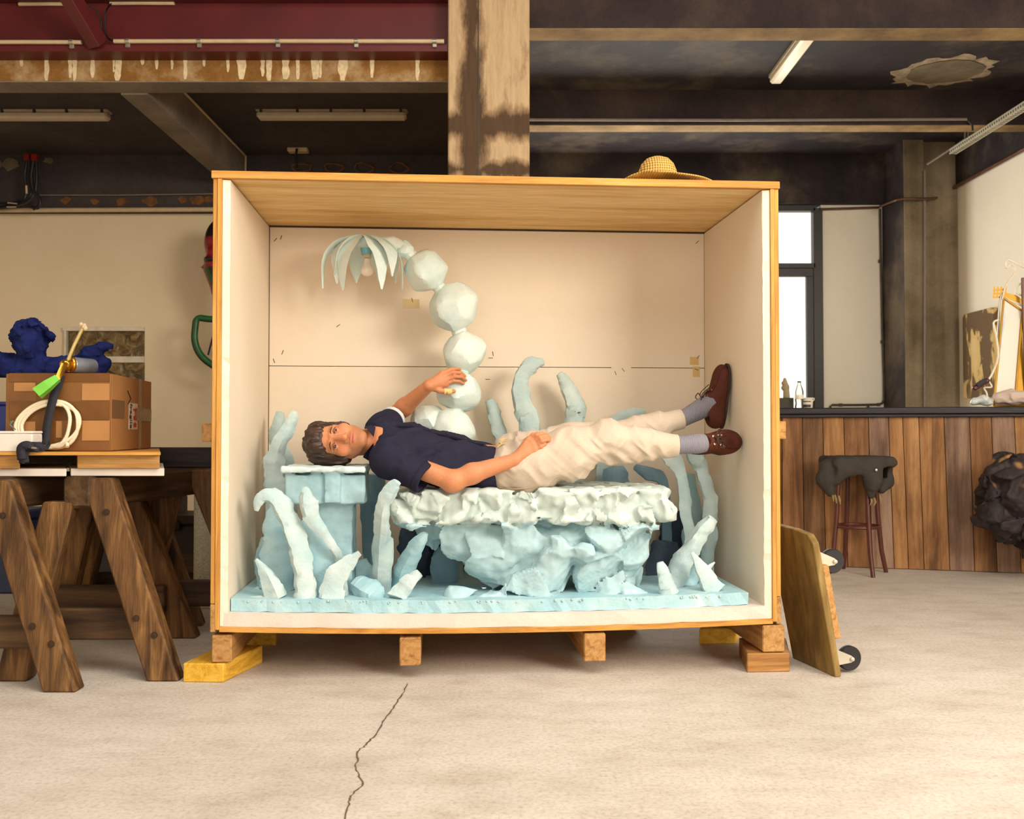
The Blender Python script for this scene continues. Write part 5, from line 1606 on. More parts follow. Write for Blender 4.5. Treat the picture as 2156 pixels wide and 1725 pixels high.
# ---- shoes
suede = attrmat('brown_suede', 0.75, bmp=0.3, bscale=300, spec=0.2)
M['lace'] = flat('brown_lace', srgb(58, 28, 20), 0.7)
M['eyelet'] = flat('brass_eyelet', srgb(196, 160, 120), 0.35, metal=0.8)
def shoe(heel, toe, hdir, L, eyel, bow):
    """heel: point under the heel on the sole plane, toe direction, height direction"""
    t = Vector(toe).normalized(); h = Vector(hdir); h = (h - t * h.dot(t)).normalized(); w = h.cross(t)
    def p(a, b, c): return heel + t * (a * L) + w * b + h * c
    MM = np.array([t, w, h]).T
    S = SDF(k=.03)
    S.ell(p(.17, 0, .040), (.056, .040, .052), MM)
    S.ell(p(.45, 0, .036), (.085, .043, .050), MM)
    S.ell(p(.72, .003, .029), (.080, .056, .039), MM)
    S.cap(p(.20, 0, .070), p(.42, 0, .072), .034, .034, k=.02)
    S.plane(p(.5, 0, .006), -h, k=.004)
    S.cap(p(.12, 0, .10), p(.24, 0, .104), .032, .026, k=.006, sub=True)
    hn = np.array(h); h0 = np.array(heel); tn = np.array(t); wn = np.array(w)
    br = np.array(srgb(80, 39, 27)[:3]); dk = np.array(srgb(44, 24, 20)[:3])
    def col(P):
        a = (P - h0) @ tn / L; b = (P - h0) @ wn; c = (P - h0) @ hn
        cc = np.tile(br, (len(P), 1)) * (1 + .25 * fbm(P, 20, 3, 4))[:, None]
        seam = np.abs(np.sqrt(((a - .78) * 3.4) ** 2 + (b / .036) ** 2) - 1) < .05
        cc[seam & (c > .018)] *= .55
        sole = (c < .014)[:, None]
        return np.clip(np.where(sole, dk, cc), 0, 1)
    o = S.mesh('shoe', .0035, suede, man, color=col, pad=.012)
    # sole
    n = 28; out = []
    for k in range(n):
        th = 2 * math.pi * k / n
        ca, sa = math.cos(th), math.sin(th)
        wd_ = .052 + .010 * ca if ca > 0 else .044
        out.append(p(.5 + .515 * ca, sa * wd_ * (1.0 - .12 * max(0, 1 - abs(ca) * 2)), 0))
    prism('sole', out, h * .012, M['sole'], o, bev=.002)
    def onu(a, b):
        q = p(a, b, .13)
        for _ in range(50):
            d = float(S.ev(np.array([q]))[0])
            if d < .001: break
            q = q - h * d * .7
        return q + h * .002
    for i, a in enumerate((.38, .48, .57)):
        for s in (-1, 1):
            b = s * (.017 + .003 * i)
            c = onu(a, b)
            lathe('eyelet', [(.0025, 0), (.0046, .001), (.0046, .002), (.0025, .002)], c, M['eyelet'], o, seg=10, axis=h)
        if i < 2:
            a2 = (.38, .48, .57)[i + 1]
            for s in (-1, 1):
                tube('lace', [onu(a, s * .017), onu((a + a2) / 2, 0) + h * .004, onu(a2, -s * .02)], .0025, M['lace'], o, sides=6)
    c = onu(.41, 0) + h * .006
    for s in (-1, 1):
        loop = [c, c + w * s * .018 + h * .012 * bow, c + w * s * .040 + t * .012 + h * .014 * bow, c + w * s * .036 + t * .03 + h * .004, c + w * s * .014 + t * .012, c]
        tube('lace', spline([tuple(q) for q in loop], 4), .0023, M['lace'], o, sides=6)
        end = [c, c + w * s * .014 + t * .03 + h * .003, onu(.66, s * .03) + h * .003]
        tube('lace', spline([tuple(q) for q in end], 4), .0021, M['lace'], o, sides=6)
    return o
M['sole'] = flat('dark_sole', srgb(40, 24, 20), 0.7)
heelF = pc(1522, 900, .47)
shoe(pc(1527, 902, .475) - CR_R * .012, pc(1539, 757, .475) - pc(1527, 902, .475), -CR_R - CR_N * .15, .295, 1, 1)
nt_ = (CR_R * .93 + CR_N * .22 + NZ * .07)
shoe(pc(1446, 943, .262) - CR_R * .027, nt_, -CR_N * .95 + NZ * .22, .285, 1, .6)
# sticking plaster on the thumb
M['plaster'] = flat('sticking_plaster', srgb(232, 186, 120), 0.7, var=0.05)
ta, tb = pc(934, 824.2, .4925), pc(950, 824.6, .5035)
tube('thumb_plaster', [ta, tb], .0142, M['plaster'], man, sides=14)

# ---- the foam under him, hollowed where he lies
ARM = SDF(k=.02); ARM.cap(SHR, EL, .046, .044); ARM.chain([EL, mid, WR], [.044, .044, .03]); ARM.cap(EL + Vector((0, 0, -.006)), EL + Vector((-.01, 0, -.01)), .04, .04)
def carve(P, d, solids, gap):
    m = np.abs(d) < .07
    if m.any():
        q = P[m]
        p = np.min([S_.ev(q) for S_ in solids], 0)
        d = d.copy(); d[m] = np.maximum(d[m], gap - p)
    return d
bench = BENCH.mesh('foam_bench', .0066, foam_attr, None, disp=lambda P, d: carve(P, bdisp(P, d), (T, Q, ARM), .012), color=bcol, pad=.05, relax=0, angle=42)
tag(bench, 'carved blue foam bench with a rough white slab top, under the man', 'foam bench')
hr = HREST.mesh('foam_headrest', .006, foam_attr, None, disp=lambda P, d: carve(P, d + .005 * vnoise(P, 22, 3) + .003 * np.abs(vnoise(P, 50, 4)), (Hs, T), .013), color=hcol, angle=42)
tag(hr, 'blue foam pedestal under the head of the man', 'foam pedestal')

# ================================================================== straw hat on the crate
m, nt, bs = newmat('woven_straw')
tc = nt.nodes.new('ShaderNodeTexCoord')
w1 = N(nt, 'ShaderNodeTexWave', Scale=26.0, Distortion=1.5); w1.bands_direction = 'Z'
w2 = N(nt, 'ShaderNodeTexWave', Scale=30.0, Distortion=2.0); w2.bands_direction = 'X'
for w_ in (w1, w2): nt.links.new(tc.outputs['Object'], w_.inputs['Vector'])
mx = mixc(nt, w1.outputs['Color'], w2.outputs['Color'], 0.5)
r_ = ramp(nt, mx, [(0.2, srgb(150, 108, 44)), (0.7, srgb(220, 176, 92))])
nt.links.new(r_.outputs[0], bs.inputs['Base Color']); bs.inputs['Roughness'].default_value = 0.7
bump(nt, mx, bs, 0.8, 0.006)
M['straw'] = m
hc = pc(1396, 372, .225); hc.z = ZT + .010
hat = empty('straw_hat', hc); tag(hat, 'wide-brimmed straw sun hat lying on top of the crate', 'hat')
vs, fs = [], []
seg, rings = 48, 7
for i in range(rings + 1):
    r = .085 + (.225 - .085) * i / rings
    for k in range(seg):
        th = 2 * math.pi * k / seg
        z = .030 - .004 * (i / rings) + .010 * math.sin(th * 3 + 1) * (i / rings) ** 2 + .004 * math.sin(th * 5) * (i / rings) ** 2
        vs.append(hc + Vector((math.cos(th) * r, math.sin(th) * r, max(z, -.004))))
for i in range(rings):
    for k in range(seg):
        k2 = (k + 1) % seg
        fs.append((i * seg + k, (i + 1) * seg + k, (i + 1) * seg + k2, i * seg + k2))
br_ = meshobj('brim', vs, fs, M['straw'], hat, smooth=True)
md = br_.modifiers.new('thick', 'SOLIDIFY'); md.thickness = .005
lathe('crown', [(.089, .010), (.088, .05), (.082, .085), (.070, .115), (.050, .136), (.025, .146), (0, .148)], hc + Vector((-.024, 0, .004)), M['straw'], hat, seg=36)

# ================================================================== sawhorses on the left
M['old_timber'] = wood('old_timber', srgb(54, 36, 20), srgb(110, 76, 42), srgb(162, 120, 70), axis=2, grain=20, stretch=.07, tint=.15, bmp=.8, stain=.75)
M['old_timber_y'] = wood('old_timber_beam', srgb(50, 36, 24), srgb(94, 68, 42), srgb(136, 104, 66), axis=1, grain=14, stretch=.08, tint=.15, bmp=.6)
M['old_timber_x'] = wood('old_timber_rail', srgb(40, 27, 17), srgb(76, 53, 33), srgb(112, 84, 54), axis=0, grain=14, stretch=.08, tint=.15, bmp=.6)
M['bolt'] = flat('rusty_bolt', srgb(64, 46, 34), 0.5, metal=0.5)
def leg(name, top, foot, wx, dy, parent, mat):
    v = []
    for p in (foot, top):
        v += [Vector((p[0] - wx / 2, p[1] - dy / 2, p[2])), Vector((p[0] + wx / 2, p[1] - dy / 2, p[2])), Vector((p[0] + wx / 2, p[1] + dy / 2, p[2])), Vector((p[0] - wx / 2, p[1] + dy / 2, p[2]))]
    return hexa(name, v, mat, parent, bev=.007)
def sawhorse(label):
    o = empty('sawhorse', (-1.70, 4.35, 0)); tag(o, label, 'sawhorse', 'heavy timber sawhorses')
    n0, f0 = Vector((-1.742, 3.90, .737)), Vector((-1.602, 4.82, .737))
    beam('top_beam', n0, f0, .125, .127, M['old_timber_x'], o, bev=.012)
    for (p, fr) in ((n0, True), (f0, False)):
        y = p.y + (.045 if fr else -.05)
        sx = .075
        for s, fx in ((1, .372), (-1, -.225 if fr else -.26)):
            l = leg('leg', (p.x + s * sx, y, .795 if s > 0 else .70), (p.x + fx, y - .065 * (1 if fr else -1), 0), .125, .085, o, M['old_timber'])
            if s > 0 and fr:
                for (zz, k) in ((.245, -.02), (.18, .03), (.66, .0)):
                    t = zz / .795
                    q = Vector((p.x + fx + (s * sx - fx) * t + k, y - .065 + .065 * t - .045, zz))
                    lathe('bolt_head', [(.013, 0), (.012, .005), (0, .006)], q, M['bolt'], l, seg=10, axis=(0, -1, 0))
        zs = .20
        x0, x1 = p.x + (-.225 if fr else -.26) * .78 - .03, p.x + .372 * .78 + .02
        box('stretcher', (x1 - x0, .045, .125), ((x0 + x1) / 2, y + .035 * (1 if fr else -1), zs), M['old_timber_x'], o, bev=.006)
    return o
sh1 = sawhorse('heavy timber sawhorse beside the crate, legs spread in front')
sh2 = dup(sh1, 'heavy timber sawhorse at the left edge, half cut off by the picture')
sh2.location = sh1.location + Vector((-.33, -.16, 0))
sh3 = dup(sh1, 'dark timber sawhorse standing in the shade behind the front ones')
sh3.location = sh1.location + Vector((-.30, 1.05, 0)); sh3.rotation_euler = (0, 0, .1)
# dark timber and bright strip behind
M['black_timber'] = wood('black_timber', srgb(26, 22, 24), srgb(44, 36, 36), srgb(62, 52, 48), axis=0, grain=16, tint=.1)
o = box('dark_timber', (1.0, .14, .10), (-1.90, 4.86, .852), M['black_timber'], bev=.006)
tag(o, 'dark square timber lying across the back ends of the sawhorses', 'timber')
M['lime'] = flat('lime_yellow_plastic', srgb(206, 226, 40), 0.35, var=0.05)
q0, q1 = at(403, 1000, 5.4), at(452, 1000, 5.4)
xm = (q0.x + q1.x) / 2 + .02
M['bubble'] = flat('bubble_wrap', srgb(196, 190, 168), .25, var=.15, scale=60, bmp=.8, bscale=90)
o = lathe('bubble_wrap_roll', [(0, .002), (.10, .002), (.103, .02), (.103, .74), (.10, .755), (.03, .755), (.03, .70), (0, .70)], (xm, 5.52, 0), M['bubble'], None, seg=28)
tag(o, 'upright roll of bubble wrap between the sawhorse and the crate', 'bubble wrap')
o = box('yellow_sheet', (.22, .22, .008), (xm, 5.52, .7595), M['lime'], bev=.002); tag(o, 'bright lime yellow sheet lying on the roll of bubble wrap', 'sheet')
M['dark_case'] = flat('dark_case', srgb(34, 30, 34), 0.5, var=.2)
# boxes put in to make the space under the table dark
for i, (x, y, sx, sy, sz, c, lab) in enumerate((
        (-2.55, 6.35, .75, .4, .62, srgb(40, 34, 38), 'large dark filler case in the gloom below the board'),
        (-1.98, 6.25, .34, .4, .46, srgb(56, 42, 36), 'brown filler case in the gloom beside the large dark case'),
        (-3.15, 6.1, .36, .4, .5, srgb(46, 54, 84), 'dull blue filler case far left behind the sawhorses'))):
    mm = flat('case_%d' % i, c, .55, var=.2)
    e = empty('filler_case', (x, y, 0)); tag(e, lab, 'case')
    box('body', (sx, sy, sz - .06), (x, y, (sz - .06) / 2 + .001), mm, e, bev=.012)
    box('lid', (sx + .02, sy + .02, .06), (x, y, sz - .03), mm, e, bev=.012)
    for s in (-.3, .3): box('latch', (.05, .02, .06), (x + sx * s, y - sy / 2 - .012, sz - .06), M['bolt'], e)

# ---- board on bearers
M['white_board'] = flat('white_foam_strip', srgb(226, 216, 206), .8, var=.05)
zt0 = .802
def strip(name, px0, px1, y0, y1, z0, z1, mat, lab, cat='board'):
    q = [at(px0, 980, y0), at(px1, 980, y0), at(px1 - 3, 980, y1), at(px0 - (3 if px0 > 0 else 200), 980, y1)]
    o = hexa(name, [Vector((p.x, p.y, z0)) for p in q] + [Vector((p.x, p.y, z1)) for p in q], mat, None, bev=.002)
    return tag(o, lab, cat)
strip('foam_strip', 149, 346, 3.93, 4.62, zt0, zt0 + .030, M['white_board'], 'white foam strip lying on the sawhorse nearest the crate')
strip('foam_strip', -90, 140, 3.90, 4.60, zt0, zt0 + .030, M['white_board'], 'white foam strip at the left picture edge under a bearer')
strip('bearer', 163, 336, 3.91, 4.60, zt0 + .0305, zt0 + .084, M['softwood_x'], 'pale wooden bearer under the right end of the plywood board', 'bearer')
strip('bearer', -90, 42, 3.88, 4.60, zt0 + .0305, zt0 + .084, M['softwood_x'], 'pale wooden bearer under the left end of the plywood board', 'bearer')
ZPL = zt0 + .0845 + .013
strip('plywood_board', -90, 338, 3.86, 4.78, zt0 + .0845, ZPL, M['ply_edge'], 'plywood board carrying the cardboard box')
# ---- cardboard box
M['card'] = flat('taped_cardboard', srgb(128, 84, 44), .35, var=.18, scale=5)
M['card_side'] = flat('bare_cardboard', srgb(172, 122, 70), .7, var=.1, scale=5)
M['brown_tape'] = flat('brown_parcel_tape', srgb(112, 72, 38), .22, var=.15)
M['clear_tape'] = flat('glossy_clear_tape', srgb(150, 118, 74), .12, var=.25, scale=25)
A0, A1 = at(26, 948, 4.0), at(232, 948, 4.0)
zb0, zb1 = ZPL + .001, at(232, 785, 4.0).z
far = Vector((at(317, 945, 4.66).x, 4.66, 0)); dv = far - Vector((A1.x, A1.y, 0))
cb0 = empty('cardboard_box', (A1.x - .25, 4.3, zb0)); tag(cb0, 'large taped cardboard box with a fragile label on the board', 'cardboard box')
x0, x1 = A0.x - .03, A1.x
pts = [Vector((x0, 4.0, zb0)), Vector((x1, 4.0, zb0)), Vector((x1, 4.0, zb0)) + dv, Vector((x0, 4.0, zb0)) + dv]
hexa('carton', pts + [p + NZ * (zb1 - zb0 - .004) for p in pts], M['card'], cb0, bev=.003)
def frontp(name, px0, px1, py0, py1, mat, off):
    a, b = at(px0, py1, 4.0), at(px1, py0, 4.0)
    return box(name, (b.x - a.x, .002, b.z - a.z), ((a.x + b.x) / 2, 4.0 - off, (a.z + b.z) / 2), mat, cb0, bev=0)
frontp('bare_patch', 173, 231, 808, 843, M['card_side'], .0015)
frontp('bare_patch', 173, 231, 886, 928, M['card_side'], .0015)
frontp('bare_patch', 30, 75, 806, 824, M['card_side'], .0015)
frontp('bare_patch', 40, 75, 888, 912, M['card_side'], .0015)
frontp('bare_patch', 118, 131, 887, 922, M['card_side'], .0015)
frontp('tape_band', 20, 231, 845, 884, M['brown_tape'], .0020)
frontp('tape_band', 20, 231, 786, 804, M['brown_tape'], .0020)
frontp('tape_band', 76, 116, 804, 946, M['brown_tape'], .0022)
sd = dv.normalized(); sn = Vector((sd.y, -sd.x, 0))
def sidep(name, s0, s1, z0, z1, mat, off, parent=cb0):
    P = Vector((x1, 4.0, 0))
    L = dv.length; h = zb1 - zb0
    q = [P + sd * (s * L) + NZ * (zb0 + z * h) + sn * off for (s, z) in ((s0, z0), (s1, z0), (s1, z1), (s0, z1))]
    return prism(name, q, sn * -.0015, mat, parent)
sidep('side_face', .01, .99, .01, .985, M['card_side'], .0022)
sidep('tape_band', .01, .3, .42, .66, M['brown_tape'], .0035)
sidep('clear_tape', .66, .72, .0, .99, M['clear_tape'], .0035)
sidep('clear_tape', .55, .99, .40, .58, M['clear_tape'], .0042)
lb = sidep('fragile_label', .40, .62, .28, .64, M['white_frame'], .0036)
M['label_red'] = flat('label_red', srgb(196, 44, 50), .5)
M['label_black'] = flat('label_black', srgb(40, 34, 34), .5)
def sideq(s, z, off): return Vector((x1, 4.0, 0)) + sd * (s * dv.length) + NZ * (zb0 + z * (zb1 - zb0)) + sn * off
for (s0, z0, z1) in ((.52, .31, .41), (.575, .31, .41)) and ((.545, .31, .38), (.545, .41, .48)):
    q = [sideq(s, z, .0052) for (s, z) in ((s0 - .035, z0), (s0 + .035, z0), (s0 + .035, z0 + (z1 - z0) * .55), (s0 + .05, z0 + (z1 - z0) * .55), (s0, z1), (s0 - .05, z0 + (z1 - z0) * .55), (s0 - .035, z0 + (z1 - z0) * .55))]
    prism('arrow_mark', q, sn * -.001, M['label_red'], lb)
q = [sideq(.545 + .05 * math.cos(t), .565 + .035 * math.sin(t), .0052) for t in [math.pi + k * math.pi / 8 for k in range(9)]]
prism('glass_mark', q, sn * -.001, M['label_red'], lb)
prism('glass_mark', [sideq(.545 - .006, .50, .0052), sideq(.545 + .006, .50, .0052), sideq(.545 + .006, .545, .0052), sideq(.545 - .006, .545, .0052)], sn * -.001, M['label_red'], lb)
def text_mesh(name, body, size, origin, xdir, ydir, mat, parent, depth=.0006):
    cu = bpy.data.curves.new(name, 'FONT'); cu.body = body; cu.size = size; cu.extrude = depth
    cu.align_x = 'CENTER'; cu.align_y = 'CENTER'; cu.resolution_u = 3
    t = bpy.data.objects.new(name, cu); COL.objects.link(t)
    bpy.context.view_layer.update()
    me = bpy.data.meshes.new_from_object(t.evaluated_get(bpy.context.evaluated_depsgraph_get()))
    bpy.data.objects.remove(t, do_unlink=True)
    x = Vector(xdir).normalized(); y = Vector(ydir).normalized(); z = x.cross(y)
    mm = Matrix((x, y, z)).transposed().to_4x4(); mm.translation = origin
    me.transform(mm); me.name = name
    me.materials.clear(); me.materials.append(mat)
    o = bpy.data.objects.new(name, me); COL.objects.link(o)
    return setp(o, parent)
text_mesh('lettering', 'fragile', .046, sideq(.44, .46, .0056), -NZ, sd, M['label_black'], lb)
# scribble on the side of the box
tube('marker_scribble', [sideq(.36, .80, .004), sideq(.44, .70, .004), sideq(.37, .62, .004)], .002, M['label_black'], cb0, sides=4)
# ---- blue bust on the box
S = SDF(k=.03)
DB = 4.30
def pb(px, py, d=0): return at(px, py, DB + d)
kb = DB / F
S.ell(pb(64, 712), (40 * kb, .085, 37 * kb), k=.02)
S.ell(pb(66, 735, -.02), (32 * kb, .07, 34 * kb), k=.03)
for i in range(16):
    t = math.pi * (i / 15)
    S.ell(pb(64 + 40 * math.cos(t), 712 - 31 * math.sin(t), -.02 * (i % 2)), (10 * kb, .03, 10 * kb), k=.008)
for i in range(8): S.ell(pb(34 + i * 9, 692 - 8 * math.sin(i * .45), -.065), (8 * kb, .025, 8 * kb), k=.008)
S.cap(pb(62, 727, -.085), pb(62, 738, -.10), .006, .010, k=.012)
S.ell(pb(62, 752, -.075), (.03, .012, .010), k=.012)
S.cap(pb(66, 760), pb(66, 790), .06, .08, k=.03)
S.chain([pb(-10, 778), pb(66, 778), pb(140, 775)], [.075, .06, .06], k=.03)
S.cap(pb(-20, 756), pb(10, 765), .04, .03)
S.chain([pb(165, 790), pb(185, 752), pb(215, 735), pb(250, 722)], [.07, .045, .022, .010], k=.03)
S.chain([pb(200, 790), pb(220, 760)], [.05, .03], k=.03)
S.cap(pb(216, 738), pb(240, 734), .014, .006, k=.015)
S.plane((0, 0, zb1 - .003), (0, 0, -1), k=.002)
def blcol(P): return np.clip(np.tile(np.array(srgb(27, 35, 84)[:3]), (len(P), 1)) * (1 + .3 * fbm(P, 26, 2, 3))[:, None], 0, 1)
bust = S.mesh('blue_bust', .006, attrmat('ultramarine_plaster', .9, bmp=.6, bscale=60, spec=.1), None, disp=lambda P, d: np.maximum(zb1 - .0035 - P[:, 2], d + .014 * vnoise(P, 26, 2) + .012 * np.abs(vnoise(P, 46, 3)) + .007 * np.abs(vnoise(P, 95, 4))), color=blcol, relax=0)
tag(bust, 'ultramarine blue plaster bust with curly hair and a wing on the cardboard box', 'bust')
# ---- foam gun: can, brass valve, rod, green nozzle
M['can'] = flat('printed_spray_can', srgb(150, 160, 176), .25, metal=.6, var=.5, scale=8)
M['brass'] = flat('gold_valve', srgb(206, 158, 62), .25, metal=.9, var=.3)
M['brass_pale'] = flat('pale_brass_rod', srgb(206, 186, 124), .35, metal=.5, var=.2)
M['green_plastic'] = flat('green_nozzle', srgb(110, 190, 50), .4, var=.12)
g = empty('foam_gun', at(165, 785, 4.1)); tag(g, 'foam gun with spray can, gold valve and green nozzle on the box edge', 'foam gun')
a, b = at(148, 768, 4.06), at(197, 775, 4.16)
a.z = max(a.z, zb1 + .036); b.z = zb1 + .036
dirc = (b - a).normalized()
lathe('can', [(.012, -.004), (.026, 0), (.032, .006), (.033, .012), (.033, (b - a).length - .01), (.030, (b - a).length), (0, (b - a).length)], a, M['can'], g, seg=28, axis=dirc)
lathe('collar', [(.030, -.006), (.034, -.002), (.034, .006), (.030, .009)], a, M['brass'], g, seg=28, axis=dirc)
c = at(139, 769, 4.04)
ball_me = bmesh.new(); bmesh.ops.create_icosphere(ball_me, subdivisions=3, radius=.026)
me = bpy.data.meshes.new('valve'); ball_me.to_mesh(me); ball_me.free()
v_ = link('valve', me, M['brass'], None, smooth=True); v_.location = c; setp(v_, g)
tube('valve_neck', [c, a], .016, M['brass'], g, sides=12)
tube('rod', [c, at(156, 728, 4.04), at(174, 692, 4.04)], .0075, M['brass_pale'], g, sides=10)
rr = random.Random(2)
for i in range(5):
    ball('foam_crust', at(175 + rr.uniform(-5, 6), 688 + rr.uniform(-6, 5), 4.04), .009, 200 + i, g, sub=2).data.materials[0] = M['conduit']
n0, n1 = at(133, 772, 3.985), at(119, 801, 3.945)
tube('nozzle_joint', [c, n0, n1], [.014, .017, .014], M['brass'], g, sides=9, jitter=.25, seed=5)
# hollow square nozzle
d0, d1 = at(122, 796, 3.945), at(78, 829, 3.915)
ax = (d1 - d0).normalized(); s1_ = ax.cross(Vector((0, -1, 0))).normalized(); s2_ = ax.cross(s1_)
vs, fs = [], []
for (p, w) in ((d0, .013), (d0.lerp(d1, .5), .019), (d1, .021)):
    for (i, j) in ((-1, -1), (1, -1), (1, 1), (-1, 1)): vs.append(p + s1_ * w * i + s2_ * w * j)
for (p, w) in ((d1, .016), (d0.lerp(d1, .5), .014)):
    for (i, j) in ((-1, -1), (1, -1), (1, 1), (-1, 1)): vs.append(p + s1_ * w * i + s2_ * w * j)
for r0 in range(4):
    for k in range(4):
        k2 = (k + 1) % 4
        fs.append((r0 * 4 + k, r0 * 4 + k2, r0 * 4 + 4 + k2, r0 * 4 + 4 + k))
fs.append((3, 2, 1, 0)); fs.append((16, 17, 18, 19))
meshobj('nozzle', vs, fs, M['green_plastic'], g)
# ---- black strap
M['webbing'] = flat('black_webbing', srgb(30, 30, 42), .6, var=.2, bmp=.5, bscale=300)
st = empty('strap', at(60, 952, 3.9)); tag(st, 'black webbing strap hanging over the front of the cardboard box', 'strap')
def ribbon(name, pts, w, mat, parent, side=None, th=.002):
    S_ = [Vector(p) for p in spline([tuple(p) for p in pts], 5)]
    vs, fs = [], []
    for i, p in enumerate(S_):
        t = (S_[min(i + 1, len(S_) - 1)] - S_[max(i - 1, 0)]).normalized()
        sdv = side if side is not None else t.cross(Vector((0, -1, 0))).normalized()
        for q in (p - sdv * w, p + sdv * w): vs.append(q)
        if i: fs.append((2 * i - 2, 2 * i - 1, 2 * i + 1, 2 * i))
    o = meshobj(name, vs, fs, mat, parent, smooth=True)
    md = o.modifiers.new('thick', 'SOLIDIFY'); md.thickness = th
    return o
ribbon('webbing', [at(128, 790, 3.992), at(122, 812, 3.986), at(112, 838, 3.962), at(100, 890, 3.96), at(97, 920, 3.955), at(96, 936, 3.94)], .0175, M['webbing'], st)
ribbon('webbing', [at(96, 936, 3.938), at(98, 937, 3.89), at(84, 941, 3.853), at(62, 941, 3.850), at(53, 942, 3.848), at(49, 958, 3.845), at(51, 975, 3.845)], .020, M['webbing'], st)
ribbon('webbing', [at(66, 944, 3.843), at(56, 938, 3.841), at(44, 945, 3.840), at(46, 968, 3.838)], .018, M['webbing'], st)
bq = at(72, 944, 3.836)
box('buckle', (.045, .03, .018), bq, M['dark_case'], st, rot=(0, .4, .2), bev=.004)
tube('buckle_pin', [at(67, 943, 3.818), at(77, 944, 3.818)], .004, M['steel'], st, sides=6)
# ---- white cable coil and white carton
M['white_cable'] = flat('white_cable', srgb(230, 216, 188), .45, var=.04)
pts = []
for k in range(46):
    t = k / 45
    th = -2.3 + t * 3.15 * 2 * math.pi
    w = 1 + .13 * math.sin(th * .33)
    px = 98 + 7 * math.sin(t * 7) + (60 * w) * math.cos(th); py = 896 + 48 * math.sin(th) * (1 + .1 * math.cos(th * .5))
    px += 14 * max(0, -math.sin(th))
    pts.append(at(px, min(py, 943), 3.980 - .008 * t + .003 * math.sin(th * 1.3)))
cw = tube('cable_coil', spline([tuple(p) for p in pts], 3), .0075, M['white_cable'], sides=8)
tag(cw, 'coil of white cable standing against the cardboard box', 'cable')
tube('cable_end', spline([tuple(p) for p in (at(104, 942, 3.975), at(125, 941, 3.965), at(140, 934, 3.96), at(142, 941, 3.95))], 4), .0075, M['white_cable'], cw, sides=8)
for i, cc in enumerate((srgb(60, 110, 170), srgb(150, 170, 60), srgb(110, 70, 40))):
    tube('bare_wire', [at(33, 905, 3.92), at(22 - i, 896 - i * 2, 3.92), at(24 + 4 * i, 886, 3.92)], .002, flat('wire_%d' % i, cc, .5), cw, sides=5)
q0, q1 = at(-30, 953, 3.885), at(72, 908, 3.885)
o = empty('white_carton', ((q0.x + q1.x) / 2, 3.95, ZPL)); tag(o, 'low white polystyrene box at the left picture edge', 'box')
box('tray', (q1.x - q0.x, .085, q1.z - ZPL - .012), ((q0.x + q1.x) / 2, 3.912, (q1.z + ZPL - .01) / 2), M['white_board'], o, bev=.004)
box('lid', (q1.x - q0.x + .002, .087, .010), ((q0.x + q1.x) / 2, 3.912, q1.z - .005), M['white_board'], o, bev=.003)
M['royal'] = flat('royal_blue_plastic', srgb(36, 52, 120), .5)
q = at(0, 895, 4.35)
o = empty('blue_bin', (q.x - .02, 4.45, ZPL)); tag(o, 'royal blue plastic bin behind the white box at the picture edge', 'bin')
box('body', (.12, .2, .20), (A0.x - .03 - .14, 4.35, ZPL + .101), M['royal'], o, bev=.01)
box('rim', (.13, .21, .015), (A0.x - .03 - .14, 4.35, ZPL + .205), M['royal'], o, bev=.005)

# ================================================================== carnival figure hanging beside the crate
YM = 8.75
o = empty('mask_figure', at(470, 800, YM)); tag(o, 'red and black mask figure half hidden behind the left side of the crate', 'mask')
km = YM / F
S = SDF(k=.02)
def pm(px, py, d=0): return at(px, py, YM + d)
S.ell(pm(476, 512), (45 * km, .16, 56 * km), k=.02)
S.ell(pm(462, 535, -.05), (26 * km, .12, 24 * km), k=.02)
S.ell(pm(455, 548, -.06), (25 * km, .12, 12 * km), k=.012)
S.chain([pm(468, 568), pm(474, 610), pm(482, 660), pm(486, 720)], [38 * km, 28 * km, 22 * km, 30 * km], k=.02)
S.cap(pm(424, 563, -.04), pm(470, 556, -.08), .008, .02, k=.03)
def mcol(P):
    q = np.array([[pm(0, y).z] for y in (520, 556, 566)]).ravel()
    z = P[:, 2]; x = P[:, 0]
    red = np.array(srgb(140, 26, 40)[:3]); blk = np.array(srgb(34, 26, 28)[:3]); grn = np.array(srgb(34, 84, 44)[:3])
    c = np.tile(red, (len(P), 1))
    c[z > pm(0, 503).z] = blk
    st_ = (z < pm(0, 566).z) & (z > pm(0, 625).z)
    edge = (x - (pm(430, 566).x + (pm(0, 566).z - z) * .45))
    c[st_ & (edge < .07) & (edge > .025)] = grn
    c[st_ & (edge >= .07)] = blk
    c[(z < pm(0, 548).z) & (z > pm(0, 557).z)] = blk
    return c
mk = S.mesh('mask', .011, attrmat('lacquered_mask', .3, spec=.5), o, color=mcol)
M['green_lacquer'] = flat('green_lacquer', srgb(36, 96, 52), .35)
M['dark_green'] = flat('dark_green_edge', srgb(24, 34, 34), .4)
bw = [pm(480, 674), pm(440, 671), pm(417, 670), pm(412, 690), pm(411, 715), pm(418, 738), pm(432, 756), pm(455, 772), pm(475, 782)]
b_ = tube('bow', spline([tuple(p) for p in bw], 4), .026, M['green_lacquer'], o, sides=10)
tube('bow_edge', spline([tuple(p + Vector((-.012, .012, -.006))) for p in bw], 4), .027, M['dark_green'], b_, sides=10)
tube('arrow', [pm(453, 690, -.03), pm(438, 748, -.03)], .009, M['dark_green'], o, sides=6)
bb = bmesh.new(); bmesh.ops.create_icosphere(bb, subdivisions=3, radius=.045)
me = bpy.data.meshes.new('red_ball'); bb.to_mesh(me); bb.free()
v_ = link('red_ball', me, flat('red_lacquer', srgb(150, 24, 40), .25), None, smooth=True); v_.location = pm(457, 727, -.02); setp(v_, o)
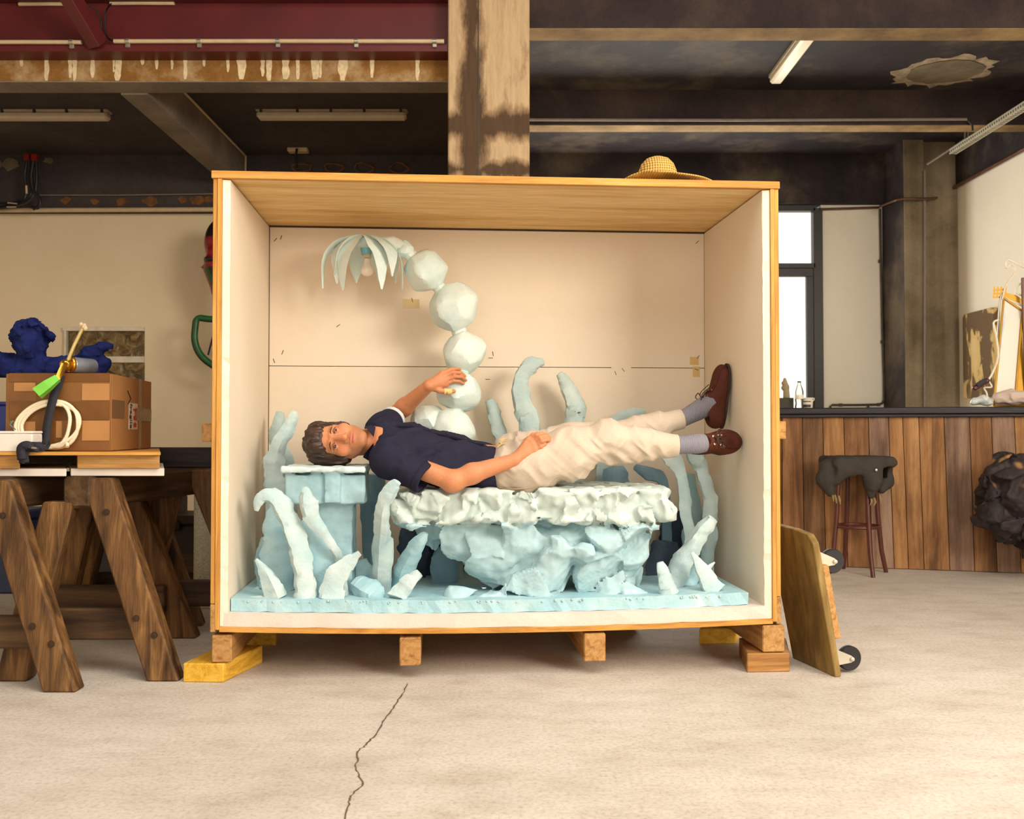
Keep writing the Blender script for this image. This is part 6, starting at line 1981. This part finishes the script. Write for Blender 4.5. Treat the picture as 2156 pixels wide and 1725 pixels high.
tube('post', [pm(492, 560), Vector((pm(492, 560).x, YM, 0.0))], .03, M['dark_case'], o, sides=10)

# ================================================================== bar counter on the right
BA, BB = at(1600, 1200, 7.22), at(2330, 1200, 6.63)
BA.z = BB.z = 0
bx = (BB - BA).normalized(); bn = Vector((bx.y, -bx.x, 0))          # bn points to the camera
def pbar(px, py, off=0.0):
    d = ray(px, py); o = BA + bn * off
    t = (o - CAM).dot(bn) / d.dot(bn)
    return CAM + d * t
bar = empty('bar_counter', (BA + BB) / 2); tag(bar, 'bar counter clad in weathered upright planks with a black top', 'bar counter')
def plankmat(i, c0, c1, c2): return wood('bar_plank_%d' % i, c0, c1, c2, axis=2, grain=16, stretch=.07, tint=.05, knots=2.2, bmp=.4, stain=.55)
PM = [plankmat(0, srgb(96, 62, 36), srgb(142, 98, 60), srgb(172, 126, 82)), plankmat(1, srgb(114, 76, 44), srgb(166, 118, 72), srgb(190, 144, 94)),
      plankmat(2, srgb(112, 84, 68), srgb(150, 118, 96), srgb(174, 144, 120)), plankmat(3, srgb(70, 48, 32), srgb(118, 84, 54), srgb(156, 114, 74))]
tops = [1590, 1618, 1646, 1689, 1732, 1776, 1828, 1870, 1900, 1934, 1987, 2041, 2087, 2135, 2180, 2225, 2270]
bots = [1592, 1620, 1648, 1694, 1739, 1785, 1837, 1883, 1913, 1946, 2000, 2052, 2100, 2150, 2196, 2243, 2290]
kinds = [0, 3, 0, 3, 1, 0, 2, 1, 1, 1, 2, 0, 2, 1, 0, 3]
ztopP = pbar(1900, 872).z
for i in range(len(tops) - 1):
    rr = random.Random(i + 50)
    pr = rr.uniform(0, .006)
    a = [pbar(bots[i] + .6, 1200, pr), pbar(bots[i + 1] - .6, 1200, pr), pbar(tops[i + 1] - .6, 872, pr), pbar(tops[i] + .6, 872, pr)]
    a[0].z = a[1].z = .004; a[2].z = a[3].z = ztopP
    th = bn * -.022
    o = hexa('plank', [a[0], a[1], a[1] + th, a[0] + th, a[3], a[2], a[2] + th, a[3] + th], PM[kinds[i]], bar, bev=.002)
L = (BB - BA).length
M['bar_black'] = wood('black_bar_top', srgb(22, 20, 26), srgb(36, 33, 40), srgb(56, 50, 52), axis=0, grain=14, rough=.35, tint=.02)
zc0, zc1 = pbar(1900, 872).z, pbar(1900, 858).z
rz = math.atan2(bx.y, bx.x)
box('countertop', (L + .1, .62, zc1 - zc0), (BA + BB) / 2 - bn * (.31 - .05) + NZ * ((zc0 + zc1) / 2), M['bar_black'], bar, rot=(0, 0, rz), bev=.006)
box('moulding', (L + .1, .03, .022), (BA + BB) / 2 + bn * .018 + NZ * (zc0 - .012), M['bar_black'], bar, rot=(0, 0, rz), bev=.004)
box('carcass', (L, .45, zc0 - .02), (BA + BB) / 2 - bn * .26 + NZ * (zc0 / 2), M['black_timber'], bar, rot=(0, 0, rz), bev=0)
ZBAR = zc1
def onbar(px, off): 
    """point on the counter top below a pixel column, off metres behind the front"""
    p = pbar(px, 860, -off); p.z = ZBAR; return p
def bpx(px, py, off): return pbar(px, py, -off)

# ---- bar stool with a folded jacket
M['stool_wood'] = flat('dark_red_bentwood', srgb(84, 40, 34), .3, var=.2)
M['jacket'] = flat('charcoal_cloth', srgb(66, 60, 56), .85, var=.15, bmp=.2, bscale=200, spec=.15)
sc = onfloor(1806, 1207); sc.z = 0
stl = empty('bar_stool', sc); tag(stl, 'dark red bentwood bar stool in front of the planks', 'stool')
lathe('seat', [(.0, .70), (.15, .70), (.165, .71), (.165, .728), (.15, .74), (0, .74)], sc, M['stool_wood'], stl, seg=28)
for k, a in enumerate((-1.431, .140, 1.710, 3.281)):
    tx, ty = math.cos(a), math.sin(a)
    tube('leg', [sc + Vector((tx * .135, ty * .135, .70)), sc + Vector((tx * .152, ty * .152, .40)), sc + Vector((tx * .178, ty * .178, .15)), sc + Vector((tx * .21, ty * .21, 0.0))], [.0165, .0165, .0155, .0145], M['stool_wood'], stl, sides=12)
tube('foot_ring', [sc + Vector((math.cos(t) * .150, math.sin(t) * .150, .325)) for t in [k * 2 * math.pi / 32 for k in range(32)]], .0105, M['stool_wood'], stl, closed=True, sides=10)
ks = sc.y / F
def psd(px, py, d=0): return at(px, py, sc.y + d)
S = SDF(k=.03)
S.box(sc + Vector((0, 0, .775)), (.215, .19, .035), None, r=.033)
S.chain([psd(1742, 985, -.08), psd(1736, 1010, -.12), psd(1748, 1036, -.12)], [.055, .05, .030], k=.04)
S.chain([psd(1775, 992, -.16), psd(1762, 1012, -.15)], [.045, .03], k=.03)
S.chain([psd(1835, 990, -.16), psd(1838, 1015, -.18), psd(1834, 1042, -.17)], [.07, .055, .026], k=.04)
S.chain([psd(1862, 990, -.05), psd(1866, 1015, -.08), psd(1856, 1032, -.10)], [.05, .04, .022], k=.04)
S.chain([psd(1812, 985, -.17), psd(1790, 992, -.17)], [.045, .035], k=.03)
S.cap(psd(1745, 1000, .08), psd(1750, 1020, .1), .05, .03, k=.03); S.cap(psd(1862, 1000, .08), psd(1858, 1015, .1), .05, .03, k=.03)
S.box(sc + Vector((0, 0, .70)), (.168, .168, .038), None, r=.01, k=.003, sub=True)
S.ell(psd(1790, 1040, -.16), (.055, .3, .095), None, k=.01, sub=True)
ST = SDF(k=.0)
ST.box(sc + Vector((0, 0, .72)), (.166, .166, .021), None, r=.004)
for a in (-1.431, .140, 1.710, 3.281):
    tx, ty = math.cos(a), math.sin(a)
    ST.cap(sc + Vector((tx * .135, ty * .135, .70)), sc + Vector((tx * .152, ty * .152, .40)), .0165, .0165)
jk = S.mesh('folded_jacket', .009, M['jacket'], None, disp=lambda P, d: np.maximum(.006 - ST.ev(P), d + .010 * (np.abs(vnoise(P, 14, 4)) - .4) + .005 * (np.abs(vnoise(P, 32, 5)) - .4)), pad=.03)
tag(jk, 'charcoal quilted jacket folded over the seat of the bar stool', 'jacket')
M['khaki'] = flat('khaki_ties', srgb(136, 122, 72), .8, var=.2)
for (px, py, d) in ((1752, 1046, -.13), (1758, 1050, -.12), (1766, 1052, -.1), (1833, 1054, -.17), (1841, 1056, -.15), (1852, 1050, -.12)):
    q = psd(px, py - 8, d)
    tube('tie', [q, q + Vector((.006, -.005, -.03)), q + Vector((-.004 if px % 2 else .01, 0, -.06))], [.008, .012, .005], M['khaki'], jk, sides=5, flat=.4)
lathe('snap_button', [(.008, 0), (.008, .003), (0, .004)], psd(1845, 990, -.245), M['steel'], jk, seg=10, axis=(0, -1, 0))

# ---- burnt stump on a bracket
S = SDF(k=.06)
DS = 6.42
def ps(px, py, d=0): return at(px, py, DS + d)
kS = DS / F
S.ell(ps(2170, 1050), (95 * kS, .24, 82 * kS))
S.ell(ps(2120, 1000, -.02), (42 * kS, .16, 40 * kS)); S.ell(ps(2095, 1075, -.02), (32 * kS, .15, 40 * kS))
S.ell(ps(2135, 1105), (52 * kS, .18, 34 * kS)); S.ell(ps(2185, 985), (50 * kS, .18, 28 * kS))
S.cap(ps(2082, 1080), ps(2066, 1092), .05, .02, k=.03)
S.plane(ps(2150, 1070, -.17), (-.25, -1, -.12), k=.03)
def stdisp(P, d): return facets(P, (.14, .14, .14), .45, .04, 9, d, .1) + d + .030 * vnoise(P, 5, 3) + .012 * np.abs(vnoise(P, 14, 4)) + .010 * vnoise(P, 28, 5) + .008 * np.abs(vnoise(P, 60, 6))
def stcol(P):
    n = fbm(P, 9, 3, 7); h = vnoise(P, 16, 9)
    c = np.tile(np.array(srgb(50, 42, 44)[:3]), (len(P), 1)) * (1 + .4 * n)[:, None]
    top = np.clip((P[:, 2] - ps(0, 1010).z) / .1, 0, 1) * np.clip(h * 3 - .6, 0, 1)
    w = np.clip(.7 * top + .35 * np.clip(h * 4 - 2.2, 0, 1), 0, 1)[:, None]
    return np.clip(c * (1 - w) + np.array(srgb(176, 130, 84)[:3]) * w, 0, 1)
stump = S.mesh('burnt_stump', .009, attrmat('charred_wood', .7, bmp=.7, bscale=40, spec=.3), None, disp=stdisp, color=stcol, pad=.08)
tag(stump, 'rough charred tree stump mounted before the bar at the right edge', 'stump')
q = ps(2190, 1130)
o = empty('bracket', pbar(2190, 1170)); tag(o, 'black steel bracket carrying the charred stump', 'bracket')
box('arm', (.20, .42, .06), pbar(2185, 1150, .23), M['dark_case'], o, rot=(0, 0, rz), bev=.004)
box('wall_plate', (.20, .012, .18), pbar(2185, 1150, .013), M['dark_case'], o, rot=(0, 0, rz), bev=.003)
box('post', (.14, .14, .03), pbar(2188, 1150, .38), M['dark_case'], o, rot=(0, 0, rz), bev=.004)

# ---- dolly leaning on the crate
M['dolly'] = wood('worn_dolly_board', srgb(96, 74, 34), srgb(138, 110, 58), srgb(166, 138, 82), axis=2, grain=8, stretch=.2, tint=.02, bmp=.3, stain=.7)
M['caster_steel'] = flat('zinc_caster', srgb(206, 198, 180), .35, metal=.5)
M['wheel_grey'] = flat('dark_wheel_hub', srgb(74, 66, 66), .5, var=.4, scale=30)
nb_, fb_ = onfloor(1759, 1427), onfloor(1669, 1386)
nt2 = at(1708, 1124, nb_.y + .03); ft2 = Vector((1.112, fb_.y + .02, nt2.z + .015))
fb2 = nb_ + (fb_ - nb_) * 1.0
dol = empty('dolly', (nb_ + fb_) / 2); tag(dol, 'worn wooden dolly board with casters leaning against the crate', 'dolly')
dx = (fb2 - nb_); up_ = (nt2 - nb_); nrm = up_.cross(dx).normalized()
nrm = nrm if nrm.x > 0 else -nrm
def pd(a, b, c): return nb_.lerp(fb2, a).lerp(nt2.lerp(ft2, a), b) + nrm * c
out = [pd(0, 0, 0), pd(1, 0, 0), pd(1, .97, 0), pd(.93, 1, 0), pd(.35, 1.0, 0), pd(.08, .985, 0), pd(0, .93, 0)]
prism('board', out, nrm * .028, M['dolly'], dol, bev=.003)
out = [pd(.03, .25, .030), pd(.20, .25, .030), pd(.20, .76, .030), pd(.03, .76, .030)]
prism('batten', out, nrm * .030, M['softwood_y'], dol, bev=.003)
prism('batten', [pd(.8, .25, .030), pd(.97, .25, .030), pd(.97, .76, .030), pd(.8, .76, .030)], nrm * .030, M['softwood_y'], dol, bev=.003)
def caster(a, b, tilt):
    q = pd(a, b, .0295)
    ax_ = dx.normalized(); u_ = nrm.cross(ax_).normalized()
    if u_.z < 0: u_ = -u_
    cst = empty('caster', q); setp(cst, dol)
    prism('mount_plate', [q + ax_ * s * .04 + u_ * t * .045 for (s, t) in ((-1, -1), (1, -1), (1, 1), (-1, 1))], nrm * .004, M['caster_steel'], cst)
    wc = q + nrm * .078 - u_ * .022 * tilt
    for s in (-1, 1):
        o_ = ax_ * (s * .022)
        prism('fork', [q + o_ + u_ * .036 + nrm * .003, q + o_ - u_ * .036 + nrm * .003, wc + o_ - u_ * .014 - nrm * .002, wc + o_ + nrm * .014, wc + o_ + u_ * .014], ax_ * .003, M['caster_steel'], cst)
        lathe('axle_nut', [(.008, 0), (.008, .006), (.004, .008), (0, .008)], wc + ax_ * (s * .026), M['caster_steel'], cst, seg=10, axis=ax_ * s)
    lathe('tyre', [(.030, -.014), (.046, -.015), (.050, -.010), (.050, .010), (.046, .015), (.030, .014)], wc, M['black'], cst, seg=32, axis=ax_)
    lathe('hub', [(0, -.010), (.036, -.010), (.036, .010), (0, .010)], wc, M['wheel_grey'], cst, seg=24, axis=ax_)
caster(.18, .80, 1); caster(.18, .115, 1); caster(.82, .80, 1); caster(.82, .115, 1)

# ---- things on the bar, left end
def bbox(name, px0, px1, py0, off0, off1, mat, parent=None, bev=.004):
    a, b = bpx(px0, 860, off0), bpx(px1, py0, off0)
    h = b.z - ZBAR
    c = (a + b) / 2 - bn * ((off1 - off0) / 2); c.z = ZBAR + h / 2 + .0005
    return box(name, ((b - a).dot(bx), off1 - off0, h), c, mat, parent, rot=(0, 0, rz), bev=bev), h
M['olive_box'] = flat('dark_olive_box', srgb(58, 54, 38), .6)
o, hb = bbox('dark_box', 1622, 1671, 838, .18, .34, M['olive_box'])
tag(o, 'dark olive box on the bar under the figurine', 'box')
M['figurine'] = flat('pale_stone_figurine', srgb(150, 136, 104), .7, var=.2)
fp = bpx(1655, 838, .26); fz = ZBAR + hb + .001
S = SDF(k=.012)
kf = fp.y / F
def pf(px, py, d=0): 
    q = bpx(px, py, .26 + d); return q
S.chain([pf(1656, 840), pf(1655, 815), pf(1652, 799)], [.026, .021, .012], k=.012)
S.ell(pf(1649, 807), (.014, .016, .014)); S.ell(pf(1649, 817), (.016, .018, .016))
S.plane((0, 0, fz), (0, 0, -1), k=.001)
fg = S.mesh('figurine', .004, M['figurine'], None, pad=.012)
tag(fg, 'small pale stone figurine standing on the dark box', 'figurine')
cg = glassmat('clear_plastic', (.93, .95, .95, 1), .05)
p = onbar(1683, .12); kk = p.y / F
hbt = bpx(1683, 803, .12).z - ZBAR
bo = empty('bottle', p); tag(bo, 'clear plastic bottle with a small dark cap on the bar', 'bottle')
lathe('bottle_body', [(0, .002), (.030, .002), (.032, .01), (.027, .04), (.031, .06), (.031, hbt * .62), (.026, hbt * .72), (.012, hbt * .9), (.012, hbt * .96)], p, cg, bo, seg=24)
lathe('cap', [(.014, hbt * .955), (.014, hbt * 1.0), (0, hbt * 1.0)], p, M['dark_case'], bo, seg=16)
lathe('label_band', [(.0315, .07), (.0315, .10)], p, M['white_frame'], bo, seg=24)
p = onbar(1699, .30); hq = bpx(1699, 838, .30).z - ZBAR
tb = empty('white_tub', p); tag(tb, 'white plastic tub with dark label print at the window end of the bar', 'tub')
lathe('tub_body', [(0, .001), (.040, .001), (.046, hq * .9), (.052, hq * .9), (.052, hq), (.0, hq)], p, M['white_frame'], tb, seg=28)
d_ = -bn
for (z0, z1) in ((.15, .38), (.62, .70)):
    q = [p + bn * .0475 * math.cos(t) + bx * .0475 * math.sin(t) for t in np.linspace(-.7, .6, 7)]
    vs = [v + NZ * (hq * z0) for v in q] + [v + NZ * (hq * z1) for v in q]
    meshobj('label_print', vs, [(i, i + 1, 8 + i, 7 + i) for i in range(6)], M['label_black'], tb)
tube('handle', spline([tuple(p + bx * (.053 * math.cos(t)) + bn * .02 + NZ * (hq * .9 - .03 * math.sin(t))) for t in np.linspace(-.2, 1.4, 6)], 3), .003, M['white_frame'], tb, sides=6)

# ---- cowhide panel on the right wall
m, nt, bs = newmat('cowhide_print')
mp = coords(nt, (1, 1, .55), rand=False)
n1 = N(nt, 'ShaderNodeTexNoise', Scale=5.5, Detail=6.0, Distortion=0.6)
nt.links.new(mp.outputs[0], n1.inputs['Vector'])
r1 = ramp(nt, n1.outputs[0], [(0.52, srgb(104, 82, 56)), (0.56, srgb(206, 176, 116)), (0.7, srgb(216, 190, 134))])
nt.links.new(r1.outputs[0], bs.inputs['Base Color']); bs.inputs['Roughness'].default_value = .8
M['cowhide'] = m
xw = XR - .012
c0, c1, c2, c3 = atx(2027, 838, XR - .06), atx(2092, 836, XR - .06), atx(2092, 644, XR - .06), atx(2027, 664, XR - .06)
zt_, zb_ = (c2.z + c3.z) / 2, (c0.z + c1.z) / 2
ya, yb = c0.y, c1.y
rad = .05
out = []
for (cy, cz, a0) in ((ya - rad, zt_ - rad, 0), (yb + rad, zt_ - rad, 1), (yb + rad, zb_ + rad, 2), (ya - rad, zb_ + rad, 3)):
    for k in range(4):
        t = math.pi / 2 * a0 + math.pi / 2 * k / 3
        out.append(Vector((XR - .055, cy + rad * math.cos(t), cz + rad * math.sin(t))))
o = prism('hide_panel', out, Vector((.052, 0, 0)), M['cowhide'], bev=.004)
tag(o, 'brown and cream cowhide panel hanging on the bright right wall', 'panel')

# ---- things on the bar, right end
M['yellow_metal'] = flat('yellow_metal', srgb(176, 128, 10), .4, metal=.4, var=.1)
M['sketch_white'] = None
m, nt, bs = newmat('white_sheet_with_blue_strokes')
mp = coords(nt, (1, 1, .35), rand=False)
n1 = N(nt, 'ShaderNodeTexNoise', Scale=7.0, Detail=2.0)
nt.links.new(mp.outputs[0], n1.inputs['Vector'])
r1 = ramp(nt, n1.outputs[0], [(0.62, srgb(240, 236, 222)), (0.67, srgb(176, 204, 226))])
nt.links.new(r1.outputs[0], bs.inputs['Base Color']); bs.inputs['Roughness'].default_value = .5
M['sketch_white'] = m
e = empty('yellow_easel', onbar(2120, .3)); tag(e, 'yellow framed white sheet leaning on the bar at the right edge', 'frame')
def pe(px, py, off): return bpx(px, py, off)
A, Bq, C, D = pe(2092, 850, .20), pe(2136, 850, .20), pe(2152, 655, .34), pe(2113, 628, .34)
A.z = Bq.z = ZBAR + .010
prism('sheet', [A, Bq, C, D], bn * -.006, M['sketch_white'], e)
for (p, q) in ((A, D), (D, C), (C, Bq), (A, Bq)): beam('frame_bar', p + bn * .006, q + bn * .006, .014, .014, M['yellow_metal'], e, up=bn)
prism('yellow_flap', [pe(2113, 622, .36), pe(2165, 655, .36), pe(2165, 640, .36), pe(2140, 622, .36), pe(2118, 616, .36)], bn * -.004, M['yellow_metal'], e)
o2 = [pe(2153, 660, .37), pe(2205, 655, .37), pe(2190, 850, .30), pe(2134, 850, .28)]
for k in (2, 3): o2[k].z = ZBAR + .004
prism('yellow_side', o2, bn * -.006, M['yellow_metal'], e)
beam('brown_post', pe(2153, 585, .30), Vector((pe(2160, 850, .30).x, pe(2160, 850, .30).y, ZBAR + .003)), .02, .02, M['copper_pipe'], e, up=bn)
# perforated plate with holes
vs, fs = [], []
P0, PX, PY = pe(2090, 628, .33), pe(2118, 627, .33), pe(2092, 604, .33)
ux_, uy_ = (PX - P0), (PY - P0)
gx = [0, .12, .26, .40, .54, .68, .82, 1.0]; gy = [0, .15, .32, .48, .64, .80, 1.0]
idx = {}
for i, a in enumerate(gx):
    for j, b in enumerate(gy):
        idx[i, j] = len(vs); vs.append(P0 + ux_ * a + uy_ * b)
for i in range(len(gx) - 1):
    for j in range(len(gy) - 1):
        if j in (1, 3, 5) and i in (1, 3, 5): continue
        fs.append((idx[i, j], idx[i + 1, j], idx[i + 1, j + 1], idx[i, j + 1]))
pl_ = meshobj('perforated_plate', vs, fs, M['yellow_metal'], e)
pl_.modifiers.new('thick', 'SOLIDIFY').thickness = .003
tube('stem', [pe(2108, 620, .32), pe(2104, 640, .32), pe(2098, 720, .30)], .006, M['steel'], e, sides=7)
M['white_wire'] = flat('white_wire', srgb(236, 228, 208), .4)
wire = [pe(2110, 630, .32), pe(2118, 600, .32), pe(2132, 582, .32), pe(2138, 566, .32), pe(2130, 557, .32), pe(2123, 562, .32), pe(2119, 564, .32), pe(2117, 556, .32), pe(2122, 547, .32), pe(2136, 553, .32), pe(2160, 565, .32), pe(2190, 575, .32)]
wf = tube('hook', spline([tuple(p) for p in wire], 3), .007, M['white_wire'], e, sides=7)
tube('hook', spline([tuple(p) for p in (pe(2165, 590, .33), pe(2145, 600, .33), pe(2140, 614, .33), pe(2150, 622, .33), pe(2175, 626, .33))], 3), .007, M['white_wire'], e, sides=7)
tube('hook', [pe(2110, 628, .34), pe(2150, 642, .34), pe(2180, 650, .34)], .007, M['white_wire'], e, sides=7)
tube('hook', spline([tuple(p) for p in (pe(2103, 673, .22), pe(2092, 680, .22), pe(2097, 705, .22), pe(2102, 750, .22), pe(2090, 785, .22), pe(2080, 802, .22))], 3), .007, M['white_wire'], e, sides=7)
cl_ = empty('red_clamp', bpx(2064, 810, .2)); tag(cl_, 'dark red handheld clamp held up before the cowhide panel', 'clamp')
M['dark_red'] = flat('dark_red_plastic', srgb(88, 26, 34), .4)
beam('grip', bpx(2048, 820, .14), bpx(2082, 799, .14), .035, .045, M['dark_red'], cl_, up=bn, bev=.01)
beam('keypad', bpx(2056, 812, .115), bpx(2076, 800, .115), .03, .02, M['black'], cl_, up=bn, bev=.004)
tube('stand', spline([tuple(p) for p in (bpx(2082, 803, .14), bpx(2088, 815, .15), bpx(2072, 817, .16), bpx(2078, 830, .17), Vector((bpx(2079, 850, .18).x, bpx(2079, 850, .18).y, ZBAR)))], 4), .006, M['white_wire'], cl_, sides=7)
S = SDF(k=.03)
S.chain([bpx(2102, 838, .12), bpx(2130, 836, .12), bpx(2180, 838, .12), bpx(2220, 840, .12)], [.040, .050, .048, .04])
S.plane((0, 0, ZBAR + .001), (0, 0, -1), k=.004)
cloth = S.mesh('cloth_roll', .007, flat('dusty_pink_cloth', srgb(206, 186, 172), .9, var=.06), None, disp=lambda P, d: d + .014 * (np.abs(vnoise(P * np.array([1, 2.2, 2.2]), 14, 3)) - .35), pad=.03)
tag(cloth, 'rolled pale pink cloth lying on the right end of the bar', 'cloth')
S = SDF(k=.02)
S.chain([bpx(2050, 846, .10), bpx(2072, 842, .10), bpx(2082, 846, .10)], [.026, .034, .026])
S.plane((0, 0, ZBAR + .001), (0, 0, -1), k=.003)
bw_ = S.mesh('plastic_bag', .006, flat('crumpled_clear_bag', srgb(206, 212, 212), .12, var=.12, scale=30), None, disp=lambda P, d: d + .010 * vnoise(P, 34, 3) + .006 * np.abs(vnoise(P, 70, 4)), pad=.025)
tag(bw_, 'crumpled clear plastic bag on the bar before the cowhide panel', 'bag')
